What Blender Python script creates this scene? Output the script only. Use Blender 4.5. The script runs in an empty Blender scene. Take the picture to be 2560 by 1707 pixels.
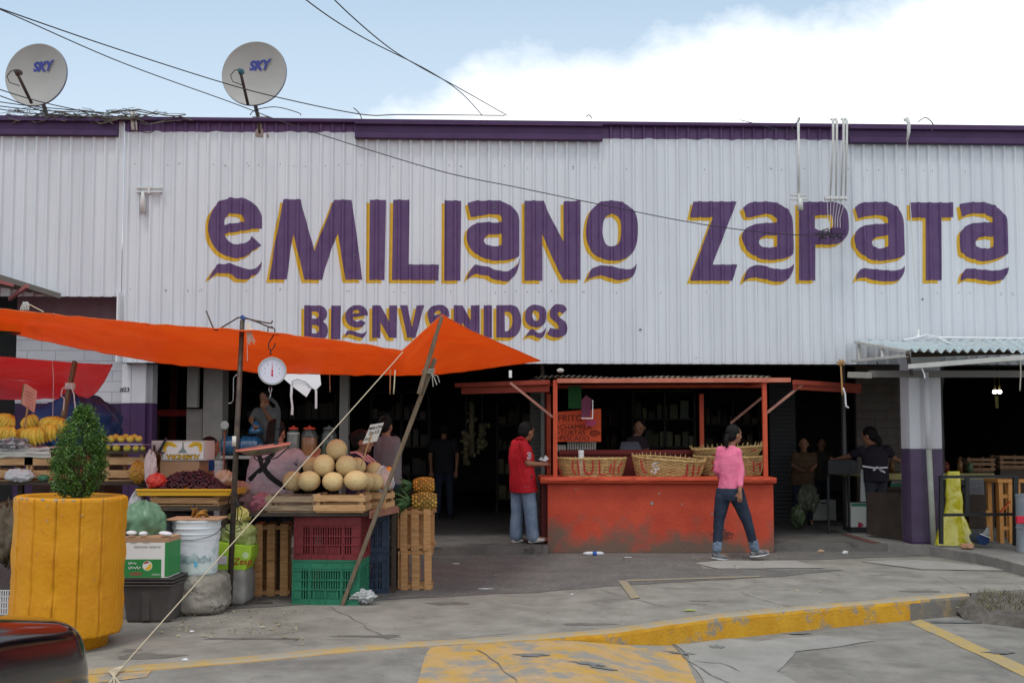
import bpy, bmesh, math, random
from mathutils import Vector as V, Matrix, noise, Quaternion
from mathutils.geometry import tessellate_polygon
random.seed(7)
R = math.radians
sc = bpy.context.scene
COL = sc.collection
# ------------------------------------------------------------------ camera
F = 2400.0; PITCH = R(3.0); CY = 1100 - F * math.tan(PITCH); CH = 1.5
cam = bpy.data.objects.new('camera', bpy.data.cameras.new('camera'))
COL.objects.link(cam); sc.camera = cam
cam.location = (0, 0, CH); cam.rotation_euler = (R(90) + PITCH, 0, 0)
cam.data.sensor_width = 36; cam.data.lens = 36 * F / 2560
cam.data.shift_y = (CY - 853.5) / 2560
cam.data.clip_end = 3000; cam.data.clip_start = .05
cam.data.dof.use_dof = True; cam.data.dof.focus_distance = 12.6; cam.data.dof.aperture_fstop = 9.0
cp, sp = math.cos(PITCH), math.sin(PITCH)
def ray(px, py):
    u = (px - 1280) / F; v = (CY - py) / F
    return V((u, cp - v * sp, v * cp + sp))
def P(px, py, Y):
    r = ray(px, py); return V((r.x * Y / r.y, Y, CH + r.z * Y / r.y))
def G(px, py, z=0.0):
    r = ray(px, py); t = (z - CH) / r.z
    return V((r.x * t, r.y * t, z))
FY0, FK = 13.2, 0.03
def FP(px, py):                       # point on the facade plane
    r = ray(px, py); t = FY0 / (r.y - FK * r.x)
    return V((r.x * t, r.y * t, CH + r.z * t))
def S(Y): return F / Y                # pixels per metre
# ------------------------------------------------------------------ tagging and linking
def tag(o, label=None, cat=None, group=None, kind=None):
    if label: o['label'] = label
    if cat: o['category'] = cat
    if group: o['group'] = group
    if kind: o['kind'] = kind
    return o
def thing(name, loc, label, cat, group=None):
    o = bpy.data.objects.new(name, None); COL.objects.link(o); o.location = loc
    return tag(o, label, cat, group)
def rootloc(o):
    while o.parent: o = o.parent
    return V(o.location)
def dup(o, loc=None, rot=None, label=None, scale=None, parent=None):
    c = o.copy(); COL.objects.link(c); c.parent = parent
    if parent: c.matrix_parent_inverse = o.matrix_parent_inverse.copy()
    if loc is not None: c.location = loc
    if rot is not None: c.rotation_euler = rot
    if scale is not None: c.scale = (scale,) * 3 if not hasattr(scale, '__len__') else scale
    if label: c['label'] = label
    for ch in [x for x in bpy.data.objects if x.parent == o]:
        dup(ch, parent=c)
    return c
class MB:
    def __init__(s): s.v = []; s.f = []; s.m = []; s.mi = 0
    def add(s, vs, fs):
        b = len(s.v); s.v += [V(x) for x in vs]
        for f in fs: s.f.append([b + i for i in f]); s.m.append(s.mi)
        return s
    def quad(s, a, b, c, d): return s.add([a, b, c, d], [(0, 1, 2, 3)])
    def box(s, c, size, rot=None):
        c = V(c); h = V(size) / 2; vs = []
        for x in (-1, 1):
            for y in (-1, 1):
                for z in (-1, 1):
                    p = V((x * h.x, y * h.y, z * h.z))
                    if rot is not None: p = rot @ p
                    vs.append(c + p)
        return s.add(vs, [(0, 1, 3, 2), (4, 6, 7, 5), (0, 4, 5, 1), (2, 3, 7, 6), (0, 2, 6, 4), (1, 5, 7, 3)])
    def bx(s, x0, x1, y0, y1, z0, z1):
        return s.box(((x0 + x1) / 2, (y0 + y1) / 2, (z0 + z1) / 2), (x1 - x0, y1 - y0, z1 - z0))
    def bar(s, a, b, w, h, up=(0, 0, 1)):
        a = V(a); b = V(b); d = b - a; L = d.length; d.normalize(); up = V(up)
        if abs(d.dot(up)) > .98: up = V((0, 1, 0))
        x = d.cross(up).normalized(); z = x.cross(d)
        return s.box((a + b) / 2, (w, L, h), Matrix((x, d, z)).transposed())
    def tube(s, pts, r, n=8, caps=True):
        pts = [V(p) for p in pts]; k = len(pts); rs = r if hasattr(r, '__len__') else [r] * k
        d = (pts[1] - pts[0]).normalized(); up = V((0, 0, 1)) if abs(d.z) < .9 else V((1, 0, 0))
        x = d.cross(up).normalized(); vs = []
        for i, p in enumerate(pts):
            d = (pts[min(i + 1, k - 1)] - pts[max(i - 1, 0)]).normalized()
            x = (x - d * x.dot(d))
            x = x.normalized() if x.length > 1e-6 else d.orthogonal().normalized()
            y = d.cross(x)
            for j in range(n):
                t = 2 * math.pi * j / n; vs.append(p + (x * math.cos(t) + y * math.sin(t)) * rs[i])
        fs = [(i * n + j, i * n + (j + 1) % n, (i + 1) * n + (j + 1) % n, (i + 1) * n + j) for i in range(k - 1) for j in range(n)]
        if caps: fs += [tuple(range(n))[::-1], tuple((k - 1) * n + j for j in range(n))]
        return s.add(vs, fs)
    def lathe(s, prof, c=(0, 0, 0), n=24, rot=None, fn=None, sx=1, sy=1, caps=True):
        c = V(c); vs = []; k = len(prof)
        for i, (r, z) in enumerate(prof):
            for j in range(n):
                t = 2 * math.pi * j / n; rr = r + (fn(t, i) if fn else 0)
                p = V((rr * math.cos(t) * sx, rr * math.sin(t) * sy, z))
                if rot is not None: p = rot @ p
                vs.append(c + p)
        fs = [(i * n + j, i * n + (j + 1) % n, (i + 1) * n + (j + 1) % n, (i + 1) * n + j) for i in range(k - 1) for j in range(n)]
        caps = caps and prof[0] != prof[-1]
        if caps and prof[0][0] > 1e-6: fs.append(tuple(range(n))[::-1])
        if caps and prof[-1][0] > 1e-6: fs.append(tuple((k - 1) * n + j for j in range(n)))
        return s.add(vs, fs)
    def ball(s, c, r, n=16, m=10, rot=None, fn=None):
        r = V(r) if hasattr(r, '__len__') else V((r, r, r)); c = V(c); vs = []
        for i in range(m + 1):
            a = math.pi * i / m
            for j in range(n):
                t = 2 * math.pi * j / n
                p = V((math.sin(a) * math.cos(t), math.sin(a) * math.sin(t), math.cos(a)))
                if fn: p = p * (1 + fn(p))
                p = V((p.x * r.x, p.y * r.y, p.z * r.z))
                if rot is not None: p = rot @ p
                vs.append(c + p)
        return s.add(vs, [(i * n + j, (i + 1) * n + j, (i + 1) * n + (j + 1) % n, i * n + (j + 1) % n) for i in range(m) for j in range(n)])
    def loft(s, rings, n=20):
        vs = []; k = len(rings)
        for c, w, d in rings:
            c = V(c); w = V(w); d = V(d)
            for j in range(n):
                t = 2 * math.pi * j / n; vs.append(c + w * math.cos(t) + d * math.sin(t))
        fs = [(i * n + j, i * n + (j + 1) % n, (i + 1) * n + (j + 1) % n, (i + 1) * n + j) for i in range(k - 1) for j in range(n)]
        fs += [tuple(range(n))[::-1], tuple((k - 1) * n + j for j in range(n))]
        return s.add(vs, fs)
    def grid(s, fn, nu, nv):
        vs = [fn(i / nu, j / nv) for j in range(nv + 1) for i in range(nu + 1)]; w = nu + 1
        return s.add(vs, [(j * w + i, j * w + i + 1, (j + 1) * w + i + 1, (j + 1) * w + i) for j in range(nv) for i in range(nu)])
    def prism(s, pts, off):            # closed outline pts extruded by vector off
        pts = [V(p) for p in pts]; off = V(off); n = len(pts)
        vs = pts + [p + off for p in pts]; fs = [(i, (i + 1) % n, n + (i + 1) % n, n + i) for i in range(n)]
        tr = tessellate_polygon([pts])
        fs += [tuple(t) for t in tr] + [tuple(n + i for i in t)[::-1] for t in tr]
        return s.add(vs, fs)
    def build(s, name, mats, parent=None, smooth=False, loc=None, bevel=0, solid=0, sub=0):
        me = bpy.data.meshes.new(name); vs = s.v
        if parent: base = rootloc(parent)
        elif loc is not None: base = V(loc)
        else:
            lo = [min(v[i] for v in vs) for i in range(3)]; hi = [max(v[i] for v in vs) for i in range(3)]
            base = V(((lo[0] + hi[0]) / 2, (lo[1] + hi[1]) / 2, lo[2]))
        me.from_pydata([v - base for v in vs], [], s.f)
        if not isinstance(mats, (list, tuple)): mats = [mats]
        for m in mats: me.materials.append(m)
        if len(mats) > 1: me.polygons.foreach_set('material_index', s.m)
        bm = bmesh.new(); bm.from_mesh(me)
        if not smooth == 'raw':
            bmesh.ops.recalc_face_normals(bm, faces=bm.faces)
        bm.to_mesh(me); bm.free()
        if smooth: me.polygons.foreach_set('use_smooth', [True] * len(me.polygons))
        me.update()
        o = bpy.data.objects.new(name, me); COL.objects.link(o)
        if parent: o.parent = parent
        else: o.location = base
        if bevel:
            b = o.modifiers.new('b', 'BEVEL'); b.width = bevel; b.segments = 2; b.limit_method = 'ANGLE'
        if solid:
            b = o.modifiers.new('s', 'SOLIDIFY'); b.thickness = solid; b.offset = 0
        if sub:
            b = o.modifiers.new('u', 'SUBSURF'); b.levels = sub; b.render_levels = sub
        return o
_ts = bpy.data.scenes.new('scratch')
def baked(o):
    _ts.collection.objects.link(o)
    with bpy.context.temp_override(scene=_ts, view_layer=_ts.view_layers[0]):
        dg = bpy.context.evaluated_depsgraph_get(); dg.update(); return bpy.data.meshes.new_from_object(o.evaluated_get(dg))
def flesh(mb, name, mat, parent=None, voxel=.01, it=4, wr=0, wsc=(9, 9, 5), cut=None, loc=None):
    """union of overlapping volumes -> one continuous smooth surface"""
    o = mb.build('tmp', mat, None, loc=(0, 0, 0)); COL.objects.unlink(o)
    m = o.modifiers.new('r', 'REMESH'); m.mode = 'VOXEL'; m.voxel_size = voxel
    m = o.modifiers.new('s', 'SMOOTH'); m.iterations = it; m.factor = .5
    me = baked(o); bpy.data.objects.remove(o)
    if wr:
        for v in me.vertices:
            c = v.co; q = V((c.x * wsc[0], c.y * wsc[1], c.z * wsc[2]))
            w = noise.noise(q) + .5 * noise.noise(q * 2.3)
            v.co = c + v.normal * (w * wr - abs(noise.noise(q * 1.3 + V((3, 1, 7)))) * wr)
    base = rootloc(parent) if parent else (V(loc) if loc is not None else V((0, 0, 0)))
    for v in me.vertices: v.co -= base
    me.materials.clear(); me.materials.append(mat)
    me.polygons.foreach_set('use_smooth', [True] * len(me.polygons)); me.name = name
    o = bpy.data.objects.new(name, me); COL.objects.link(o)
    if parent: o.parent = parent
    else: o.location = base
    return o
# ------------------------------------------------------------------ materials
_mc = {}
def mat(name, c, c2=None, rough=.65, scale=6, stretch=(1, 1, 1), island=0, bump=0, bscale=30, metal=0, spec=.28,
        c3=None, s3=1.5, t3=.55, w3=.08, trans=0, alpha=1, detail=6, glow=None, coat=0, rnd=0, t1=(.35, .65), bstretch=None):
    if name in _mc: return _mc[name]
    m = bpy.data.materials.new(name); m.use_nodes = True; _mc[name] = m
    nt = m.node_tree; N = nt.nodes; L = nt.links; b = N['Principled BSDF']
    b.inputs['Roughness'].default_value = rough; b.inputs['Metallic'].default_value = metal
    b.inputs['Specular IOR Level'].default_value = spec; b.inputs['Coat Weight'].default_value = coat
    b.inputs['Coat Roughness'].default_value = .08
    tc = N.new('ShaderNodeTexCoord'); mp = N.new('ShaderNodeMapping'); mp.inputs['Scale'].default_value = stretch
    L.new(tc.outputs['Object'], mp.inputs['Vector'])
    def col(x): return (x[0], x[1], x[2], 1)
    out = None
    if c2:
        n = N.new('ShaderNodeTexNoise'); n.inputs['Scale'].default_value = scale; n.inputs['Detail'].default_value = detail
        n.inputs['Roughness'].default_value = .65
        L.new(mp.outputs[0], n.inputs['Vector'])
        r = N.new('ShaderNodeValToRGB'); r.color_ramp.elements[0].position = t1[0]; r.color_ramp.elements[1].position = t1[1]
        r.color_ramp.elements[0].color = col(c); r.color_ramp.elements[1].color = col(c2)
        L.new(n.outputs[0], r.inputs[0]); out = r.outputs[0]
    if c3:
        n = N.new('ShaderNodeTexNoise'); n.inputs['Scale'].default_value = s3; n.inputs['Detail'].default_value = 9
        n.inputs['Roughness'].default_value = .7
        L.new(mp.outputs[0], n.inputs['Vector'])
        r = N.new('ShaderNodeMapRange'); r.inputs[1].default_value = t3; r.inputs[2].default_value = t3 + w3
        L.new(n.outputs[0], r.inputs[0])
        x = N.new('ShaderNodeMix'); x.data_type = 'RGBA'
        if out: L.new(out, x.inputs[6])
        else: x.inputs[6].default_value = col(c)
        x.inputs[7].default_value = col(c3); L.new(r.outputs[0], x.inputs[0]); out = x.outputs[2]
    if island or rnd:
        hs = N.new('ShaderNodeHueSaturation')
        g = N.new('ShaderNodeNewGeometry') if island else N.new('ShaderNodeObjectInfo')
        r = N.new('ShaderNodeMapRange'); k = island or rnd
        r.inputs[3].default_value = 1 - k; r.inputs[4].default_value = 1 + k
        L.new(g.outputs['Random Per Island' if island else 'Random'], r.inputs[0])
        L.new(r.outputs[0], hs.inputs['Value'])
        if out: L.new(out, hs.inputs['Color'])
        else: hs.inputs['Color'].default_value = col(c)
        out = hs.outputs[0]
    if out: L.new(out, b.inputs['Base Color'])
    else: b.inputs['Base Color'].default_value = col(c)
    if bump:
        n = N.new('ShaderNodeTexNoise'); n.inputs['Scale'].default_value = bscale; n.inputs['Detail'].default_value = 5
        if bstretch:
            mq = N.new('ShaderNodeMapping'); mq.inputs['Scale'].default_value = bstretch
            L.new(tc.outputs['Object'], mq.inputs['Vector']); L.new(mq.outputs[0], n.inputs['Vector'])
        else: L.new(mp.outputs[0], n.inputs['Vector'])
        bp = N.new('ShaderNodeBump'); bp.inputs['Strength'].default_value = 1; bp.inputs['Distance'].default_value = bump
        L.new(n.outputs[0], bp.inputs['Height']); L.new(bp.outputs[0], b.inputs['Normal'])
    if alpha < 1: b.inputs['Alpha'].default_value = alpha
    if glow:
        b.inputs['Emission Color'].default_value = col(glow[0]); b.inputs['Emission Strength'].default_value = glow[1]
    if trans:
        t = N.new('ShaderNodeBsdfTranslucent'); mx = N.new('ShaderNodeMixShader'); mx.inputs[0].default_value = trans
        if out: L.new(out, t.inputs['Color'])
        else: t.inputs['Color'].default_value = col(c)
        L.new(b.outputs[0], mx.inputs[1]); L.new(t.outputs[0], mx.inputs[2])
        L.new(mx.outputs[0], N['Material Output'].inputs[0])
    return m
def texnode_after(m, kind):  # small accessor used for special set-ups
    return m.node_tree.nodes, m.node_tree.links
# text and outlines --------------------------------------------------
def glyphs(text, size, shear=0, bold=0, align='CENTER', space=1):
    cu = bpy.data.curves.new('t', 'FONT'); cu.body = text; cu.size = size; cu.shear = shear; cu.offset = bold
    cu.align_x = align; cu.align_y = 'CENTER'; cu.space_character = space; cu.resolution_u = 3
    o = bpy.data.objects.new('t', cu); me = baked(o)
    vs = [V((v.co.x, v.co.y)) for v in me.vertices]; fs = [list(p.vertices) for p in me.polygons]
    bpy.data.objects.remove(o); bpy.data.meshes.remove(me); bpy.data.curves.remove(cu)
    return vs, fs
def put_text(name, text, size, org, ux, uy, m, parent, off=.003, **k):
    vs, fs = glyphs(text, size, **k); org = V(org); ux = V(ux).normalized(); uy = V(uy).normalized(); n = ux.cross(uy)
    mb = MB(); mb.add([org + ux * v.x + uy * v.y + n * off for v in vs], fs)
    return mb.build(name, m, parent, smooth='raw')
# frequently used materials
M = {}
M['wood'] = mat('pale_wood', (.37, .20, .09), (.54, .34, .17), scale=7, stretch=(1, 9, 9), island=.28, bump=.002, rough=.8, c3=(.14, .08, .04), s3=3, t3=.62)
M['woodz'] = mat('pale_wood_upright', (.33, .15, .06), (.50, .29, .13), scale=7, stretch=(9, 9, 1), island=.3, bump=.002, rough=.8, c3=(.12, .065, .03), s3=2.5, t3=.6)
M['oldwood'] = mat('old_wood', (.12, .085, .055), (.22, .165, .115), scale=9, stretch=(8, 8, .7), bump=.003, rough=.85, c3=(.06, .045, .03), s3=4, t3=.6)
M['darkwood'] = mat('dark_wood', (.035, .025, .02), (.075, .055, .04), scale=9, stretch=(1, 8, 8), bump=.002, rough=.8)
M['black'] = mat('black_metal', (.02, .02, .022), rough=.45)
M['iron'] = mat('dark_iron', (.05, .042, .038), (.11, .08, .06), scale=12, rough=.5, metal=.3)
M['steel'] = mat('brushed_steel', (.34, .34, .34), rough=.35, metal=.9)
M['wire'] = mat('grey_wire', (.035, .035, .04), rough=.6)
M['white'] = mat('white_plastic', (.72, .73, .74), rough=.45)
M['cloth'] = mat('white_cloth', (.8, .8, .82), rough=.9, trans=.2)
M['skin'] = mat('skin', (.27, .125, .075), (.31, .15, .09), scale=5, rough=.5)
M['hair'] = mat('black_hair', (.009, .008, .008), rough=.65, spec=.15, bump=.003, bscale=120, stretch=(1, 1, .15))
M['purple'] = mat('purple_paint', (.05, .022, .075), (.065, .03, .092), scale=3, rough=.6, bump=.001, bscale=60)
M['cement'] = mat('cement', (.2, .19, .175), (.32, .31, .29), scale=3, rough=.9, bump=.002, bscale=60)
M['red'] = mat('red_paint', (.30, .022, .018), rough=.5)
M['rope'] = mat('pale_rope', (.5, .42, .3), rough=.9)
M['card'] = mat('cardboard', (.37, .22, .13), (.42, .26, .16), scale=3, rough=.85)
M['yellowp'] = mat('yellow_plastic', (.62, .34, .02), rough=.4)
M['film'] = mat('clear_film', (.75, .77, .8), rough=.18, alpha=.35, spec=1, bump=.012, bscale=22)
# ================================================================== GROUND
def zs(x):                             # height of the street surface
    t = min(1, max(0, (x - .1) / 1.5)); t = t * t * (3 - 2 * t)
    return -.010 - .175 * t
def GS(px, py):
    p = G(px, py, -.1)
    for _ in range(8): p = G(px, py, zs(p.x))
    return p
street_m = mat('street_concrete', (.165, .155, .138), (.27, .255, .226), scale=2.2, rough=.9, bump=.006, bscale=110, c3=(.115, .11, .102), s3=1.7, t3=.55, w3=.16)
XS = sorted(set([-300, -120, -60, -30, -15] + [-9 + .25 * i for i in range(85)] + [15, 30, 60, 120, 300]))
def zj(x):                              # street height is linear between these columns
    for a, b in zip(XS, XS[1:]):
        if a <= x <= b: return zs(a) + (zs(b) - zs(a)) * (x - a) / (b - a)
    return zs(x)
def drape(polys, zf, off, name, m, cuts=None, parent=None, **k):
    """flat outlines (lists of (x, y)) laid on a surface whose height only depends on x"""
    bm = bmesh.new()
    for poly in polys:
        vs = [bm.verts.new((p[0], p[1], 0)) for p in poly]
        for t in tessellate_polygon([[V((p[0], p[1], 0)) for p in poly]]):
            try: bm.faces.new([vs[i] for i in t])
            except ValueError: pass
    for c in (cuts or []):
        bmesh.ops.bisect_plane(bm, geom=bm.verts[:] + bm.edges[:] + bm.faces[:], plane_co=(c, 0, 0), plane_no=(1, 0, 0), dist=1e-5)
    mb = MB(); idx = {v: i for i, v in enumerate(bm.verts)}
    mb.add([V((v.co.x, v.co.y, zf(v.co.x) + off)) for v in bm.verts], [[idx[v] for v in f.verts] for f in bm.faces])
    bm.free()
    o = mb.build(name, m, parent)
    for p in o.data.polygons:
        if p.normal.z < 0: p.flip()
    return o
YS = [-300, -60, -20, -5, 2, 5, 7, 9, 11, 13, 15, 30, 80, 300, 900]
mb = MB(); nx = len(XS)
mb.add([(x, y, zj(x) if y < 20 else -.2) for y in YS for x in XS],
       [(j * nx + i, j * nx + i + 1, (j + 1) * nx + i + 1, (j + 1) * nx + i) for j in range(len(YS) - 1) for i in range(nx - 1)])
tag(mb.build('street', street_m, loc=(0, 0, 0)), kind='structure')
# kerb line: front top edge
KP = [(60, 1697), (221, 1682), (430, 1667), (640, 1649), (830, 1630), (1000, 1615), (1170, 1606), (1340, 1596), (1544, 1579), (1714, 1554), (1810, 1541), (2066, 1517), (2285, 1499), (2425, 1487)]
KF = [G(*p) for p in KP]
KF = [KF[0] + (KF[0] - KF[1]) * 20] + KF
nrm = lambda i: V((-(KF[min(i + 1, len(KF) - 1)] - KF[max(i - 1, 0)]).y, (KF[min(i + 1, len(KF) - 1)] - KF[max(i - 1, 0)]).x, 0)).normalized()
KB = [p + nrm(i) * .11 for i, p in enumerate(KF)]
def dense(pts, step=.06):
    out = []
    for a, b in zip(pts, pts[1:]):
        n = max(1, int((b - a).length / step)) if (b - a).length < 20 else 8
        out += [a.lerp(b, i / n) for i in range(n)]
    return out + [pts[-1]]
km = mat('kerb_yellow_paint', (.46, .225, .012), (.55, .30, .02), scale=5, rough=.75, bump=.006, bscale=45, c3=(.24, .215, .17), s3=3.2, t3=.52, w3=.07)
kf = dense(KF); kb = []
for p in kf:                                     # matching back edge
    best = min(range(len(KF) - 1), key=lambda i: (p - (KF[i] + (KF[i + 1] - KF[i]) * max(0, min(1, (p - KF[i]).dot(KF[i + 1] - KF[i]) / (KF[i + 1] - KF[i]).length_squared)))).length)
    d = KF[best + 1] - KF[best]; t = max(0, min(1, (p - KF[best]).dot(d) / d.length_squared))
    kb.append(KB[best].lerp(KB[best + 1], t))
mb = MB(); n = len(kf); vs = []
for p, q in zip(kf, kb):
    j = noise.noise(p * 6) * .008 + noise.noise(p * 21) * .006; d = (p - q).normalized()
    vs += [V((p.x, p.y, -.25)) + d * (.015 + j), V((p.x, p.y, -.03)) + d * (.008 + j * 1.6), V((p.x, p.y, -.006)) + d * j, V((p.x, p.y, .008)) - d * .018, V((q.x, q.y, .008))]
vs = vs; mb.add(vs, [(i * 5 + k, (i + 1) * 5 + k, (i + 1) * 5 + k + 1, i * 5 + k + 1) for i in range(n - 1) for k in range(4)])
topm = mat('kerb_worn_top', (.40, .27, .10), (.30, .27, .215), scale=7, rough=.85, bump=.003, bscale=60, t1=(.38, .6)); endm = mat('kerb_bare_end', (.15, .14, .125), (.34, .24, .10), scale=5, rough=.9, bump=.006, t1=(.45, .7))
mb.m = [(2 if kf[i].x > 3.7 + .25 * k else 0) if k < 2 else 1 for i in range(n - 1) for k in range(4)]
tag(mb.build('kerb', [km, topm, endm], bevel=0), kind='structure')
# pavement sheet
pm = mat('pavement_concrete', (.20, .187, .16), (.30, .281, .245), scale=2.4, rough=.92, bump=.006, bscale=110, c3=(.16, .148, .13), s3=1.6, t3=.53, w3=.16)
back = [V((60, KF[-1].y + 6, 0)), V((60, 14, 0)), V((-60, 14, 0)), V((-60, kb[0].y, 0))]
edge = [G(2425, 1482), G(2480, 1478), G(2560, 1474), G(2700, 1472)]
pave = [(p.x, p.y) for p in kb] + [(p.x, p.y) for p in edge] + [(p.x, p.y) for p in back]
drape([pave], lambda x: 0, 0, 'pavement', pm)
mb = MB(); ep = [kb[-1] + V((0, .03, 0))] + edge + [back[0]]
for a_, b_2 in zip(ep, ep[1:]): mb.bar(V((a_.x, a_.y + .05, -.11)), V((b_2.x, b_2.y + .05, -.11)), .1, .212)
tag(mb.build('kerb_end', M['cement']), kind='structure')
pav = bpy.data.objects['pavement']; tag(pav, kind='structure')
def wob(pts, step=.12, amp=.03, close=True, sc_=2.5):
    out = []; q = pts + ([pts[0]] if close else [])
    for a, b in zip(q, q[1:]):
        n_ = max(1, int((b - a).length / step))
        for i in range(n_):
            p = a.lerp(b, i / n_); w = V((noise.noise(p * sc_), noise.noise(p * sc_ + V((5, 5, 5))), 0)) * amp * 2
            out.append(p + w)
    if not close: out.append(pts[-1])
    return out
def xy(pts): return [(p.x, p.y) for p in pts]
# dark stone paving strip next to the building
stone = mat('paving_stones', (.12, .114, .106), (.185, .175, .162), scale=3, rough=.9)
N_, L_ = texnode_after(stone, 0); b_ = N_['Principled BSDF']
vo = N_.new('ShaderNodeTexVoronoi'); vo.feature = 'DISTANCE_TO_EDGE'; vo.inputs['Scale'].default_value = 13
tc_ = N_.new('ShaderNodeTexCoord'); L_.new(tc_.outputs['Object'], vo.inputs['Vector'])
mr = N_.new('ShaderNodeMapRange'); mr.inputs[1].default_value = 0; mr.inputs[2].default_value = .12; L_.new(vo.outputs[0], mr.inputs[0])
bp_ = N_.new('ShaderNodeBump'); bp_.inputs['Distance'].default_value = .004; L_.new(mr.outputs[0], bp_.inputs['Height']); L_.new(bp_.outputs[0], b_.inputs['Normal'])
mx = N_.new('ShaderNodeMix'); mx.data_type = 'RGBA'; mx.inputs[6].default_value = (.125, .119, .11, 1)
src_ = b_.inputs['Base Color'].links[0].from_socket; L_.new(src_, mx.inputs[7]); L_.new(mr.outputs[0], mx.inputs[0]); L_.new(mx.outputs[2], b_.inputs['Base Color'])
front = [G(-300, 1600), G(330, 1545), G(578, 1521), G(856, 1507), G(1000, 1497), G(1340, 1480), G(1544, 1464), G(1782, 1450), G(1960, 1440), G(2110, 1424), G(1960, 1424), G(1760, 1420), G(1740, 1404), G(1900, 1400), G(2060, 1399), G(2330, 1388), G(2330, 1374)]
poly = wob(front, .15, .03, False) + [V((5.3, 13.3, 0)), V((-12, 13.3, 0)), V((-12, 8, 0))]
drape([xy(poly)], lambda x: 0, .004, 'stone_paving', stone); tag(bpy.data.objects['stone_paving'], kind='structure')
# joints, cracks and stains in the pavement (part of the pavement's own surface)
crackm = mat('crack_dirt', (.12, .113, .103), (.19, .18, .165), scale=20, rough=1)
stainm = mat('damp_stain', (.165, .155, .14), (.125, .115, .10), scale=8, rough=.75)
polys = []
def crack(pxs, w=.008, g=G, amp=.02):
    pts = wob([g(*p) for p in pxs], .06, amp, False, 4); a = []; b = []
    for i, p in enumerate(pts):
        d = (pts[min(i + 1, len(pts) - 1)] - pts[max(i - 1, 0)]); nn = V((-d.y, d.x, 0)).normalized()
        ww = w * (.5 + abs(noise.noise(p * 9)) * 1.8) * (.3 if i in (0, len(pts) - 1) else 1); a.append(p + nn * ww); b.append(p - nn * ww)
    return [xy([a[i], a[i + 1], b[i + 1], b[i]]) for i in range(len(pts) - 1)]
for c in ([(815, 1515), (900, 1556), (975, 1600)], [(520, 1612), (640, 1592), (745, 1578)], [(860, 1590), (950, 1592), (1000, 1600)], [(1494, 1474), (1570, 1494), (1680, 1520)],
          [(1850, 1478), (1900, 1498), (1990, 1520)], [(2010, 1405), (2060, 1428), (2100, 1438)], [(2130, 1402), (2210, 1403), (2262, 1417), (2330, 1425)], [(2340, 1440), (2385, 1460), (2530, 1458)],
          [(2385, 1462), (2420, 1475)], [(1640, 1470), (1840, 1472), (1900, 1462)], [(2040, 1436), (2120, 1440), (2260, 1436)], [(1000, 1608), (1150, 1595), (1300, 1580)], [(1430, 1474), (1500, 1471), (1600, 1474)]):
    polys += crack(c, .004)
drape(polys, lambda x: 0, .0045, 'crack', crackm, parent=pav)
stains = []
for c, rx, ry in (((330, 1625), .05, .05), ((372, 1640), .22, .09), ((640, 1596), .35, .04), ((930, 1590), .25, .05), ((1470, 1560), .22, .05), ((1120, 1508), .2, .08), ((1750, 1502), .1, .03), ((2300, 1478), .2, .06)):
    o = G(*c); stains.append(xy([o + V((math.cos(t) * rx, math.sin(t) * ry, 0)) * (1 + .6 * noise.noise(V((math.cos(t) * 2, math.sin(t) * 2, rx * 50)))) for t in [i * math.pi / 12 for i in range(24)]]))
drape(stains, lambda x: 0, .0025, 'stain', stainm, parent=pav)
pale = mat('pale_cement_patch', (.29, .275, .25), (.34, .325, .30), scale=3, rough=.95, bump=.002)
drape([xy(wob([G(1735, 1409), G(1800, 1402), G(1990, 1402), G(2060, 1421), G(1800, 1422)], .1, .02)),
       xy(wob([G(2150, 1404), G(2300, 1400), G(2480, 1418), G(2560, 1428), G(2420, 1426), G(2300, 1424), G(2215, 1412)], .1, .02))], lambda x: 0, .0085, 'cement_patch', pale, parent=pav)
# old yellow lines on the pavement and paint on the street
oldy = mat('worn_yellow_paint', (.33, .265, .15), (.27, .25, .21), scale=9, rough=.85, t1=(.42, .6))
drape([xy([G(1545, 1452), G(1566, 1452), G(1600, 1495), G(1578, 1498)]), xy([G(1566, 1454), G(1566, 1450), G(1720, 1446), G(1900, 1440), G(1900, 1443)])], lambda x: 0, .0085, 'faded_paint_line', oldy, parent=pav)
py_m = mat('worn_yellow_street_paint', (.46, .27, .045), (.44, .30, .17), scale=2.5, rough=.85, bump=.006, bscale=35, c3=(.25, .235, .205), s3=3.4, t3=.47, w3=.12)
st = bpy.data.objects['street']
kfoot = [p + (p - q).normalized() * .03 for p, q in zip(kf, kb)]
inx = lambda a, b: [p for p in kfoot if a < p.x < b]
a0 = GS(1076, 1618); a1 = GS(1667, 1586)
ramp = [GS(1030, 1760), GS(1062, 1640), a0] + inx(a0.x, a1.x) + [a1, GS(1673, 1606), GS(1711, 1640), GS(1765, 1760)]
ramp = [V((p.x, p.y, 0)) for p in ramp]
drape([xy(ramp)], zj, .004, 'painted_patch', py_m, cuts=[x for x in XS if -6 < x < 8], parent=st)
pts = [(GS(2272, 1555)), (GS(2300, 1548)), GS(2400, 1592), GS(2570, 1668), GS(2640, 1704), GS(2610, 1716), GS(2520, 1672), GS(2380, 1606)]
drape([xy(wob(pts, .1, .006))], zj, .004, 'painted_line', mat('line_yellow_paint', (.42, .29, .09), (.34, .27, .15), scale=8, rough=.85, c3=(.26, .25, .22), s3=7, t3=.56), cuts=[x for x in XS if -6 < x < 9], parent=st)
a0 = GS(640, 1654); strip = [q for q in inx(-6, -.95)]
strip = [q for q in strip if q.x < -2.35]
drape([xy(strip + [V((p.x + .03, p.y - .13 - .25 * max(0, -2.2 - p.x), 0)) for p in strip[::-1]])], zj, .004, 'painted_edge', py_m, cuts=[x for x in XS if -7 < x < 0], parent=st)
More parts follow.
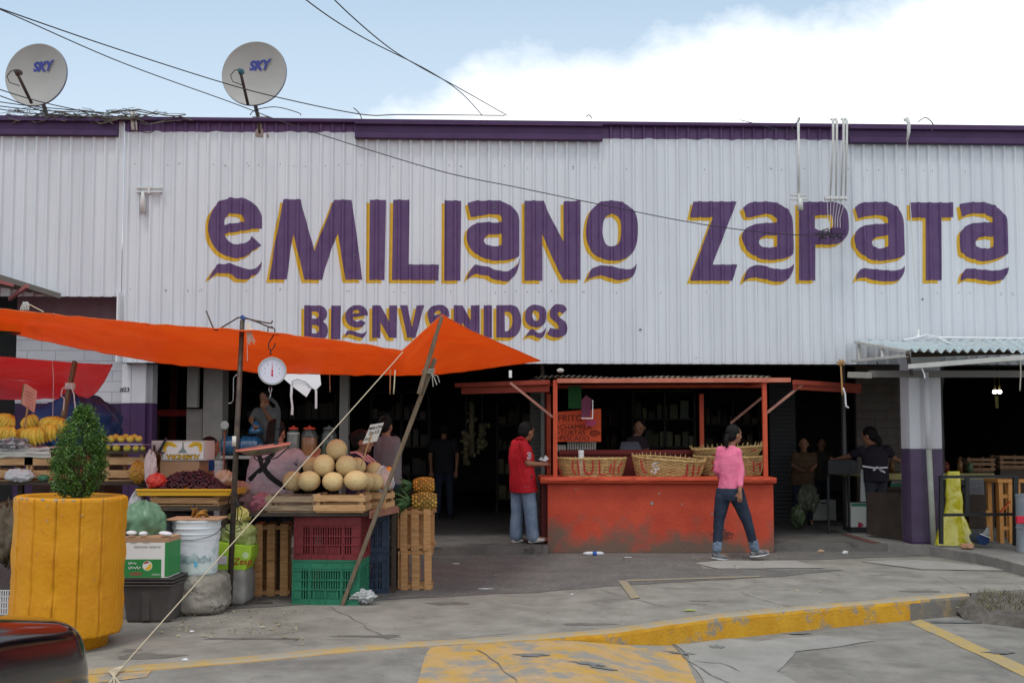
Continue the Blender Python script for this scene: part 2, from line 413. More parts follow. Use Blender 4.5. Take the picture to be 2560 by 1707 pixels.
# concrete patch to the right of the yellow ramp, with rough edge
pts = wob([GS(1672, 1590), GS(1740, 1588), GS(1800, 1592), GS(1880, 1602), GS(2060, 1588), GS(2190, 1602), GS(1990, 1628), GS(1940, 1680), GS(2100, 1760), GS(1790, 1760), GS(1722, 1640), GS(1680, 1606)], .1, .025)
drape([xy(pts)], zj, .0055, 'cement_patch', mat('pale_street_patch', (.24, .232, .212), (.31, .299, .275), scale=2.5, rough=.95, bump=.003), cuts=[x for x in XS if 0 < x < 5], parent=st)
polys = crack([(1668, 1590), (1675, 1607), (1712, 1642), (1775, 1690), (1850, 1720)], .007, GS) + crack([(1190, 1625), (1245, 1660), (1290, 1707)], .006, GS) + crack([(1740, 1655), (1800, 1660), (1850, 1680)], .007, GS)
drape(polys, zj, .0085, 'crack', crackm, cuts=[x for x in XS if -3 < x < 5], parent=st)
hol = []
for c, rx, ry in (((1792, 1618), .06, .05), ((2430, 1555), .35, .07), ((1995, 1584), .12, .04), ((2500, 1632), .12, .05), ((1330, 1638), .12, .05), ((1470, 1660), .12, .04), ((1510, 1672), .1, .03), ((1700, 1634), .12, .035)):
    o = GS(*c); hol.append(xy([o + V((math.cos(t) * rx, math.sin(t) * ry, 0)) * (1 + .7 * noise.noise(V((math.cos(t) * 2, math.sin(t) * 2, rx * 50)))) for t in [i * math.pi / 12 for i in range(24)]]))
drape(hol, zj, .0095, 'stain', mat('street_stain', (.12, .12, .116), (.20, .197, .19), scale=9, rough=.9), cuts=[x for x in XS if -3 < x < 8], parent=st)
# raised hall floor with a step, and the right-hand platform
hallf = mat('hall_floor', (.10, .095, .088), (.15, .14, .13), scale=2.5, rough=.8, bump=.002, c3=(.06, .055, .05), s3=3, t3=.56)
FZ = .11
mb = MB()
mb.prism([(-11, 12.75, -.05), (G(1099, 1388).x, 12.55, -.05), (G(1371, 1388).x, 12.70, -.05), (G(1371, 1388).x, 13.05, -.05), (3.3, 13.05, -.05), (G(2290, 1376).x, 13.02, -.05), (5.6, 14, -.05), (11.4, 14, -.05), (11.4, 27, -.05), (-11, 27, -.05)], (0, 0, FZ + .05))
tag(mb.build('hall_floor', hallf), kind='structure')
pl = [G(2292, 1372, .12), G(2325, 1366, .12), G(2494, 1397, .12), G(2555, 1413, .12), G(2700, 1440, .12)]
pl = [V((4.97, 13.15, .12)), G(2325, 1366, .12), G(2440, 1384, .12), G(2494, 1396, .12), G(2560, 1414, .12), G(2760, 1430, .12)]
mb = MB(); mb.prism([V((p.x, p.y, -.05)) for p in pl] + [V((12, 10, -.05)), V((12, 15.5, -.05)), V((4.97, 15.5, -.05))], (0, 0, .178))
o = mb.build('raised_platform', mat('platform_concrete', (.16, .155, .145), (.24, .23, .21), scale=3, rough=.9, bump=.003), bevel=.008); tag(o, kind='structure')
# ================================================================== MARKET BUILDING
bld = thing('market_hall', (0, 13.3, 0), 'long market hall clad in white corrugated sheet with huge purple and yellow painted name', 'building')
PITC = .155; RH = .03
X0 = FP(1306, 340).x
BR = [-.032, -.011, .011, .032]
def prof(x):
    u = (x - X0 + PITC / 2) % PITC - PITC / 2; a = abs(u)
    return 0 if a >= .032 else RH if a <= .011 else RH * (.032 - a) / .021
def fy(x, off=0): return FY0 + FK * x - prof(x) - off
def brk(xa, xb):
    out = []; k = math.floor((xa - X0) / PITC) - 1
    while X0 + k * PITC < xb + PITC:
        out += [X0 + k * PITC + b for b in BR]; k += 1
    return [x for x in out if xa < x < xb]
def fzy(px, py): p = FP(px, py); return p.x, p.z
wallm = mat('cladding_paint', (.53, .555, .60), (.60, .625, .665), scale=1.1, stretch=(3, 3, .35), rough=.5, spec=.5, bump=.012, bscale=1.6, bstretch=(1, 1, .6), c3=(.45, .465, .50), s3=2.6, t3=.66, w3=.16, t1=(.3, .6))
XL, XR = -10.8, 11.4
def sheet(xa, xb, za, zb, name, m, parent, off=0, rag=0, zrow=1):
    xs = [xa] + brk(xa, xb) + [xb]; mb = MB()
    f = lambda i, j: (xs[i], fy(xs[i], off), (za if callable(za) is False else za(xs[i])) + (zb - (za if callable(za) is False else za(xs[i]))) * j)
    n = len(xs) - 1; vs = [f(i, j / zrow) for j in range(zrow + 1) for i in range(n + 1)]; w = n + 1
    mb.add(vs, [(j * w + i, j * w + i + 1, (j + 1) * w + i + 1, (j + 1) * w + i) for j in range(zrow) for i in range(n)])
    return mb.build(name, m, parent)
ZT = 5.90
ZB = fzy(1000, 908)[1]; xs1 = fzy(302, 800)[0]; ZB2 = fzy(200, 742)[1]
clad = sheet(xs1, XR, ZB, ZT, 'cladding', wallm, bld)
sheet(XL, xs1, ZB2, ZT, 'cladding', wallm, bld, off=.012)
mb = MB(); mb.bx(xs1 - .012, xs1 + .004, FY0 - .28, FY0 + .01, ZB, ZB2 + .05); mb.build('corner_trim', M['white'], bld)
# building body: roof deck, beams, end and back walls
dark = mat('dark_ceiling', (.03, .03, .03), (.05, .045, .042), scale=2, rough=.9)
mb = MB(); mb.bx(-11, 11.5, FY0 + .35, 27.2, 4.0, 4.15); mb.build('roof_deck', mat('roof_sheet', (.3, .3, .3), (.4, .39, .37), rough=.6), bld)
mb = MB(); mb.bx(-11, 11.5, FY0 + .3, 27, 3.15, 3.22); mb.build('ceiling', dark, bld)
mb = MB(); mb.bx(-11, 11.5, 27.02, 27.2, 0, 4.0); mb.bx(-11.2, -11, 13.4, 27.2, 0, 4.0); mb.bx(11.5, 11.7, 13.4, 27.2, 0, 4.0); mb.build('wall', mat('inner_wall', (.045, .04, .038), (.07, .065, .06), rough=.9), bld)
mb = MB()
for x in (-4.6, -1.6, 1.6, 4.6): mb.bx(x - .08, x + .08, 13.5, 26.9, 2.95, 3.145)
mb.bar((xs1, FY0 + FK * xs1 + .12, ZB + .16), (XR, FY0 + FK * XR + .12, ZB + .16), .12, .2)
mb.build('beam', M['black'], bld)
mb = MB(); mb.bar((xs1, FY0 + FK * xs1 + .26, ZB + .02), (XR, FY0 + FK * XR + .26, ZB + .02), .1, .04); mb.build('lintel', dark, bld)
# purple painted band along the top, cap flashing and fascia pieces
band = mat('faded_purple_band', (.085, .04, .12), (.12, .065, .155), scale=4, rough=.55, c3=(.24, .21, .27), s3=6, t3=.70, w3=.04)
def bandpiece(pa, pb, ya, yb, nm='painted_band'):
    xa, xb = fzy(pa, 330)[0], fzy(pb, 330)[0]; xs = sorted([xa] + brk(xa, xb) + [xb] + [xa + i * .04 for i in range(1, int((xb - xa) / .04))])
    mb = MB(); zb0, zb1 = fzy(pa, ya)[1], fzy(pb, yb)[1]; vs = []
    for x in xs:
        t = (x - xa) / (xb - xa); z = zb0 + (zb1 - zb0) * t + noise.noise(V((x * 6, 0, 0))) * .022 - prof(x) * .5
        vs += [(x, fy(x, .003), z), (x, fy(x, .003), ZT - .02)]
    mb.add(vs, [(2 * i, 2 * i + 2, 2 * i + 3, 2 * i + 1) for i in range(len(xs) - 1)]); mb.build(nm, band, bld)
bandpiece(312, 893, 329, 331); bandpiece(1503, 2122, 347, 350)
xa, xb = XL, XR
mb = MB()
mb.bar((xa, fy(xa) - .02, ZT + .005), (xb, fy(xb) - .02, ZT + .005), .15, .05); mb.build('cap_flashing', M['purple'], bld, bevel=.008)
for pa, pb in ((-900, 300), (890, 1505), (2118, 3200)):
    xa, xb = fzy(pa, 320)[0], fzy(pb, 320)[0]; d = V((1, FK, 0)).normalized(); mb = MB()
    pr = [(-.03, ZT - .0), (-.115, ZT - .01), (-.115, ZT - .045), (-.065, ZT - .055), (-.065, ZT - .15), (-.10, ZT - .165), (-.10, ZT - .235), (-.04, ZT - .245), (-.03, ZT - .24)]
    if pa > 800: pr = [(y, z - .0) for y, z in pr]
    mb.prism([(xa, fy(X0 + PITC / 2) - (FY0 + FK * (X0 + PITC / 2)) + FY0 + FK * xa + y, z) for y, z in pr], (xb - xa, FK * (xb - xa), 0))
    mb.build('fascia_channel', M['purple'], bld)
# ---------------------------------------------------------------- painted lettering (sub-parts of the cladding)
paintp = mat('letter_purple', (.085, .042, .125), (.11, .06, .15), scale=5, rough=.5, bump=.003, bscale=3, c3=(.18, .13, .22), s3=9, t3=.68, w3=.05)
painty = mat('letter_yellow', (.60, .36, .02), (.52, .30, .02), scale=6, rough=.5)
def letter(loops, o, s, ox, oy, off, m, name):
    L2 = []
    for lp in loops:
        L2.append([V((*fzy(o[0] + x / s + ox, o[1] + y / s + oy), 0)) for x, y in lp])
    bm = bmesh.new(); flat = [bm.verts.new(v) for lp in L2 for v in lp]
    for t in tessellate_polygon(L2):
        try: bm.faces.new([flat[i] for i in t])
        except ValueError: pass
    xa = min(v.co.x for v in flat); xb = max(v.co.x for v in flat)
    for c in brk(xa, xb): bmesh.ops.bisect_plane(bm, geom=bm.verts[:] + bm.edges[:] + bm.faces[:], plane_co=(c, 0, 0), plane_no=(1, 0, 0), dist=1e-6)
    mb = MB(); idx = {v: i for i, v in enumerate(bm.verts)}
    mb.add([V((v.co.x, fy(v.co.x, off), v.co.y)) for v in bm.verts], [[idx[v] for v in f.verts] for f in bm.faces]); bm.free()
    o_ = mb.build(name, m, clad)
    for p in o_.data.polygons:
        if p.normal.y > 0: p.flip()
    return o_
def cr(lp, n=3, sharp=50):              # rounds the soft corners of a traced outline, keeps sharp ones
    out = []; k = len(lp); P_ = [V(p) for p in lp]; sh = []
    for i in range(k):
        a = P_[i] - P_[i - 1]; b = P_[(i + 1) % k] - P_[i]
        sh.append(a.length == 0 or b.length == 0 or abs(math.degrees(a.angle(b))) > sharp)
    for i in range(k):
        p0, p1, p2, p3 = P_[i - 1], P_[i], P_[(i + 1) % k], P_[(i + 2) % k]
        if sh[i]: p0 = p1 * 2 - p2
        if sh[(i + 1) % k]: p3 = p2 * 2 - p1
        L = (p2 - p1).length
        if (sh[i] and sh[(i + 1) % k]) or L > 160: out.append(p1); continue
        for j in range(n):
            t = j / n; m1 = (p2 - p0) * .5; m2 = (p3 - p1) * .5
            if m1.length > L: m1 = m1.normalized() * L
            if m2.length > L: m2 = m2.normalized() * L
            out.append(p1 * (2 * t**3 - 3 * t**2 + 1) + m1 * (t**3 - 2 * t**2 + t) + p2 * (-2 * t**3 + 3 * t**2) + m2 * (t**3 - t**2))
    return [(p.x, p.y) for p in out]
def pts_(s): v = [float(x) for x in s.split()]; return list(zip(v[::2], v[1::2]))
C1 = ((480, 470), 4.0207); C2 = ((1040, 470), 3.6467); C3 = ((1640, 470), 2.5565)
LET = [
 (C1, ["270 145 300 125 345 115 390 99 440 104 525 104 560 120 610 150 655 190 685 240 703 290 706 350 705 408 620 414 510 432 380 453 330 465 338 495 365 530 410 560 450 567 500 563 550 545 585 520 607 490 698 577 640 615 590 655 530 690 480 706 430 706 350 685 290 655 240 610 200 550 175 480 167 400 175 320 195 250 230 190",
       "325 373 328 320 345 290 385 262 440 260 490 268 515 290 528 340 480 350 400 358"]),
 (C1, ["165 925 200 850 240 795 275 765 320 767 385 757 430 775 500 800 560 815 600 822 650 800 680 770 706 738 700 780 680 830 655 865 610 885 570 915 510 920 450 910 400 870 360 860 265 858 225 875"]),
 (C1, ["918 115 1095 117 1110 200 1160 370 1218 580 1230 636 1432 120 1604 122 1640 340 1712 922 1545 922 1467 455 1440 520 1340 800 1308 926 1130 922 1080 700 1020 465 990 620 958 920 775 922"]),
 (C1, ["1788 120 1950 122 1935 925 1782 925"]),
 (C1, ["2023 120 2187 122 2178 770 2482 771 2477 930 2010 925"]),
 (C2, ["262 115 412 118 405 845 258 845"]),
 (C2, ["472 140 530 120 620 118 700 115 760 118 840 150 900 195 930 240 942 300 942 600 935 625 880 650 800 662 700 662 620 640 560 610 510 570 475 510 462 450 470 390 500 350 550 325 640 312 720 318 783 312 780 270 750 245 650 243 560 262 498 265",
       "617 480 630 450 665 428 783 422 783 520 750 530 690 530 640 515"]),
 (C2, ["460 840 480 780 510 730 535 700 600 710 660 720 720 745 800 760 850 755 900 720 930 690 944 640 944 670 925 750 890 810 840 850 780 848 700 830 650 800 600 795 545 785 500 805"]),
 (C2, ["990 118 1163 118 1200 210 1260 330 1345 490 1345 125 1500 118 1500 838 1345 838 1290 740 1200 540 1150 420 1152 845 990 845"]),
 (C2, ["1550 420 1555 330 1575 250 1610 190 1680 130 1740 120 1800 118 1870 128 1930 160 1975 200 2005 240 2020 310 2022 420 2010 510 1980 580 1930 630 1870 658 1800 665 1730 655 1660 630 1600 580 1565 510",
       "1700 400 1708 310 1730 265 1760 245 1800 240 1840 262 1865 310 1868 420 1850 500 1800 532 1770 535 1730 510 1710 460"]),
 (C2, ["1555 840 1575 790 1600 740 1640 720 1690 707 1750 710 1810 720 1880 738 1950 740 1985 725 2012 690 2005 740 1975 805 1920 830 1850 842 1780 825 1700 800 1640 805"]),
 (C1, ["1128 1180 1290 1182 1330 1200 1355 1240 1357 1280 1345 1310 1315 1340 1350 1370 1365 1410 1365 1450 1345 1500 1290 1520 1128 1520",
       "1205 1242 1250 1242 1280 1262 1278 1295 1250 1312 1205 1312", "1205 1377 1250 1377 1282 1400 1280 1440 1250 1460 1205 1460"]),
 (C1, ["1405 1182 1500 1182 1490 1520 1400 1520"]),
 (C1, ["1540 1290 1550 1250 1575 1210 1620 1185 1690 1178 1740 1205 1765 1245 1767 1280 1690 1290 1622 1300 1625 1325 1660 1345 1700 1325 1750 1355 1735 1375 1690 1400 1630 1400 1580 1375 1550 1335", "1620 1265 1625 1240 1650 1225 1675 1228 1685 1255"]),
 (C1, ["1535 1500 1555 1440 1580 1430 1630 1440 1690 1460 1730 1460 1762 1435 1740 1490 1715 1508 1650 1490 1590 1470 1555 1480"]),
 (C1, ["1812 1180 1895 1180 1985 1345 1985 1180 2062 1180 2055 1505 1985 1505 1895 1350 1893 1507 1810 1507"]),
 (C1, ["2093 1178 2165 1178 2212 1400 2258 1180 2335 1180 2245 1505 2165 1505"]),
 (C2, ["105 1160 115 1110 150 1080 210 1065 260 1075 295 1110 305 1170 250 1185 190 1190 200 1215 240 1215 280 1205 305 1240 270 1270 220 1285 170 1275 130 1240", "165 1160 175 1130 205 1115 225 1125 225 1150"]),
 (C2, ["115 1360 135 1320 165 1305 220 1315 270 1325 300 1300 290 1345 260 1370 200 1360 150 1345"]),
 (C2, ["345 1070 425 1070 500 1210 500 1070 580 1070 580 1365 500 1365 422 1220 420 1365 345 1365"]),
 (C2, ["617 1070 692 1070 692 1365 617 1365"]),
 (C2, ["732 1070 870 1068 920 1085 948 1140 958 1200 950 1280 925 1330 880 1362 732 1362", "808 1128 850 1128 875 1160 880 1220 868 1270 835 1305 810 1305"]),
 (C2, ["995 1170 1005 1110 1040 1075 1090 1065 1150 1078 1182 1115 1187 1170 1175 1230 1130 1265 1080 1270 1030 1250 1000 1215", "1058 1165 1062 1130 1085 1115 1115 1130 1125 1160 1120 1200 1095 1215 1070 1200"]),
 (C2, ["995 1365 1020 1320 1045 1290 1070 1288 1110 1318 1150 1315 1187 1272 1175 1330 1145 1365 1110 1365 1070 1345 1030 1345"]),
 (C2, ["1230 1100 1265 1065 1310 1060 1350 1070 1376 1110 1335 1145 1305 1125 1290 1145 1310 1180 1360 1220 1378 1270 1370 1325 1330 1355 1280 1365 1230 1350 1195 1335 1222 1275 1270 1285 1300 1285 1300 1255 1260 1215 1225 1180 1220 1140"]),
 (C3, ["238 88 515 88 360 490 520 490 485 593 215 593 362 190 215 190"]),
 (C3, ["552 130 600 95 660 90 740 90 800 110 850 150 872 200 878 300 878 415 860 435 800 455 700 460 620 430 570 385 550 330 552 290 580 255 640 232 700 225 768 222 768 200 740 172 690 168 620 185 575 190", "658 350 665 325 700 305 770 305 770 375 740 380 700 382 670 370"]),
 (C3, ["555 600 565 560 595 510 660 492 720 508 790 520 850 512 882 485 875 530 845 580 800 600 740 595 670 578 600 575"]),
 (C3, ["908 90 1140 90 1190 115 1222 150 1232 230 1228 290 1200 330 1150 360 1018 362 1018 592 910 592", "1015 178 1115 172 1130 210 1128 250 1100 270 1050 275 1015 258"]),
 (C3, ["1270 125 1310 97 1420 90 1490 95 1550 135 1578 190 1585 250 1590 425 1560 445 1480 462 1400 465 1330 435 1280 385 1262 330 1275 285 1310 250 1370 235 1480 228 1480 205 1450 178 1370 178 1290 195", "1380 350 1390 325 1430 310 1480 305 1480 375 1430 388 1395 378"]),
 (C3, ["1272 590 1290 540 1320 515 1400 520 1500 528 1560 522 1590 500 1585 540 1550 588 1480 598 1400 592 1340 575 1300 575"]),
 (C3, ["1618 93 1900 95 1900 190 1818 190 1820 590 1723 590 1722 192 1620 190"]),
 (C3, ["1938 105 2000 93 2110 95 2180 125 2220 165 2245 230 2250 405 2230 430 2170 455 2090 470 2010 450 1955 420 1945 400 1940 300 1960 260 2010 230 2080 222 2150 220 2150 190 2080 165 2000 168 1950 190", "2038 350 2060 320 2100 312 2155 312 2155 375 2120 388 2080 385 2045 370"]),
 (C3, ["1945 595 1950 560 1965 530 1990 515 2080 522 2180 528 2250 508 2240 545 2220 585 2150 598 2050 585 1990 578"]),
]
for (o, s), lps in LET:
    loops = [cr(pts_(l)) for l in lps]
    letter(loops, o, s, -7.5, 8.0, .002, painty, 'letter_shadow')
    letter(loops, o, s, 0, 0, .004, paintp, 'painted_letter')
# small holes / dents in the sheet
mb = MB()
for px, py in ((1600, 824), (2303, 749), (1236, 519), (886, 638), (1404, 676), (2045, 352)):
    x, z = fzy(px, py); mb.prism([(x - .02, fy(x, .006), z), (x + .012, fy(x, .006), z + .018), (x + .022, fy(x, .006), z - .004), (x, fy(x, .006), z - .014)], (0, -.002, 0))
for i in range(120):
    x = random.uniform(-7.5, 7.8); z = random.choice((5.30, 3.55, 2.66)) + random.uniform(-.02, .02)
    k = round((x - X0) / PITC - .5) + .5; x = X0 + k * PITC + random.uniform(-.02, .02)
    if -7.5 < x < 7.8 and z > (ZB2 if x < xs1 else ZB) + .05: mb.ball((x, fy(x) - .003, z), (.007, .004, .007), 6, 4)
mb.build('screw_heads', mat('screw_heads', (.12, .12, .13), rough=.6), clad)['kind'] = 'stuff'
# ---------------------------------------------------------------- brick wall and pillars on the left
brick = mat('painted_brick', (.50, .50, .53), (.56, .56, .59), scale=4, rough=.75)
def brickify(m, mort=(.36, .36, .38, 1)):
    N, L = texnode_after(m, 0); b = N['Principled BSDF']
    tc = N.new('ShaderNodeTexCoord'); mp = N.new('ShaderNodeMapping'); mp.inputs['Rotation'].default_value = (R(90), 0, 0)
    bt = N.new('ShaderNodeTexBrick'); bt.inputs['Scale'].default_value = 1; bt.inputs['Brick Width'].default_value = .40; bt.inputs['Row Height'].default_value = .145
    bt.inputs['Mortar Size'].default_value = .006; bt.inputs['Color1'].default_value = (1, 1, 1, 1); bt.inputs['Color2'].default_value = (.93, .93, .94, 1); bt.inputs['Mortar'].default_value = (.62, .6, .6, 1)
    L.new(tc.outputs['Object'], mp.inputs[0]); L.new(mp.outputs[0], bt.inputs['Vector'])
    s_ = b.inputs['Base Color'].links[0].from_socket; mx = N.new('ShaderNodeMix'); mx.data_type = 'RGBA'; mx.blend_type = 'MULTIPLY'; mx.inputs[0].default_value = 1
    L.new(s_, mx.inputs[6]); L.new(bt.outputs['Color'], mx.inputs[7]); L.new(mx.outputs[2], b.inputs['Base Color'])
brickify(brick)
pbrick = mat('purple_brick', (.035, .017, .052), (.045, .022, .065), scale=4, rough=.7); brickify(pbrick)
WY = 13.42
def wx(px, Y=WY): return P(px, 900, Y).x
zp = P(300, 1008, WY).z; wl, wr_ = wx(40), wx(330)
mb = MB(); mb.bx(wl, wr_, WY, WY + .2, zp, 3.9); mb.build('wall', brick, bld); mb = MB(); mb.bx(wl, wr_, WY - .002, WY + .2, 0, zp - .001); mb.build('wall', pbrick, bld)
mb = MB(); mb.bx(wl, wr_, WY - .004, WY - .001, 3.05, ZB2 + .15); mb.build('shaded_upper_wall', mat('shaded_plum_brick', (.13, .07, .08), (.16, .09, .10), rough=.8), bld)  # plum recess brick, with the shade under the cladding put into its colour
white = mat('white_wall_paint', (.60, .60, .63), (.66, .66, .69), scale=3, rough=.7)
def pillar(pa, pb, Y, d, za, zb_, zsplit, mw=white, mp_=None, par=bld):
    a, b = P(pa, 1000, Y).x, P(pb, 1000, Y).x
    mb = MB(); mb.bx(a, b, Y, Y + d, zsplit, zb_); o = mb.build('pillar', mw, par); mb = MB(); mb.bx(a - .001, b + .001, Y - .001, Y + d + .001, za, zsplit - .001); mb.build('pillar', mp_ or M['purple'], par)
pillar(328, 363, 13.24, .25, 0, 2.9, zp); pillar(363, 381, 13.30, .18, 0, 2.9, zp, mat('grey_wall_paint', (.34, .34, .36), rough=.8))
pillar(304, 327, 13.28, .1, 0, 2.9, zp)
# writing on the pillar
put_text('painted_writing', '#23', .085, P(312, 974, 13.275), (1, 0, 0), (0, 0, 1), M['black'], bld, bold=.002)
# doorway on the far left, the opening's shade painted as a near-black panel
mb = MB(); mb.bx(-11, wl, 13.6, 13.7, 0, 3.6); mb.build('doorway', mat('doorway_shade', (.015, .015, .015), rough=.9), bld)
# inner columns seen in the opening
ic = mat('inner_column_paint', (.22, .215, .20), (.28, .27, .25), scale=3, rough=.8, c3=(.12, .11, .10), s3=3, t3=.6)
def col(pa, pb, Y, d, m, z0=FZ, z1=3.15, nm='column', y0=1000):
    a, b = P(pa, y0, Y).x, P(pb, y0, Y).x; mb = MB(); mb.bx(a, b, Y, Y + d, z0, z1); return mb.build(nm, m, bld)
col(508, 556, 13.9, .3, ic); col(467, 493, 13.8, .1, ic, P(480, 1018, 13.8).z, 3.1); col(467, 507, 13.95, .15, ic, 0, P(480, 1022, 13.95).z)
col(849, 871, 14.6, .15, ic); 
col(2106, 2114, 15.2, .08, mat('grey_post', (.12, .12, .12), rough=.6)); col(1352, 1361, 15.0, .06, mat('steel_post', (.25, .25, .24), rough=.5)); col(1363, 1374, 15.1, .08, M['red'], FZ, 2.3)
# pillar on the right, wrapped in film, with a light pipe
rp = thing('wrapped_pillar', (5.4, 12.9, 0), 'corner pillar painted white over purple and wrapped in shiny clear film', 'pillar')
RY = 12.75; zs_ = P(2310, 1122, RY).z
a, b = P(2279, 1100, RY).x, P(2362, 1100, RY).x; m_ = P(2320, 1100, RY).x
mb = MB(); mb.bx(a, a + .15, RY + .05, RY + .35, zs_, 2.62); mb.bx(a + .15, b - .0, RY + .08, RY + .36, zs_, 2.62); mb.build('upper_shaft', white, rp, bevel=.01)
mb = MB(); mb.bx(a - .001, a + .15, RY + .049, RY + .351, .1, zs_ - .001); mb.bx(a + .15, b + .001, RY + .079, RY + .361, .1, zs_ - .001); mb.build('lower_shaft', M['purple'], rp)
mb = MB(); mb.tube([P(2315, 930, RY), P(2322, 1122, RY)], .035, 10); mb.build('pipe', white, rp, smooth=True); mb = MB(); mb.tube([P(2322, 1123, RY), P(2334, 1360, RY)], .036, 10); mb.build('pipe', mat('pale_green_pipe', (.34, .36, .30), (.42, .43, .38), rough=.5), rp, smooth=True)
def filmf(u, v):
    t = u * 2 * math.pi; cx, cy = (a + b) / 2, RY + .2; z = .16 + v * 2.35
    rx, ry = (b - a) / 2 + .03, .21; c_, s_ = math.cos(t), math.sin(t); k = (abs(c_) ** 5 + abs(s_) ** 5) ** -.2
    q = V((cx + c_ * k * rx, cy + s_ * k * ry, z)); w = noise.noise(V((q.x * 7, q.y * 7, z * 5))) + .6 * noise.noise(V((q.x * 18, q.y * 18, z * 9)))
    return q + V((c_, s_, 0)) * w * .016
mb = MB(); mb.grid(filmf, 80, 70); mb.build('film_wrap', mat('wrap_film', (.5, .5, .53), rough=.12, alpha=.07, spec=1, bump=.01, bscale=16), rp, smooth=True)
# ================================================================== crates, boxes, fruit
def wood_crate(w, d, h, slats, label, group, m=None, upright=False, ends=2):
    """slatted fruit crate, base centre at origin; returns the crate's Empty"""
    t = thing('wooden_crate', (0, 0, 0), label, 'crate', group); m = m or M['wood']; th = .012
    for sx_ in (-1, 1):
        for sy_ in (-1, 1):
            mb = MB(); mb.bx(sx_ * (w / 2 - .03) - .018, sx_ * (w / 2 - .03) + .018, sy_ * (d / 2 - th - .016) - .014, sy_ * (d / 2 - th - .016) + .014, 0, h); mb.build('corner_post', m, t)
    sh = h / slats * (.61 if slats > 2 else .60)
    for sy_ in (-1, 1):
        mb = MB()
        for i in range(slats):
            z = (i + .52) * h / slats; j = random.uniform(-.006, .006)
            mb.box((0, sy_ * (d / 2 - th / 2), z + j), (w - .004, th, sh + random.uniform(-.008, .008)), Matrix.Rotation(random.uniform(-.006, .006), 3, 'Y'))
        mb.build('side_slats', m, t)
    for sx_ in (-1, 1):
        mb = MB()
        for i in range(max(ends, slats)):
            z = (i + .5) * h / max(ends, slats); mb.box((sx_ * (w / 2 + .002), 0, z), (th, d - .004, sh), None)
        mb.build('end_slats', m, t)
    mb = MB()
    for i in range(5): mb.box((0, (i - 2) * d / 5.2, .006), (w - .03, d / 6.5, .01))
    mb.build('bottom_slats', m, t)
    return t
def place(o, loc, rz=0, rx=0, ry=0):
    o.location = loc; o.rotation_euler = (rx, ry, rz); return o
def plastic_crate(w, d, h, m, label, bands=3, cell=.022):
    t = thing('plastic_crate', (0, 0, 0), label, 'crate'); mb = MB()
    fl = .012
    for sgn, L_, ax in ((-1, w, 0), (1, w, 0), (-1, d, 1), (1, d, 1)):
        D = (d if ax == 0 else w) / 2
        def b(u0, u1, z0, z1, th=fl, o=0):
            if ax == 0: mb.bx(u0, u1, sgn * D - th / 2 + sgn * o, sgn * D + th / 2 + sgn * o, z0, z1)
            else: mb.bx(sgn * D - th / 2 + sgn * o, sgn * D + th / 2 + sgn * o, u0, u1, z0, z1)
        b(-L_ / 2, L_ / 2, 0.01, h * .13); b(-L_ / 2, L_ / 2, h * .80, h)
        b(-L_ / 2 - .006, L_ / 2 + .006, h * .97, h * .995, .022, .004); b(-L_ / 2, L_ / 2, h * .76, h * .785, .02, .004); b(-L_ / 2, L_ / 2, h * .54, h * .565, .02, .004); b(-L_ / 2, L_ / 2, h * .33, h * .355, .02, .004); b(-L_ / 2, L_ / 2, .0, .015, .02, .004)
        b(-L_ / 2, -L_ / 2 + L_ * .11, h * .1, h * .82); b(L_ / 2 - L_ * .11, L_ / 2, h * .1, h * .82)
        b(-L_ * .18, L_ * .18, h * .15, h * .31)
        n_ = int(L_ * .8 / cell)
        for i in range(n_): 
            u = -L_ * .4 + (i + .5) * L_ * .8 / n_; b(u - cell * .26, u + cell * .26, h * .12, h * .81)
        for k in range(5):
            u = -L_ / 2 + L_ * (k + .0) / 4; b(u - .005, u + .005, 0, h * .98, .02, .004)
    mb.build('crate_wall', m, t)
    mb = MB(); mb.bx(-w / 2 + .01, w / 2 - .01, -d / 2 + .01, d / 2 - .01, .012, .03); mb.build('crate_floor', m, t)
    return t
green = mat('green_crate_plastic', (.02, .14, .08), (.03, .19, .11), scale=5, rough=.45, c3=(.04, .12, .08), s3=6, t3=.62)
redc = mat('red_crate_plastic', (.13, .018, .022), (.18, .025, .03), scale=5, rough=.5)
navy = mat('navy_crate_plastic', (.02, .035, .07), (.03, .05, .09), rough=.5)
T0 = P(820, 1508, 8.98)
gx = (P(730, 1500, 8.85).x + P(893, 1500, 8.85).x) / 2
c = plastic_crate(.60, .40, .405, green, 'bright green slotted plastic crate under the melon table, with a wooden pole leaning across it'); place(c, (gx + .02, 9.06, 0), R(-4))
c = plastic_crate(.60, .40, .39, redc, 'dark red slotted plastic crate stacked on the green crate under the melon table'); place(c, (gx + .03, 9.07, .407), R(-4))
for z, lb in ((0, 'lower'), (.40, 'upper')):
    c = plastic_crate(.42, .3, .395, navy, f'dark blue plastic crate behind the green and red crates, {lb} of its stack'); place(c, (P(915, 1400, 9.6).x, 9.62, z), R(8))
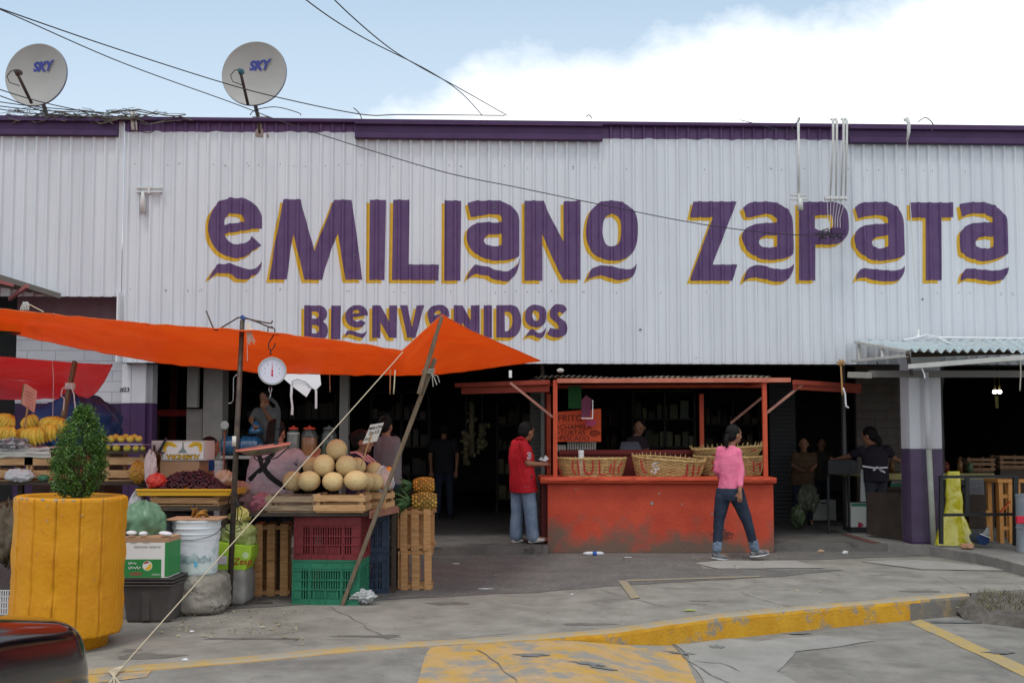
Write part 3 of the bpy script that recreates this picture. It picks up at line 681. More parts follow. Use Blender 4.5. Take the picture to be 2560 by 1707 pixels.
# melon table
mtz = .84
t = thing('melon_table', (P(780, 1400, 9).x, 9.2, 0), 'low dark plank table carrying the pyramid of melons', 'table')
mb = MB(); pts = [P(622, 1283, 8.80), P(915, 1285, 8.82), P(926, 1281, 8.86), P(992, 1266, 9.62), P(668, 1266, 9.62)]
mb.prism([V((p.x, p.y, mtz - .035)) for p in pts], (0, 0, .035)); mb.build('tabletop', M['darkwood'], t, bevel=.004)
for px, Y in ((985, 9.55), (700, 9.55)):
    q = P(px, 1300, Y); mb = MB(); mb.bx(q.x - .02, q.x + .02, Y - .02, Y + .02, 0, mtz - .036); mb.build('leg', M['darkwood'], t)
mb = MB(); a = P(926, 1281, 8.83); b = P(996, 1262, 9.6); mb.bar((a.x, a.y, mtz - .02), (b.x, b.y, mtz - .02), .02, .07); mb.build('edge_board', mat('reddish_board', (.22, .09, .06), (.3, .13, .09), scale=6, rough=.8), t)
# crates on the table
cr_a = wood_crate(.47, .33, .165, 2, 'weathered grey wooden crate on the melon table, left of the pale one', 'wooden fruit crates', mat('grey_wood', (.16, .125, .09), (.38, .27, .17), scale=5, stretch=(1, 8, 8), island=.35, bump=.002, rough=.85)); place(cr_a, (P(733, 1278, 8.9).x, 8.98, mtz), R(1))
cr_b = wood_crate(.46, .33, .17, 2, 'pale new wooden crate at the front of the melon table under the melons', 'wooden fruit crates'); place(cr_b, (P(855, 1278, 8.9).x, 8.95, mtz), R(-2))
cr_c = dup(cr_b, label='short wooden crate at the right back corner of the melon table'); place(cr_c, (P(938, 1270, 9.3).x + .0, 9.32, mtz), R(-8)); cr_c.scale = (.62, 1, 1)
# upright crates under and beside the table
cr_d = wood_crate(.68, .30, .36, 3, 'reddish wooden crate standing on end under the left of the melon table', 'wooden fruit crates', M['woodz'])
cr_d.rotation_euler = (0, R(90), R(8)); cr_d.location = (P(628, 1400, 9.35).x - .0, 9.45, .345)
cr_e = wood_crate(.40, .31, .35, 3, 'wooden crate standing on end at the bottom of the stack under the pineapples', 'wooden fruit crates', M['woodz'])
cxp = P(1040, 1471, 9.75).x
def upright(o, x, y, z, rz, h=.35):
    o.rotation_euler = (Matrix.Rotation(rz, 3, 'Z') @ Matrix.Rotation(R(90), 3, 'Y')).to_euler(); b = Matrix.Rotation(rz, 3, 'Z') @ V((-h / 2, 0, 0)); o.location = (x + b.x, y + b.y, z)
# crate with vertical slats to the camera: its long slats run vertically
upright(cr_e, cxp - .01, 9.86, .20, R(3))
cr_f = dup(cr_e, label='wooden crate standing on end on top of the stack, carrying two pineapples'); upright(cr_f, cxp + .0, 9.85, .605, R(-4))
ctop = .808
# slatted dark crate pile between navy crates and the pineapple stack
for k in range(4):
    o = wood_crate(.34, .34, .185, 2, f'dark slatted crate beside the blue crates under the stall, {["bottom", "second from bottom", "third from bottom", "top"][k]} of four', 'dark crates under the stall', mat('dim_wood', (.10, .085, .07), (.19, .16, .13), scale=6, stretch=(1, 8, 8), island=.3, rough=.85)); place(o, (P(972, 1400, 10.2).x, 10.25, k * .19), R(3))
# ---------------------------------------------------------------- melons
melm = mat('melon_rind', (.50, .35, .16), (.60, .46, .24), scale=3, rough=.6, bump=.007, bscale=60, rnd=.14, c3=(.36, .27, .12), s3=9, t3=.56, w3=.12)
def melon(px, py, Y, rpx, sx_=1, sz=1, lb=''):
    r = rpx / S(Y); c_ = P(px, py, Y); rot = Matrix.Rotation(random.uniform(0, 6), 3, 'Z') @ Matrix.Rotation(random.uniform(-.5, .5), 3, 'X')
    mb = MB(); mb.ball(c_, (r * sx_, r, r * sz), 26, 16, None, lambda p: .012 * noise.noise(p * 2 + V((px, py, 0))) + .010 * math.cos(10 * math.atan2(p.y, p.x)) * 0)
    o = mb.build('melon', melm, None, smooth=True); tag(o, lb, 'melon', 'netted melons piled on the crates'); return o
def r4(x, y): return 400 + x / 3.1365, 1100 + y / 3.1365
for x, y, Y, r, sx_, sz, lb in ((1385, 75, 9.12, 26, 1, 1.03, 'round netted melon at the very top of the pyramid'),
    (1285, 198, 9.02, 27.5, 1, 1.02, 'netted melon in the middle row, front left, under the topmost one'), (1462, 203, 9.02, 27, 1, 1, 'netted melon in the middle row, front right, under the topmost one'),
    (1540, 205, 9.25, 24, 1, .95, 'netted melon half hidden behind the middle-row right melon, at the stick of the price card'), (1680, 240, 9.35, 22, 1, 1, 'netted melon at the back right beside the bag of oranges'),
    (1195, 205, 9.25, 24, 1, 1, 'netted melon half hidden behind the middle-row left melon, by the vendor\'s elbow'),
    (1045, 322, 9.0, 26, 1, .98, 'greenish netted melon at the left end of the bottom row'), (1167, 320, 8.92, 29, 1, .87, 'wide netted melon second from left in the bottom row'),
    (1357, 324, 8.92, 27, 1, .88, 'netted melon with a scarred stem mark in the middle of the bottom row'), (1537, 316, 8.92, 29.5, 1.03, .85, 'long netted melon right of centre in the bottom row'),
    (1612, 322, 9.1, 25, 1, .9, 'netted melon partly behind the long one in the bottom row'), (1680, 326, 9.22, 23, 1, .98, 'netted melon at the right end of the bottom row')):
    melon(*r4(x, y), Y, r, sx_, sz, lb)
# hidden supporting melons
# price card on a stick
t = thing('price_card', P(845, 1245, 9.05), 'white handwritten melon price card on a thin stick above the melons', 'price sign')
q = lambda x, y, Y=9.05: P(880 + x / 13.07, 1040 + y / 13.07, Y)
A, B, C_, D = q(600, 280), q(1045, 205), q(810, 820), q(345, 905)
mb = MB(); mb.prism([A, B, C_, D], (0, .004, 0)); mb.build('card', mat('offwhite_card', (.62, .6, .55), rough=.8), t)
mb = MB(); mb.bar(q(640, 590, 9.03), q(290, 1650, 9.08), .009, .009); mb.build('stick', M['wood'], t)
ux = (B - A).normalized(); uy = (A - D).normalized(); ctr = (A + B + C_ + D) / 4
def skew_text(name, s, size, o, m, par, off, bold=.0):
    vs, fs = glyphs(s, size, 0, bold); mb = MB(); mb.add([o + ux * v.x + uy * v.y + off for v in vs], fs); return mb.build(name, m, par, smooth='raw')
skew_text('handwriting', 'MELON', .038, ctr + uy * .055, M['black'], t, V((0, -.003, 0)), .001)
skew_text('handwriting', '2x15', .05, ctr + uy * .005 + ux * .005, M['black'], t, V((0, -.003, 0)), .001)
skew_text('handwriting', 'KG', .034, ctr - uy * .055 - ux * .035, M['black'], t, V((0, -.003, 0)), .001)
# bag of oranges at the end of the melon row
t = thing('bag_of_oranges', P(960, 1230, 9.3), 'clear plastic bag holding bright oranges beside the melons', 'bag')
orm = mat('orange_peel', (.75, .22, .02), rough=.5, bump=.001, bscale=120)
for x, y in ((945, 1198), (962, 1192), (972, 1176), (952, 1213), (968, 1208)):
    mb = MB(); mb.ball(P(x, y, 9.3 + random.uniform(-.03, .05)), .04, 14, 10); mb.build('orange', orm, t, smooth=True)
def bagf(c, r, sd=0, amp=.25, fr=2.2):
    c = V(c); return lambda u, v: c + V((math.sin(math.pi * v) * math.cos(2 * math.pi * u) * r[0], math.sin(math.pi * v) * math.sin(2 * math.pi * u) * r[1], -math.cos(math.pi * v) * r[2])) * (1 + amp * noise.noise(V((math.cos(2 * math.pi * u) * fr, math.sin(2 * math.pi * u) * fr, v * fr * 2 + sd))) + amp * .5 * noise.noise(V((math.cos(2 * math.pi * u) * fr * 3, math.sin(2 * math.pi * u) * fr * 3, v * fr * 5 + sd))))
mb = MB(); mb.grid(bagf(P(959, 1198, 9.3), (.1, .08, .12), 1), 40, 30); mb.build('bag_film', M['film'], t, smooth=True)
# ---------------------------------------------------------------- pineapples
pim = [mat('ripe_pineapple_skin', (.55, .20, .02), (.62, .30, .04), scale=30, rough=.6, island=.3), mat('dull_pineapple_skin', (.42, .22, .03), (.5, .3, .06), scale=30, rough=.6, island=.4)]
crm = mat('pineapple_leaf', (.035, .085, .03), (.08, .15, .05), scale=6, rough=.6, island=.4); eyem = mat('pineapple_scale_tips', (.10, .06, .02), (.2, .13, .04), rough=.8)
def pineapple(c_, L_, r, d, m, lb, nl=80, leafL=.24):
    c_ = V(c_); d = V(d).normalized(); t = thing('pineapple', c_ - V((0, 0, r)), lb, 'pineapple', 'pineapples'); rot = V((0, 0, 1)).rotation_difference(d).to_matrix()
    mb = MB(); mb2 = MB(); n = 64; k = 40
    def rad(z): u = abs(z) * 2 / L_; return r * (1 - u ** 3.2 * .42) if u < 1 else r * .3
    def fn(th, i):
        z = i / k; a = math.sin(th * 4 + z * 24) * math.sin(th * 4 - z * 24 + 1.5); return r * .15 * (abs(a) - .5)
    mb.lathe([(rad(-L_ / 2 + L_ * i / k) * (.5 if i in (0, k) else 1), -L_ / 2 + L_ * i / k) for i in range(k + 1)], c_, n, rot, fn); mb.build('fruit', eyem, t, smooth=True)
    for a in range(10):
        for b in range(9):
            th = (a + .5 * (b % 2)) * math.pi / 5; z = -L_ * .42 + b * L_ * .84 / 8; rr = rad(z) * 1.0; p = rot @ V((rr * math.cos(th), rr * math.sin(th), z)); nr = rot @ V((math.cos(th), math.sin(th), 0)); tt = rot @ V((0, 0, 1))
            sd = nr.cross(tt); w_ = .010; w_ = rr * math.pi / 10 * .93; h_ = L_ * .084 * .98; q0 = c_ + p - nr * .003; mb2.add([q0 - sd * w_, q0 - tt * h_, q0 + sd * w_, q0 + tt * h_, c_ + p + nr * .009], [(0, 1, 4), (1, 2, 4), (2, 3, 4), (3, 0, 4)])
    mb2.build('scales', m, t)
    mb = MB()
    for i in range(nl):
        a = random.uniform(0, 6.28); s_ = random.uniform(.1, 1); e = rot @ V((math.cos(a), math.sin(a), 0)); base = c_ - d * (L_ / 2) + e * .012
        ll = leafL * random.uniform(.6, 1.05); pts = [base + (-d * (1 - s_ * .5) + e * s_ * .9).normalized() * ll * t_ + e * (t_ ** 2) * .04 * s_ - V((0, 0, .02)) * t_ ** 2 for t_ in (0, .35, .7, 1)]
        sd = e.cross(d).normalized(); w_ = .018
        mb.add([pts[0] - sd * w_, pts[0] + sd * w_, pts[1] - sd * w_, pts[1] + sd * w_, pts[2] - sd * w_ * .6, pts[2] + sd * w_ * .6, pts[3]], [(0, 1, 3, 2), (2, 3, 5, 4), (4, 5, 6)])
    mb.build('leaf_crown', crm, t); return t
pineapple(P(*r4(2072, 478), 9.75), .26, .088, (1, .1, .02), pim[1], 'golden brown pineapple lying on the upright crate, lower of the two')
pineapple(P(*r4(2070, 352), 9.85), .22, .078, (1, .0, .04), pim[0], 'deep orange pineapple lying on top of the other pineapple', 50, .2)
pineapple(P(943, 1235, 9.95), .2, .075, (-.4, .9, -.1), pim[1], 'pineapple seen from its leafy end beside the bag of oranges', 50, .18)
pineapple(P(955, 1262, 9.9), .2, .075, (-.7, .6, -.1), pim[1], 'pineapple mostly hidden behind its own leaves next to the pineapple stack', 46, .2)
# shelf that carries the two hidden pineapples
t = thing('side_shelf', P(950, 1300, 10.0), 'small plank shelf behind the leaning pole, under the leafy pineapples', 'shelf')
q_ = P(962, 1290, 10.0); zz = P(955, 1262, 9.95).z - .085
mb = MB(); mb.bx(q_.x - .22, q_.x + .1, 9.8, 10.25, zz - .025, zz); mb.build('board', M['darkwood'], t)
for dx in (-.2, .08):
    mb = MB(); mb.bx(q_.x + dx - .015, q_.x + dx + .015, 10.2, 10.23, 0, zz - .026); mb.build('leg', M['darkwood'], t)
# ---------------------------------------------------------------- grape tray on its table
t = thing('grape_table', P(450, 1400, 9), 'black low table carrying the grape tray', 'table'); tz = P(450, 1265, 8.85).z
xa, xb = P(338, 1265, 8.85).x, P(556, 1265, 8.85).x
mb = MB(); mb.bx(xa, xb, 8.82, 9.55, tz - .04, tz); mb.build('tabletop', M['darkwood'], t)
for x in (xa + .05, xb - .05):
    for y in ((8.86, 9.5) if x < (xa + xb) / 2 else (9.5,)): mb = MB(); mb.bx(x - .02, x + .02, y - .02, y + .02, 0, tz - .041); mb.build('leg', M['darkwood'], t)
t = wood_crate(.62, .4, .09, 1, 'shallow pale wooden crate under the yellow grape tray', 'wooden fruit crates'); place(t, (P(460, 1240, 8.95).x + .02, 9.1, tz))
gz = tz + .095
t = thing('yellow_tray', (P(465, 1230, 9).x, 9.1, gz), 'wide flat yellow plastic tray full of dark grapes', 'tray')
xa, xb = P(354, 1230, 8.9).x, P(575, 1230, 8.9).x; mb = MB()
mb.bx(xa, xb, 8.86, 9.45, gz, gz + .012); mb.bx(xa, xb, 8.84, 8.86, gz, gz + .058); mb.bx(xa, xb, 9.45, 9.47, gz, gz + .058); mb.bx(xa - .02, xa, 8.84, 9.47, gz, gz + .058); mb.bx(xb, xb + .02, 8.84, 9.47, gz, gz + .058)
mb.bx(xa - .03, xb + .03, 8.825, 8.86, gz + .045, gz + .062); mb.build('tray_body', M['yellowp'], t, bevel=.004)
grm = mat('dark_grapes', (.022, .006, .014), (.07, .012, .02), scale=14, rough=.28, island=.5)
mb = MB(); cx_, hw = P(478, 1230, 9.1).x, .33
for i in range(1900):
    u, v = random.uniform(-1, 1), random.uniform(-1, 1)
    h = .165 * max(0, 1 - abs(u) ** 2.6) * max(0, 1 - abs(v) ** 3) * (1 + .25 * noise.noise(V((u * 3, v * 3, 0)))); mb.ball((cx_ + u * hw, 9.13 + v * .24, gz + .03 + h * random.uniform(.75, 1.02) + .012), random.uniform(.0095, .0125), 8, 5)
o = mb.build('grapes', grm, smooth=True); tag(o, 'heap of dark red grapes in the yellow tray', 'grapes', kind='stuff')
for px, py, Y, lb in ((562, 1195, 9.2, 'crumpled orange and white plastic bag at the right end of the grapes'), (600, 1222, 9.4, 'crumpled pinkish plastic bag by the metal pole'), (393, 1203, 8.95, 'small red plastic bag at the left edge of the grapes')):
    mb = MB(); mb.grid(bagf(P(px, py, Y), (.09, .07, .07), px, .35, 2.6), 36, 24)
    tag(mb.build('plastic_bag', mat('bag%d' % px if False else {562: 'orange_bag', 600: 'pinkish_bag', 393: 'red_bag'}[px], {562: (.55, .28, .14), 600: (.42, .22, .16), 393: (.6, .06, .04)}[px], {562: (.65, .5, .42), 600: (.5, .33, .25), 393: (.5, .03, .03)}[px], scale=12, rough=.35, trans=.2), smooth=True), lb, 'bag', 'crumpled plastic bags')
# banana carton with upside-down print on a cardboard box
t = thing('cardboard_box', P(460, 1180, 9.6), 'plain brown cardboard box behind the grapes', 'box')
xa, xb = P(400, 1160, 9.6).x, P(498, 1160, 9.6).x; zt = P(450, 1151, 9.6).z; zb = tz
mb = MB(); mb.bx(xa, xb, 9.6, 9.9, zb - .1, zt); mb.build('box_body', M['card'], t, bevel=.004)
t = thing('banana_carton', (P(458, 1120, 9.58).x, 9.7, zt), 'white printed banana carton standing upside down on the brown box', 'box')
xa, xb = P(403, 1120, 9.58).x, P(512, 1120, 9.58).x; z1 = P(450, 1101, 9.58).z
mb = MB(); mb.bx(xa, xb, 9.58, 9.9, zt + .002, z1); mb.build('box_body', mat('white_carton', (.72, .72, .7), rough=.6), t, bevel=.003)
fx = lambda x, y: P(360 + x / 5.225, 900 + y / 5.225, 9.577)
ink = mat('print_yellow', (.72, .45, .02), rough=.6); inkk = mat('print_black', (.03, .03, .04), rough=.6); inkg = mat('print_greygreen', (.2, .27, .25), rough=.6)
mb = MB(); 
for a, b in (((238, 1062), (785, 1062)), ((785, 1062), (785, 1298)), ((785, 1298), (238, 1298)), ((238, 1298), (238, 1062))): mb.bar(fx(*a), fx(*b), .003, .003)
mb.build('printed_frame', inkk, t)
for s_ in (1, -1):
    mx_ = lambda x: x if s_ == 1 else 1010 - x
    for lp in ("250 1090 300 1068 370 1070 440 1125 400 1140 330 1115 290 1140 290 1195 262 1200 248 1150",):
        mb = MB(); mb.prism([fx(mx_(x), y) for x, y in pts_(lp)], (0, -.001, 0)); mb.build('printed_bananas', ink, t)
    mb = MB()
    for l_ in ((260, 1110, 300, 1085, 400, 1125), (262, 1150, 275, 1110, 350, 1098)): mb.tube([fx(mx_(l_[i]), l_[i + 1]) - V((0, .002, 0)) for i in (0, 2, 4)], .0012, 4)
    mb.build('printed_outline', inkk, t)
put_text('printed_name', 'ALMENDRA', .062, fx(510, 1258), (-1, 0, 0), (0, 0, -1), inkk, t, off=.001, bold=.004)
put_text('printed_name', 'ALMENDRA', .062, fx(510, 1258), (-1, 0, 0), (0, 0, -1), ink, t, off=.002, bold=.001)
mb = MB(); mb.prism([fx(505, 1065), fx(515, 1065), fx(520, 1150), fx(565, 1210), fx(440, 1210), fx(495, 1150)], (0, -.001, 0)); mb.build('printed_tower', inkg, t)
tag(MB().lathe([(.0, 0), (.012, .005), (.014, .03), (.012, .14), (.013, .16), (.008, .175), (0, .178)], P(395, 1133, 9.55), 12, Matrix.Rotation(R(28), 3, 'Y')).build('knife_handle', M['black'], smooth=True), 'black handle of a knife sticking up beside the banana carton', 'knife')
t = thing('white_crate', P(380, 1140, 9.75), 'white ribbed plastic crate half hidden behind the banana carton', 'crate')
xa, xb = P(379, 1120, 9.95).x, P(412, 1120, 9.95).x; mb = MB(); mb.bx(xa, xb, 9.95, 10.2, P(380, 1150, 9.95).z, P(380, 1101, 9.95).z); mb.build('crate_wall', M['white'], t)
mb = MB(); [mb.bx(xa + .005 + i * .02, xa + .013 + i * .02, 9.935, 9.951, P(380, 1150, 9.95).z, P(380, 1101, 9.95).z) for i in range(6)]; mb.build('ribs', M['white'], t)
# ================================================================== front clutter of the stall
rockm = mat('rough_rock', (.17, .155, .13), (.34, .315, .275), scale=5, rough=.95, bump=.012, bscale=22, c3=(.10, .09, .078), s3=6, t3=.57)
def rock(c_, r, sd, amp, p_=.6, name='boulder', m=rockm, lb='', cat='rock'):
    def fn(p):
        k = (abs(p.x) ** (1 / p_ * 2) + abs(p.y) ** (1 / p_ * 2) + abs(p.z) ** (1 / p_ * 2)) ** (-p_ / 2)
        return k - 1 + amp * noise.noise(p * 1.7 + V((sd, 0, 0))) + amp * .35 * noise.noise(p * 5 + V((sd, 0, 0))) + amp * .15 * noise.noise(p * 13 + V((sd, 0, 0)))
    mb = MB(); mb.ball(c_, r, 72, 48, None, fn)
    for v in mb.v: v.z = min(max(v.z, 0), c_[2] + r[2] * .97)
    return tag(mb.build(name, m, smooth=True), lb, cat)
q_ = P(493, 1485, 8.5); rock((q_.x, 8.52, .165), (.262, .26, .18), 3, .12, .5, lb='rough grey boulder under the paint-stained white bucket')
q_ = P(584, 1475, 8.95); rock((q_.x, 8.98, .16), (.15, .2, .165), 9, .06, .32, 'concrete_block', mat('grey_block', (.18, .17, .155), (.26, .25, .235), scale=4, rough=.95, bump=.004), 'squarish grey concrete block under the lime green carton', 'block')
# bucket
Yb = 8.5; bz = .335; bx_ = P(491, 1400, Yb).x; k_ = 1 / S(Yb)
t = thing('bucket', (bx_, Yb, bz), 'white plastic bucket smeared with blue-green paint, standing on the boulder', 'bucket')
prof_ = [(0, bz), (.172, bz), (.178, bz + .01), (.192, bz + .30), (.197, bz + .302), (.198, bz + .345), (.203, bz + .35), (.203, bz + .358), (.197, bz + .362), (.199, bz + .395), (.207, bz + .398), (.207, bz + .408), (.201, bz + .41), (.203, bz + .45), (.210, bz + .455), (.21, bz + .47), (.19, bz + .472), (.16, bz + .1)]
mb = MB(); mb.lathe([(r, z) for r, z in prof_], (bx_, Yb, 0), 48)
mb.build('bucket_body', mat('smeared_bucket', (.66, .68, .72), (.60, .64, .68), scale=6, rough=.4, c3=(.30, .42, .42), s3=4.5, t3=.52, w3=.12), t, smooth=False)
mb = MB()
def onb(th, z, r): return V((bx_ + math.sin(th) * r, Yb - math.cos(th) * r, z))
for th0, th1, z0, z1, mm in ((-.85, 1.0, .11, .165, 0),):
    mb.grid(lambda u, v: onb(th0 + (th1 - th0) * u, bz + z0 + (z1 - z0) * v + .03 * noise.noise(V((u * 6, v * 2, 1))) * (1 + (v > .5)), .183 + (z0 + (z1 - z0) * v) * .05 + .0012), 40, 4)
mb.build('paint_smear', mat('teal_smear', (.15, .24, .26), (.42, .50, .52), scale=9, rough=.5, t1=(.4, .62)), t)
mb = MB(); mb.grid(lambda u, v: onb(-1 + 2.1 * u, bz + .02 + .10 * v + .02 * noise.noise(V((u * 5, v, 9))), .1815 + .004 * v + .002), 40, 3); mb.build('paint_smear', mat('pale_green_smear', (.40, .52, .48), (.6, .65, .64), scale=7, rough=.5), t)
mb = MB(); mb.prism([onb(.2, bz + .13, .192), onb(.33, bz + .12, .192), onb(.38, bz + .085, .192), onb(.25, bz + .075, .192)], (0, -.002, 0)); mb.build('blue_sticker', mat('sky_blue', (.10, .42, .60), rough=.4), t)
mb = MB(); mb.tube([onb(a, bz + .40 - .09 * math.cos(a * .9), .212) for a in [-1.6 + i * .2 for i in range(17)]], .0025, 6); mb.build('wire_handle', M['wire'], t)
o = MB().box((bx_ + .005, Yb, bz + .479), (.46, .34, .014), Matrix.Rotation(.05, 3, 'Z')).build('cardboard_sheet', M['card'], bevel=.003); tag(o, 'flat piece of cardboard lying on the white bucket', 'cardboard')
def banana_mesh(L_=.17, r=.018, bend=1.1, m=None, par=None, M4=None, name='banana'):
    pts = []; rs = []
    for i in range(11):
        t_ = i / 10; a = (t_ - .5) * bend; Rr = L_ / bend; pts.append(M4 @ V((Rr * math.sin(a), 0, -(Rr - Rr * math.cos(a)) * 1.0))); rs.append(r * (.28 if i == 0 else .45 if i == 1 else .85 if i == 2 else .3 if i == 10 else .8 if i == 9 else 1))
    mb = MB(); mb.tube(pts, rs, 7); return mb.build(name, m, par, smooth=True)
bm_ = mat('banana_peel', (.62, .42, .04), (.70, .54, .09), scale=5, rough=.5, rnd=.12, c3=(.30, .20, .04), s3=9, t3=.63, w3=.04)
rotten = mat('overripe_banana', (.05, .03, .015), (.50, .22, .02), scale=7, rough=.5)
t = thing('overripe_bananas', (bx_, Yb, bz + .487), 'blackened overripe bananas lying on the cardboard over the bucket', 'bananas')
for i in range(4):
    banana_mesh(.14, .016, 1.4, rotten, t, Matrix.Translation((bx_ - .03 + i * .03, Yb, bz + .53 - .01 * (i > 2))) @ Matrix.Rotation(.6 * i - .7, 4, 'Z') @ Matrix.Rotation((-1.0, .9, -.5, .35)[i], 4, 'Y'))
mb = MB(); mb.tube([(bx_ - .02, Yb, bz + .545), (bx_ - .03, Yb, bz + .575), (bx_ - .025, Yb, bz + .6)], [.014, .008, .004], 6); mb.build('stem', M['black'], t)
# lime green kiwi carton on the block
lime = mat('lime_carton', (.30, .50, .03), (.36, .56, .05), scale=3, rough=.5)
t = thing('lime_carton', P(585, 1428, 8.85), 'lime green fruit carton standing on the concrete block behind the metal pole', 'box')
k = lambda x, y, Y=8.84: P(300 + x / 6.533, 1320 + y / 6.533, Y)
mb = MB(); mb.prism([k(1560, 230), k(2150, 300), k(2130, 480), k(2040, 690), k(1820, 715), k(1560, 710)], (.0, .26, 0)); mb.build('box_body', lime, t, bevel=.004)
mb = MB(); mb.prism([k(1560, 450, 8.835), k(1745, 450, 8.835), k(1745, 590, 8.835), k(1560, 590, 8.835)], (0, .003, 0)); mb.build('label', mat('pale_label', (.6, .55, .58), rough=.6), t)
put_text('printed_name', 'Zesp', .085, k(2000, 545), (1, 0, .0), (0, 0, 1), M['red'], t, off=.003, shear=.2, bold=.001)
mb = MB(); mb.lathe([(0, 0), (.03, 0), (.03, .002), (0, .002)], k(2050, 440, 8.84), 20, Matrix.Rotation(R(90), 3, 'X')); mb.build('printed_dot', mat('pale_green_dot', (.5, .66, .35), rough=.5), t)
bagm = {}
def bag(px, py, Y, r, colA, colB, lb, name='plastic_bag', amp=.35, fr=2.4, trans=.25, group=None, key=None):
    m = mat(key or ('bag_%d_%d' % (px, py)), colA, colB, scale=7, rough=.3, trans=trans, bump=.006, bscale=25)
    c_ = P(px, py, Y); mb = MB(); mb.grid(bagf(c_, r, px * .37, amp, fr), 56, 40); return tag(mb.build(name, m, smooth=True), lb, 'bag', group)
bag(598, 1338, 9.0, (.17, .13, .12), (.34, .38, .12), (.44, .48, .2), 'olive green plastic bag full of produce on the lime carton', amp=.3)
bag(600, 1292, 9.02, (.10, .09, .08), (.60, .54, .10), (.7, .66, .3), 'pale yellow plastic bag above the olive bag beside the metal pole')
bag(525, 1365, 8.72, (.04, .05, .09), (.05, .09, .05), (.10, .16, .09), 'dark green pineapple leaves poking out behind the white bucket', 'green_leaves', amp=.7, fr=4, trans=.1)
bpy.data.objects['green_leaves']['category'] = 'leaves'
bag(362, 1305, 8.25, (.17, .14, .15), (.13, .26, .15), (.2, .34, .22), 'translucent green plastic bag behind the printed carton', amp=.38, fr=1.4)
bag(340, 1262, 8.9, (.07, .07, .10), (.42, .42, .44), (.55, .55, .58), 'clear plastic bag hanging between the planter and the grape table')
# carton with green print on dark tubs
tubm = mat('grey_brown_tub', (.055, .048, .046), (.085, .075, .072), scale=4, rough=.55)
Yt = 7.95; ta, tb = P(300, 1450, Yt).x, P(430, 1450, Yt).x
t = thing('storage_tub', ((ta + tb) / 2, Yt + .2, 0), 'dark grey-brown plastic tubs nested together under the printed carton', 'tub')
mb = MB(); cx_ = (ta + tb) / 2; hw = (tb - ta) / 2 + .01
def rr(w_, d_, z, n=10):
    return [(cx_ + s1 * w_, Yt + .2 + s2 * d_, z) for s1, s2 in ((-1, -1), (1, -1), (1, 1), (-1, 1))]
lv = [(hw - .045, .15, 0.0), (hw - .015, .185, .30)]
mb.add(rr(*lv[0]) + rr(*lv[1]), [(0, 1, 2, 3), (0, 1, 5, 4), (1, 2, 6, 5), (2, 3, 7, 6), (3, 0, 4, 7)]); mb.build('tub_body', tubm, t, bevel=.02)
mb = MB()
for i in range(3): z = .30 + i * .026; mb.bx(cx_ - hw, cx_ + hw, Yt, Yt + .4, z, z + .016)
mb.bx(cx_ - .04, cx_ + .02, Yt + .02, Yt + .05, .02, .3); mb.build('rim', tubm, t, bevel=.006)
t = thing('printed_carton', (cx_, Yt + .2, .37), 'open white and green printed fruit carton standing upside down on the dark tubs', 'box')
k = lambda x, y, Y=Yt - .0: P(300 + x / 6.533, 1320 + y / 6.533, Y)
wm = mat('white_print', (.70, .70, .69), rough=.6); gm = mat('green_print', (.03, .22, .06), rough=.5)
z0, z1 = .372, k(300, 160).z; x0, x1 = ta, k(725, 400).x; dd_ = .3
mb = MB(); mb.bx(x0, x1 + .03, Yt, Yt + dd_, z0, z1); mb.build('box_body', wm, t, bevel=.003)
mb = MB(); mb.bx(x0 - .001, x1 + .031, Yt - .001, Yt + dd_ + .001, z1 - .035, z1 + .004); mb.build('cardboard_edge', M['card'], t)
mb = MB(); mb.bx(x0, k(685, 0).x, Yt - .003, Yt - .0005, z0 + .004, k(0, 505).z); mb.build('green_panel', gm, t); mb = MB(); mb.bx(k(742, 0).x, x1 + .0325, Yt - .002, Yt + .29, z0 + .01, k(0, 230).z); mb.build('green_panel', gm, t)
def disc(c_, r, m, nm, par, off=0, a0=0, a1=6.2832):
    mb = MB(); c_ = V(c_); n = 22; mb.prism([c_ + V((r * math.cos(a0 + (a1 - a0) * i / n), 0, r * math.sin(a0 + (a1 - a0) * i / n))) for i in range(n)], (0, -.0008, 0))
    return mb.build(nm, m, par)
lc = k(448, 612, Yt - .003); disc(lc, .040, wm, 'printed_logo', t); disc(lc - V((0, .001, 0)), .034, ink, 'printed_logo', t, 0, -2.2, .8); disc(lc - V((0, .0012, 0)) + V((-.003, 0, .004)), .032, M['red'], 'printed_logo', t, 0, .8, 2.9)
mb = MB()
for y, xs_, h_ in ((238, (170, 260, 380, 470, 600), 20), (305, (230, 320, 335, 455, 475, 600, 620, 665), 34), (200, (290, 570), 8)):
    for i in range(0, len(xs_) - 1, 2):
        x = xs_[i]
        while x < xs_[i + 1]:
            wd = random.uniform(7, 14); mb.prism([k(x, y - h_ / 2, Yt - .002), k(x + wd, y - h_ / 2, Yt - .002), k(x + wd, y + h_ / 2, Yt - .002), k(x, y + h_ / 2, Yt - .002)], (0, .001, 0)); x += wd + 7
mb.build('small_print', mat('grey_print', (.36, .36, .36), rough=.6), t)
mb = MB(); 
for y, xa_, xb_ in ((570, 135, 270), (645, 135, 345)):
    pts = [k(x, y + 22 * math.sin(x * .13) * (.6 + .4 * math.sin(x * .05)), Yt - .0045) for x in range(xa_, xb_, 6)]; mb.tube(pts, .0028, 5)
mb.build('script_print', wm, t)
mb = MB(); mb.prism([k(150 + 110 + 110 * math.cos(a), 742 + 32 * math.sin(a), Yt - .0035) for a in [i * .42 for i in range(15)]], (0, .0005, 0)); mb.build('hand_hole', mat('brown_hole', (.22, .10, .06), rough=.8), t)
put_text('printed_net', 'CHEMY', .022, k(590, 750), (-1, 0, 0), (0, 0, -1), wm, t, off=.005)
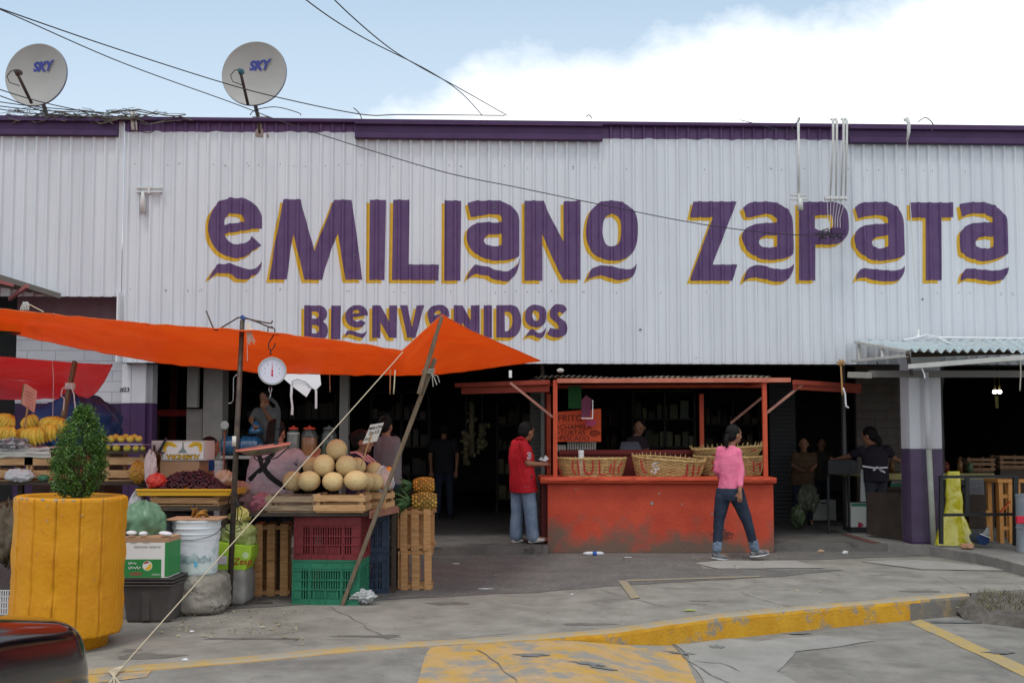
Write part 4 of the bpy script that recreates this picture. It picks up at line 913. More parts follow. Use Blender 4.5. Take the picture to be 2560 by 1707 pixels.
for x, y, rx in ((190, 75, .04), (745, 85, .055), (380, 85, .03)):
    mb = MB(); mb.ball(k(x, y, Yt + .05), (rx, .06, .018), 14, 8, Matrix.Rotation(R(8), 3, 'Y')); mb.build('foam_flap', M['cloth'], t, smooth=True)
# ---------------------------------------------------------------- planter with shrub
pc = V((-3.27, 7.12, 0))
t = thing('planter', pc, 'huge round yellow concrete planter with vertical ribs and chipped paint', 'planter')
pm_ = mat('planter_yellow', (.54, .215, .004), (.60, .265, .006), scale=4, rough=.5, bump=.005, bscale=26, c3=(.40, .14, .004), s3=5, t3=.60, w3=.1)
NS = 15; HT = 1.09
def pf(th, i):
    u = (th * NS / (2 * math.pi) + .35) % 1; u = min(u, 1 - u); g = -.016 * math.exp(-(u / .035) ** 2) + .010 * math.exp(-((u - .075) / .04) ** 2) * (.6 + noise.noise(V((round(th * NS / 6.283) * 3, i * .18, 0))) * 1.7) ; return g
rows = 46; pr = [(.285, 0), (.295, .10), (.32, .112), (.372, .10)] + [(.378 + .003 * math.sin(i * .3), .12 + (HT - .13) * i / rows) for i in range(rows + 1)] + [(.372, HT), (.36, HT + .004), (.285, HT), (.28, HT - .03), (0, HT - .05)]
mb = MB(); mb.lathe(pr, pc, 300, None, lambda th, i: (pf(th, i) if 3 < i < rows + 5 else (.02 * noise.noise(V((math.cos(th) * 7, math.sin(th) * 7, 0))) if i == 3 else 0)))
o = mb.build('pot', pm_, t, smooth=True)
mb = MB(); mb.lathe([(0, HT - .02), (.15, HT - .022), (.279, HT - .035)], pc, 40, None, lambda th, i: .0); mb.build('soil', mat('soil', (.05, .035, .025), (.09, .065, .045), scale=12, rough=1, bump=.01), t)
mb = MB()
for i in range(26):
    th = random.uniform(-2.6, -.5); z = HT - random.choice((.004, .008, .03, .3 * random.random(), .9 * random.random())); r = .3815; c_ = pc + V((math.cos(th) * r, math.sin(th) * r, z)); s_ = random.uniform(.006, .02) * (1 if z > HT - .02 else .4); e = V((-math.sin(th), math.cos(th), 0))
    mb.prism([c_ + e * s_ * math.cos(a) * random.uniform(.6, 1.5) + V((0, 0, 1)) * s_ * .5 * math.sin(a) for a in [j * 1.05 for j in range(6)]], V((math.cos(th), math.sin(th), 0)) * .002)
mb.build('chipped_spot', mat('bare_chip', (.30, .29, .27), (.45, .4, .3), rough=.9), t)
t.rotation_euler.y = R(1.2)
t = thing('shrub', pc + V((.06, 0, HT - .02)), 'small dense conical evergreen shrub growing in the yellow planter', 'shrub')
sc_ = pc + V((.065, 0, HT - .03)); mb = MB()
for a in range(5): mb.tube([sc_ + V((math.cos(a * 1.3) * .03, math.sin(a * 1.3) * .03, 0)), sc_ + V((math.cos(a * 1.3) * .05, math.sin(a * 1.3) * .05, .15)), sc_ + V((math.cos(a * 1.3) * .06, math.sin(a * 1.3) * .06, .4))], [.012, .009, .003], 6)
mb.build('trunk', mat('bark', (.06, .04, .03), (.1, .075, .05), rough=.9), t)
lf = mat('boxwood_leaf', (.04, .10, .014), (.10, .20, .03), scale=9, rough=.45, island=.55, trans=.25, spec=.4)
mb = MB(); H_ = .63
tw = []
for i in range(520):
    z = random.random(); rr_ = (.186 * math.sin(math.pi * min(1, (z * .86 + .10)) ** .8) ** .75 + .0) * random.uniform(.35, 1.0) ** .5; a = random.uniform(0, 6.283)
    rr_ *= 1 + .22 * noise.noise(V((math.cos(a) * 2, math.sin(a) * 2, z * 4)))
    tw.append(sc_ + V((math.cos(a) * rr_ - .015 + .05 * z, math.sin(a) * rr_, .03 + z * H_)))
for c_ in tw:
    out_ = (c_ - (sc_ + V((0, 0, (c_.z - sc_.z) * .6)))).normalized(); dr = (out_ + V((0, 0, .8))).normalized(); 
    for j in range(32):
        p = c_ + dr * random.uniform(-.02, .045) + V([random.gauss(0, .014) for _ in range(3)]); n_ = (dr + V([random.gauss(0, .7) for _ in range(3)])).normalized(); s1 = n_.orthogonal().normalized(); s1 = Quaternion(n_, random.uniform(0, 6.28)) @ s1; s2 = n_.cross(s1); l_ = random.uniform(.007, .012); w_ = l_ * .5
        mb.add([p - s1 * l_, p + s2 * w_, p + s1 * l_, p - s2 * w_], [(0, 1, 2, 3)])
mb.build('crown', lf, t)
# ---------------------------------------------------------------- fruit stall on the left
YL = 9.4; tz2 = P(100, 1203, YL).z; xa, xb = P(-90, 1200, YL).x, P(362, 1200, YL).x
t = thing('fruit_stand', (P(150, 1200, YL).x, YL + .5, 0), 'dark plank fruit stand behind the yellow planter', 'table')
mb = MB(); mb.bx(xa, xb, YL, YL + .95, tz2 - .035, tz2); mb.build('tabletop', M['darkwood'], t)
for x in (xa + .1, (xa + xb) / 2, xb - .05):
    for y in (YL + .05, YL + .9): mb = MB(); mb.bx(x - .025, x + .025, y - .025, y + .025, 0, tz2 - .036); mb.build('leg', M['darkwood'], t)
ch = P(0, 1137, YL).z - tz2
for i, (pa, lb) in enumerate(((25, 'slatted wooden crate under the papers and bananas, behind a clear bag'), (110, 'slatted wooden crate half hidden by the shrub, left of the apples'), (305, 'slatted wooden crate under the apple trays'), (-58, 'slatted wooden crate cut by the left edge, beneath the bananas'))):
    o = wood_crate(.42 if i != 2 else .40, .5, ch, 2, lb, 'wooden fruit crates', ends=2); place(o, (P(pa + 4, 1150, YL + .05).x, YL + .30, tz2))
zc = tz2 + ch
def draped(name, pa, pb, y0, y1, z, drop, m, lb, cat, amp=.012, sd=0):
    def fn(u, v):
        x = P(pa + (pb - pa) * u, 1100, YL + .05).x
        if v < .3: s_ = v / .3; return V((x, YL + .03 - .02 * s_ + .012 * noise.noise(V((u * 7, s_ * 2, sd))), z - drop * (1 - s_) + .012 * noise.noise(V((u * 5, 0, sd)))))
        s_ = (v - .3) / .7; return V((x, YL + .03 + s_ * .5, z + .006 + amp * abs(noise.noise(V((u * 8, s_ * 5, sd + 4))))))
    mb = MB(); mb.grid(fn, 60, 24); return tag(mb.build(name, m, smooth=True, solid=.003), lb, cat)
clm = mat('offwhite_canvas', (.52, .50, .46), (.60, .58, .54), scale=5, rough=.9)
draped('cloth', -60, 132, 0, 0, zc + .03, .055, clm, 'off-white cloth folded over the crates under the bananas', 'cloth', .015)
draped('newspaper', -30, 128, 0, 0, zc + .06, .02, mat('newsprint', (.50, .50, .50), (.62, .62, .61), scale=20, rough=.9), 'sheet of newspaper spread under the bananas', 'newspaper', .03, 5)
mb = MB(); c_ = P(30, 1108, YL); mb.grid(bagf(c_, (.14, .08, .045), 3, .7, 3.2), 40, 20); tag(mb.build('crumpled_paper', mat('grey_newspaper', (.16, .16, .18), (.45, .45, .48), scale=14, rough=.8, t1=(.42, .58)), smooth=False), 'crumpled dark grey newspaper in front of the bananas', 'newspaper')
bag(48, 1188, YL - .02, (.14, .06, .06), (.62, .65, .68), (.74, .76, .78), 'whitish clear plastic bag lying in front of the left crates', amp=.3)
bag(108, 1194, YL + .02, (.05, .05, .03), (.08, .25, .14), (.12, .32, .2), 'small green plastic bag end beside the whitish bag', amp=.3)
# bananas: hands of individual fruit
def hand(n, px, py, Y, lb, s_=1, fan=.24, tilt=0, roll=0):
    base = P(px, py, Y); t = thing('banana_bunch', base, lb, 'bananas', 'bunches of bananas on the stand')
    rt_ = Matrix.Rotation(tilt, 3, 'Y')
    for i in range(n):
        a = i - (n - 1) / 2; pts = []; rs = []
        for k_ in range(12):
            u = k_ / 11; q_ = V((a * (.010 + .027 * min(1, u * 2.2)) * s_, (-.075 * math.sin(math.pi * (u * .85)) - .01 * (i % 2)) * s_, (.012 - .185 * u ** 1.15 + .012 * abs(a) * u) * s_))
            pts.append(base + rt_ @ q_); rs.append(s_ * .0205 * (.35, .45, .8, 1, 1.05, 1.08, 1.08, 1.05, 1, .95, .72, .35)[k_])
        mb = MB(); mb.tube(pts, rs, 7); mb.build('banana', bm_, t, smooth=True)
    mb = MB(); mb.ball(base, (.028, .02, .022), 10, 6); mb.build('crown_stump', mat('brown_stump', (.16, .09, .03), (.28, .17, .05), rough=.8), t, smooth=True)
for n, px, py, Y, s_, tilt, lb in ((6, 30, 1041, 9.75, 1.0, .5, 'bunch of bananas at the top left of the heap'), (5, 78, 1040, 9.8, 1.0, -.35, 'bunch of bananas at the top of the heap behind the pink price card'),
    (7, 150, 1047, 9.7, 1.15, .25, 'long bunch of bananas at the right of the heap, stem up beside the shrub'), (6, 28, 1068, 9.6, .95, .15, 'bunch of bananas in the middle left of the heap'),
    (6, 92, 1070, 9.55, 1.05, .0, 'bunch of greenish yellow bananas at the front centre of the heap'), (4, -8, 1082, 9.6, .9, .3, 'bananas at the far left edge of the heap'), (5, 58, 1072, 9.7, 1, -.3, 'bananas filling the gap in the middle of the heap'),
    (5, 128, 1062, 9.62, 1, .1, 'bananas between the front centre bunch and the shrub'), (4, -6, 1040, 9.8, 1, .2, 'orange-yellow bananas cut by the left edge of the picture')):
    hand(n, px, py, Y, lb, s_, .2, tilt)
# price card stuck in the bananas
t = thing('price_card', P(65, 1045, 9.6), 'pink and green handwritten price card on a stick among the bananas', 'price sign')
q = lambda x, y, Y=9.6: P(x / 3.484, 950 + y / 3.484, Y)
mb = MB(); mb.prism([q(215, 30), q(315, 95), q(290, 280), q(185, 205)], (.01, .004, 0)); mb.build('card', mat('salmon_card', (.58, .26, .2), (.62, .3, .24), rough=.8), t)
mb = MB(); mb.prism([q(205, 40, 9.61), q(218, 30, 9.61), q(190, 215, 9.61), q(180, 200, 9.61)], (-.003, .005, 0)); mb.build('green_back', gm, t)
mb = MB(); mb.bar(q(240, 240, 9.59), q(215, 420, 9.62), .014, .01); mb.build('stick', M['wood'], t)
mb = MB()
for i in range(5):
    y = 85 + i * 32; mb.tube([q(x, y + (x - 210) * .55 + 7 * math.sin(x * .9 + i), 9.594) for x in range(220, 292, 5)], .0014, 4)
mb.build('handwriting', M['red'], t)
# apples in two tiers
apm = mat('yellow_apple', (.55, .42, .05), (.62, .50, .10), scale=4, rough=.35, rnd=.1, c3=(.62, .22, .06), s3=3, t3=.63)
apg = mat('green_yellow_apple', (.36, .38, .04), (.48, .46, .07), scale=4, rough=.35, rnd=.1)
def apple(px, py, Y, r, m, lb):
    c_ = P(px, py, Y); t = thing('apple', c_ - V((0, 0, r)), lb, 'apple', 'yellow apples on the trays')
    rot = Matrix.Rotation(random.uniform(-.9, .9), 3, 'X') @ Matrix.Rotation(random.uniform(-.6, .6), 3, 'Y')
    mb = MB(); mb.lathe([(0.0, -.75 * r), (.3 * r, -.86 * r), (.75 * r, -.6 * r), (r, 0), (.88 * r, .5 * r), (.5 * r, .85 * r), (.2 * r, .83 * r), (0, .62 * r)], c_, 18, rot); mb.build('fruit', m, t, smooth=True)
    mb = MB(); mb.tube([c_ + rot @ V((0, 0, .6 * r)), c_ + rot @ V((.1 * r, 0, 1.05 * r))], .0025, 5); mb.build('stem', M['darkwood'], t)
names = ['leftmost', 'second', 'third', 'fourth', 'fifth', 'sixth', 'seventh']
for i, (px, r) in enumerate(((262, .034), (278, .04), (303, .037), (326, .039), (347, .035))): apple(px, 1097, YL + .22, r, apm, f'yellow apple on the upper tray, {names[i]} from the shrub')
for i, (px, r) in enumerate(((268, .036), (291, .038), (318, .038), (340, .032), (357, .026))): apple(px, 1121, YL + .08, r, apg, f'greenish apple on the lower tray, {names[i]} from the shrub')
for i, (px, r) in enumerate(((290, .036), (314, .036), (336, .034))): apple(px, 1093, YL + .32, r, apm, f'yellow apple in the back row of the upper tray, {names[i]} of three')
tz3 = P(300, 1109, YL + .2).z
mb = MB(); xa, xb = P(235, 1100, YL + .2).x, P(360, 1100, YL + .2).x
mb.bx(xa, xb, YL + .16, YL + .45, tz3 - .014, tz3 - .004); mb.bx(xa, xb, YL + .15, YL + .16, tz3 - .014, tz3 + .004)
tag(mb.build('upper_tray', mat('pale_purple_tray', (.35, .33, .45), rough=.5)), 'thin pale tray holding the upper row of apples', 'tray'); bpy.data.objects['upper_tray'].name = 'fruit_tray'
mb = MB(); xa, xb = P(235, 1128, YL).x, P(395, 1128, YL).x; z_ = P(300, 1130, YL + .02).z
mb.bx(xa, xb, YL - .01, YL + .5, z_ - .012, z_); mb.bx(xa, xb, YL - .02, YL - .01, z_ - .014, z_ + .012)
for x in (xa + .03, xb - .2): mb.bx(x, x + .02, YL + .4, YL + .42, z_, tz3 - .014)
tag(mb.build('fruit_tray', M['darkwood']), 'dark tray holding the lower row of apples above the crates', 'tray')
bag(345, 1180, 9.35, (.075, .07, .10), (.55, .27, .04), (.62, .40, .10), 'hanging bag of orange-brown fruit beside the pinkish bag', amp=.3, fr=5)
bag(377, 1172, 9.05, (.055, .03, .16), (.60, .47, .47), (.68, .55, .55), 'crumpled pinkish white bag hanging at the left of the grapes', amp=.35)
# blue tarp bundle behind the stall
mb = MB(); c_ = P(195, 1060, 10.9); mb.grid(bagf(c_, (.45, .28, .33), 5, .28, 1.9), 70, 50)
tag(mb.build('blue_tarp', mat('blue_tarp', (.025, .07, .22), (.04, .11, .32), scale=3, rough=.5, trans=.1), smooth=True), 'heap covered with a blue tarp against the purple wall', 'tarp')
t = thing('support_stand', (P(195, 1100, 10.9).x, 10.9, 0), 'dark stack of closed boxes hidden under the blue tarp', 'boxes')
mb = MB(); mb.bx(c_.x - .4, c_.x + .4, 10.7, 11.2, 0, c_.z - .25); mb.build('box_stack', M['darkwood'], t)
# low white wire basket at the left edge
t = thing('wire_basket', P(8, 1480, 8.2), 'white wire basket standing at the far left behind the planter', 'basket'); mb = MB(); q0 = P(-40, 1530, 8.0); q1 = P(26, 1475, 8.0)
for i in range(12): x = q0.x + (q1.x - q0.x) * i / 11; mb.bar((x, 8.0, .02), (x, 8.0, q1.z), .006, .006)
for i in range(6): z = .02 + (q1.z - .02) * i / 5; mb.bar((q0.x, 8.0, z), (q1.x, 8.0, z), .006, .006); mb.bar((q1.x, 8.0, z), (q1.x, 8.35, z), .006, .006)
mb.build('wire_mesh', M['white'], t)
# hanging things under the left stand: dark sacks
for px, py, r, lb, ca in ((20, 1330, (.16, .12, .28), 'dim brown sack under the fruit stand at the far left', (.09, .07, .045)), (430, 1330, (.3, .2, .3), 'black sack in the shadow under the grape table', (.015, .015, .016)), (300, 1400, (.25, .2, .35), 'dark sack behind the printed carton', (.02, .02, .022))):
    bag(px, py, 9.3, r, ca, tuple(c * 1.5 for c in ca), lb, 'sack', trans=0)
# ================================================================== tarps, poles, scale
def pl3(pts, t):                        # point at parameter t (0..1) on a polyline by its own parameter list
    for (ta_, a), (tb_, b) in zip(pts, pts[1:]):
        if ta_ <= t <= tb_: return a.lerp(b, (t - ta_) / (tb_ - ta_))
    return pts[-1][1]
ortarp = mat('orange_tarp', (.90, .26, .065), (.94, .31, .08), scale=3, rough=.4, trans=.65, bump=.012, bscale=9, bstretch=(.6, 2.4, 2.4))
us = [-.25, 0, .12, .3, .47, .64, .72, .76, .82, .91, 1.0]
fr = [(-500, 715, 8.3), (0, 773, 8.4), (180, 791, 8.45), (400, 812, 8.5), (650, 828, 8.5), (893, 858, 8.5), (1007, 877, 8.45), (1105, 787, 8.70), (1180, 828, 9.8), (1270, 866, 11.2), (1350, 901, 12.75)]
bk = [(-500, 760, 11.5), (0, 829, 11.5), (180, 868, 11.5), (400, 908, 11.6), (650, 932, 11.6), (893, 938, 11.6), (1007, 938, 11.7), (1060, 938, 11.8), (1150, 931, 12.1), (1260, 915, 12.6), (1351, 903, 12.77)]
FRP = list(zip(us, [P(*p) for p in fr])); BKP = list(zip(us, [P(*p) for p in bk]))
def tarpf(u, v):
    uu = -.25 + 1.25 * u; a = pl3(FRP, uu); b = pl3(BKP, uu); p = a.lerp(b, v)
    bulge = math.sin(math.pi * v); edge_ = min(1, (1 - u) * 6)
    # shallow belly between the supports plus long folds that run along the canopy
    p.z += (.07 * bulge + .022 * math.sin(v * 11 + uu * 4) * bulge + .05 * noise.noise(V((uu * 9, v * 5, 0))) * bulge + .012 * noise.noise(V((uu * 40, v * 6, 3)))) * edge_
    p.z += .022 * math.sin(uu * 70 + v * 16) * math.exp(-((uu - .74) / .07) ** 2) * bulge
    if .6 < uu < .82: p.z += -.10 * math.sin(math.pi * v) * math.exp(-((uu - .72) / .03) ** 2)
    return p
mb = MB(); mb.grid(tarpf, 260, 36)
tp = thing('orange_tarp', P(500, 900, 10), 'large bright orange tarp stretched as a canopy over the fruit stall', 'tarp')
cl = mb.build('canopy_sheet', ortarp, tp, smooth=True, solid=.003)
mb = MB()
for u in (.2, .272, .42, .6): 
    p = tarpf(u, .012); mb.lathe([(0, 0), (.012, 0), (.012, .003), (0, .003)], p - V((0, .004, .004)), 12, Matrix.Rotation(R(70), 3, 'X'))
for o_ in [mb.build('eyelets', M['steel'], tp)]: o_['kind'] = 'stuff'; del o_['kind']
mb = MB(); mb.tube([tarpf(i / 120, 0) + V((0, -.002, 0)) for i in range(121)], .006, 6); mb.build('hem', ortarp, tp, smooth=True)
# leaning wooden pole: two lashed pieces
t = thing('leaning_pole', G(856, 1505), 'weathered wooden pole of two lashed pieces holding up the peak of the orange tarp', 'pole')
mb = MB(); mb.bar(G(856, 1512), P(1088, 896, 8.72), .035, .062, (0, 1, 0)); mb.build('lower_piece', M['oldwood'], t, bevel=.004)
mb = MB(); mb.bar(P(1047, 985, 8.67), P(1090, 838, 8.69), .035, .062, (0, 1, 0)); mb.bar(P(1090, 838, 8.69), P(1105, 792, 8.70), .03, .05, (0, 1, 0)); mb.build('upper_piece', M['oldwood'], t, bevel=.004)
def rope(name, pts, r, lb, m=None, cat='rope', sag=0, n=14, group=None, twist=0):
    out = []
    for a, b in zip(pts, pts[1:]):
        for i in range(n): out.append(a.lerp(b, i / n) - V((0, 0, sag * 4 * (i / n) * (1 - i / n))))
    out.append(pts[-1]); mb = MB(); mb.tube(out, r, 6); return tag(mb.build(name, m or M['rope'], smooth=True), lb, cat, group)
mb = MB()
c_ = P(1069, 933, 8.69); d = (P(1088, 838, 8.8) - P(856, 1505, 8.8)).normalized()
for k in range(4): mb.tube([c_ + d * .012 * k + V((math.cos(a) * .055, math.sin(a) * .035, 0)) for a in [i * .52 for i in range(13)]], .004, 5)
mb.tube([P(1078, 935, 8.64), P(1086, 945, 8.64), P(1092, 962, 8.64)], .005, 5); mb.tube([P(1078, 935, 8.64), P(1094, 940, 8.64), P(1099, 956, 8.64)], .004, 5); mb.tube([P(1080, 935, 8.64), P(1083, 966, 8.64)], .004, 5)
mb.build('lashing', mat('grey_twine', (.33, .31, .27), rough=.9), t)
rope('guy_rope', [P(1007, 880, 8.42), P(985, 905, 8.3), P(631, 1302, 7.3), P(435, 1520, 6.75), G(302, 1670, .01)], .0042, 'long pale guy rope running from the orange tarp down to the kerb', M['rope'], n=6)
mb = MB()
for i in range(5): mb.tube([G(308, 1664, .03), G(296 - 6 * i, 1676, .012), GS(268 + 9 * i, 1712 - 6 * (i % 2))], .005, 5)
tag(mb.build('rope_end', M['rope']), 'frayed knotted rope end lying at the painted kerb', 'rope')
for a, b, lb in (((988, 925, 8.3), (984, 985, 8.3), 'short rope end hanging beside the guy rope knot'), ((976, 925, 8.32), (975, 986, 8.33), 'rust brown cord end hanging beside the guy rope knot'), ((824, 935, 11.5), (825, 980, 11.5), 'thin cord end hanging from the back edge of the orange tarp')):
    rope('cord_end', [P(*a), P(*b)], .006, lb, M['rope'] if 'rust' not in lb else mat('rust_cord', (.32, .14, .07), rough=.9), n=4)
rope('tie_line', [P(1350, 901, 12.76), P(1600, 906, 13.0), P(2140, 905, 13.2)], .0022, 'thin line running from the tarp corner along the bottom of the cladding', mat('tan_line', (.4, .35, .27), rough=.9))
# metal pole with cross arms and scale
YP = 8.63
t = thing('metal_pole', G(573, 1517), 'dark metal pole with a bent wire cross arm on top, on a flat cross base', 'pole')
mb = MB(); mb.tube([G(573, 1515), P(590, 1130, YP), P(606, 800, YP)], [.026, .025, .022], 12); mb.build('pole_shaft', M['iron'], t, smooth=True)
g = lambda x, y, Y=YP: P(520 + x / 3.265, 780 + y / 3.265, Y)
mb = MB(); mb.tube([g(-15, -10), g(25, 90), g(50, 145), g(75, 148), g(180, 85), g(245, 45), g(280, 45)], .007, 8); mb.tube([g(285, 45), g(400, 72), g(500, 92), g(520, 88), g(526, 68)], .007, 8); mb.tube([g(300, 45), g(400, 80), g(500, 122), g(530, 130)], .007, 8); mb.build('hook_arm', M['iron'], t, smooth=True)
mb = MB(); mb.tube([g(272, 35), g(300, 60)], .02, 10); mb.build('blue_tie', mat('blue_rag', (.04, .08, .22), rough=.8), t)
mb = MB()
for i in range(9): mb.tube([g(315 + i * 3, 90, YP - .02), g(318 + i * 5, 180, YP - .03), g(320 + i * 7 + 10 * math.sin(i), 250 + 15 * math.sin(i * 2), YP - .02)], .004, 5)
mb.tube([g(318, 200, YP - .02), g(322, 400, YP - .02)], .0025, 5); mb.ball(g(345, 145, YP - .02), (.03, .012, .01), 8, 6); mb.build('string_tassel', mat('pale_string', (.62, .58, .5), rough=.9), t)
mb = MB(); a = G(573, 1512)
mb.bar(a + V((-.17, -.16, .012)), a + V((.02, .0, .012)), .05, .02); mb.bar(a + V((0, 0, .012)), a + V((.38, .05, .012)), .03, .02); mb.build('base_bar', M['iron'], t)
mb = MB(); mb.tube([g(165, 1568), g(172, 1500), g(200, 1468), g(235, 1480), g(250, 1560)], .005, 6)
k = lambda x, y, Y=YP - .03: P(400 + x / 3.1365, 1100 + y / 3.1365, Y)
mb.tube([k(600, 450), k(612, 540), k(606, 635), k(635, 650)], .005, 6); mb.tube([k(500, 660), k(520, 700), k(560, 720), k(610, 715), k(640, 700), k(625, 680), k(600, 690)], .005, 6); mb.tube([k(610, 480), k(645, 560), k(625, 640), k(590, 620)], .004, 6)
mb.build('wire_hook', M['black'], t, smooth=True)
mb = MB(); mb.tube([P(588, 1090, YP - .003), P(587, 1115, YP - .003)], .027, 12); mb.build('tape', mat('cream_tape', (.55, .52, .45), rough=.6), t, smooth=True)
t = thing('hanging_scale', P(676, 900, YP), 'round white dial scale hanging from the pole with a curved strap and a shallow pan', 'scale')
def slab(c_, r, th, m, nm, nrm_, n=40, ring=0):
    rot = V((0, 0, 1)).rotation_difference(V(nrm_).normalized()).to_matrix(); mb = MB()
    mb.lathe([(0, 0), (r, 0), (r, th), (0, th)] if not ring else [(r - ring, 0), (r, 0), (r, th), (r - ring, th), (r - ring, 0)], c_, n, rot); return mb.build(nm, m, t, smooth=False, bevel=.0)
nd = V((.28, -1, .03)).normalized(); dc = g(523, 484, YP)
slab(dc - nd * .04, .122, .08, mat('scale_case', (.42, .42, .42), rough=.35, metal=.7), 'scale_case', nd)
slab(dc + nd * .036, .125, .014, M['steel'], 'bezel', nd, ring=.014)
slab(dc + nd * .038, .110, .004, mat('dial_white', (.62, .61, .72), rough=.35), 'dial', nd)
rot = V((0, 0, 1)).rotation_difference(nd).to_matrix(); ux_ = V((0, 0, 1)).cross(nd).normalized() ; uz_ = nd.cross(ux_)
if uz_.z < 0: uz_ = -uz_
ux_ = V((1, .28, 0)).normalized()
dp = lambda x, z, o=.0435: dc + nd * o + ux_ * x + V((0, 0, 1)) * z
mb = MB()
for i in range(60):
    a = i * math.pi / 30; r0 = .088 if i % 5 else .08; mb.add([dp(math.sin(a) * r0 - .0006 * math.cos(a), math.cos(a) * r0 + .0006 * math.sin(a)), dp(math.sin(a) * r0 + .0006 * math.cos(a), math.cos(a) * r0 - .0006 * math.sin(a)), dp(math.sin(a) * .095 + .0006 * math.cos(a), math.cos(a) * .095 - .0006 * math.sin(a)), dp(math.sin(a) * .095 - .0006 * math.cos(a), math.cos(a) * .095 + .0006 * math.sin(a))], [(0, 1, 2, 3)])
mb.build('dial_ticks', M['black'], t)
for i in range(10):
    if i == 0: continue
    a = i * math.pi / 5; put_text('dial_number', str(i), .02, dp(math.sin(a) * .066, math.cos(a) * .066), ux_, (0, 0, 1), M['black'], t, off=0)
rd = mat('needle_red', (.55, .02, .05), rough=.4)
mb = MB(); mb.add([dp(-.003, 0, .047), dp(.003, 0, .047), dp(.0008, .082, .047), dp(-.0008, .082, .047)], [(0, 1, 2, 3)]); mb.add([dp(0, .02, .0465), dp(.008, 0, .0465), dp(.004, -.02, .0465), dp(.010, -.036, .0465), dp(0, -.055, .0465), dp(-.010, -.036, .0465), dp(-.004, -.02, .0465), dp(-.008, 0, .0465)], [(0, 1, 2, 3, 4, 5, 6, 7)]); mb.build('needle', rd, t)
mb = MB(); mb.tube([g(490, 160), g(488, 130), g(520, 118), g(545, 140), g(545, 175), g(515, 220), g(493, 260), g(497, 300), g(520, 310), g(545, 275), g(548, 252)], .006, 8); mb.tube([g(510, 310), g(512, 350)], .007, 8); mb.build('hook', M['iron'], t, smooth=True)
mb = MB(); mb.tube([g(500, 608), g(498, 640), g(510, 665), g(520, 640), g(518, 608)], .005, 6); mb.tube([g(512, 655), g(508, 690), g(495, 705)], .006, 6); mb.build('ring', M['steel'], t, smooth=True)
mb = MB(); st_ = [g(490, 700), g(520, 712), g(555, 745), g(575, 790), g(578, 850), g(568, 950), g(560, 1050), g(552, 1110), g(525, 1170), g(470, 1200)]
for a, b in zip(st_, st_[1:]): mb.bar(a, b + (b - a) * .08, .035 if a.z < g(0, 745).z else .03, .007, (0, 1, 0))
mb.build('curved_strap', M['black'], t, bevel=.001)
pn = V((-.13, -.06, 1)).normalized(); pcn = g(452, 1098); rot = V((0, 0, 1)).rotation_difference(pn).to_matrix()
mb = MB(); mb.lathe([(0, -.075), (.10, -.07), (.19, -.035), (.235, -.004), (.238, 0), (.236, .003), (.19, -.028), (.1, -.062), (0, -.068)], pcn, 48, rot); mb.build('pan', mat('steel_pan', (.30, .29, .28), (.45, .44, .42), scale=12, rough=.35, metal=.8), t, smooth=True)
mb = MB(); mb.lathe([(.234, -.014), (.243, -.012), (.243, .004), (.234, .006), (.234, -.014)], pcn, 48, rot); mb.build('pan_rim', mat('salmon_plastic', (.62, .20, .15), rough=.4), t, smooth=True)
mb = MB(); mb.tube([g(380, 1150), g(378, 1190), g(410, 1215), g(440, 1200)], .006, 6); mb.tube([g(660, 1100, YP + .1), g(560, 1190), g(470, 1205), g(300, 1130, YP + .15)], .006, 6); mb.build('pan_cradle', M['black'], t, smooth=True)
# white apron hanging from the back edge of the tarp
t = thing('hanging_apron', P(760, 940, 12.1), 'white apron with a curved pocket and two ties hanging under the orange tarp', 'apron')
g3 = lambda x, y, Y=12.1: P(580 + x / 3.92, 780 + y / 3.92, Y)
mb = MB(); mb.prism([g3(505, 600), g3(862, 612), g3(872, 712), g3(820, 766), g3(782, 742), g3(730, 833), g3(590, 726), g3(510, 655)], (0, .01, 0)); mb.build('apron_cloth', mat('bright_white_cloth', (.85, .85, .87), rough=.9), t)
mb = MB(); mb.tube([g3(588, 715, 12.09), g3(590, 675, 12.085), g3(640, 655, 12.08), g3(720, 680, 12.085), g3(780, 740, 12.09)], .006, 6); mb.build('pocket_seam', mat('seam_grey', (.4, .4, .42), rough=.9), t)
mb = MB(); mb.bar(g3(585, 720), g3(580, 830), .03, .004, (0, 1, 0)); mb.bar(g3(580, 830), g3(592, 930), .025, .004, (0, 1, 0)); mb.bar(g3(592, 930), g3(588, 1006), .03, .004, (0, 1, 0)); mb.build('tie', M['cloth'], t)
mb = MB(); mb.bar(g3(824, 765), g3(824, 945), .028, .004, (0, 1, 0)); mb.build('tie', M['cloth'], t)
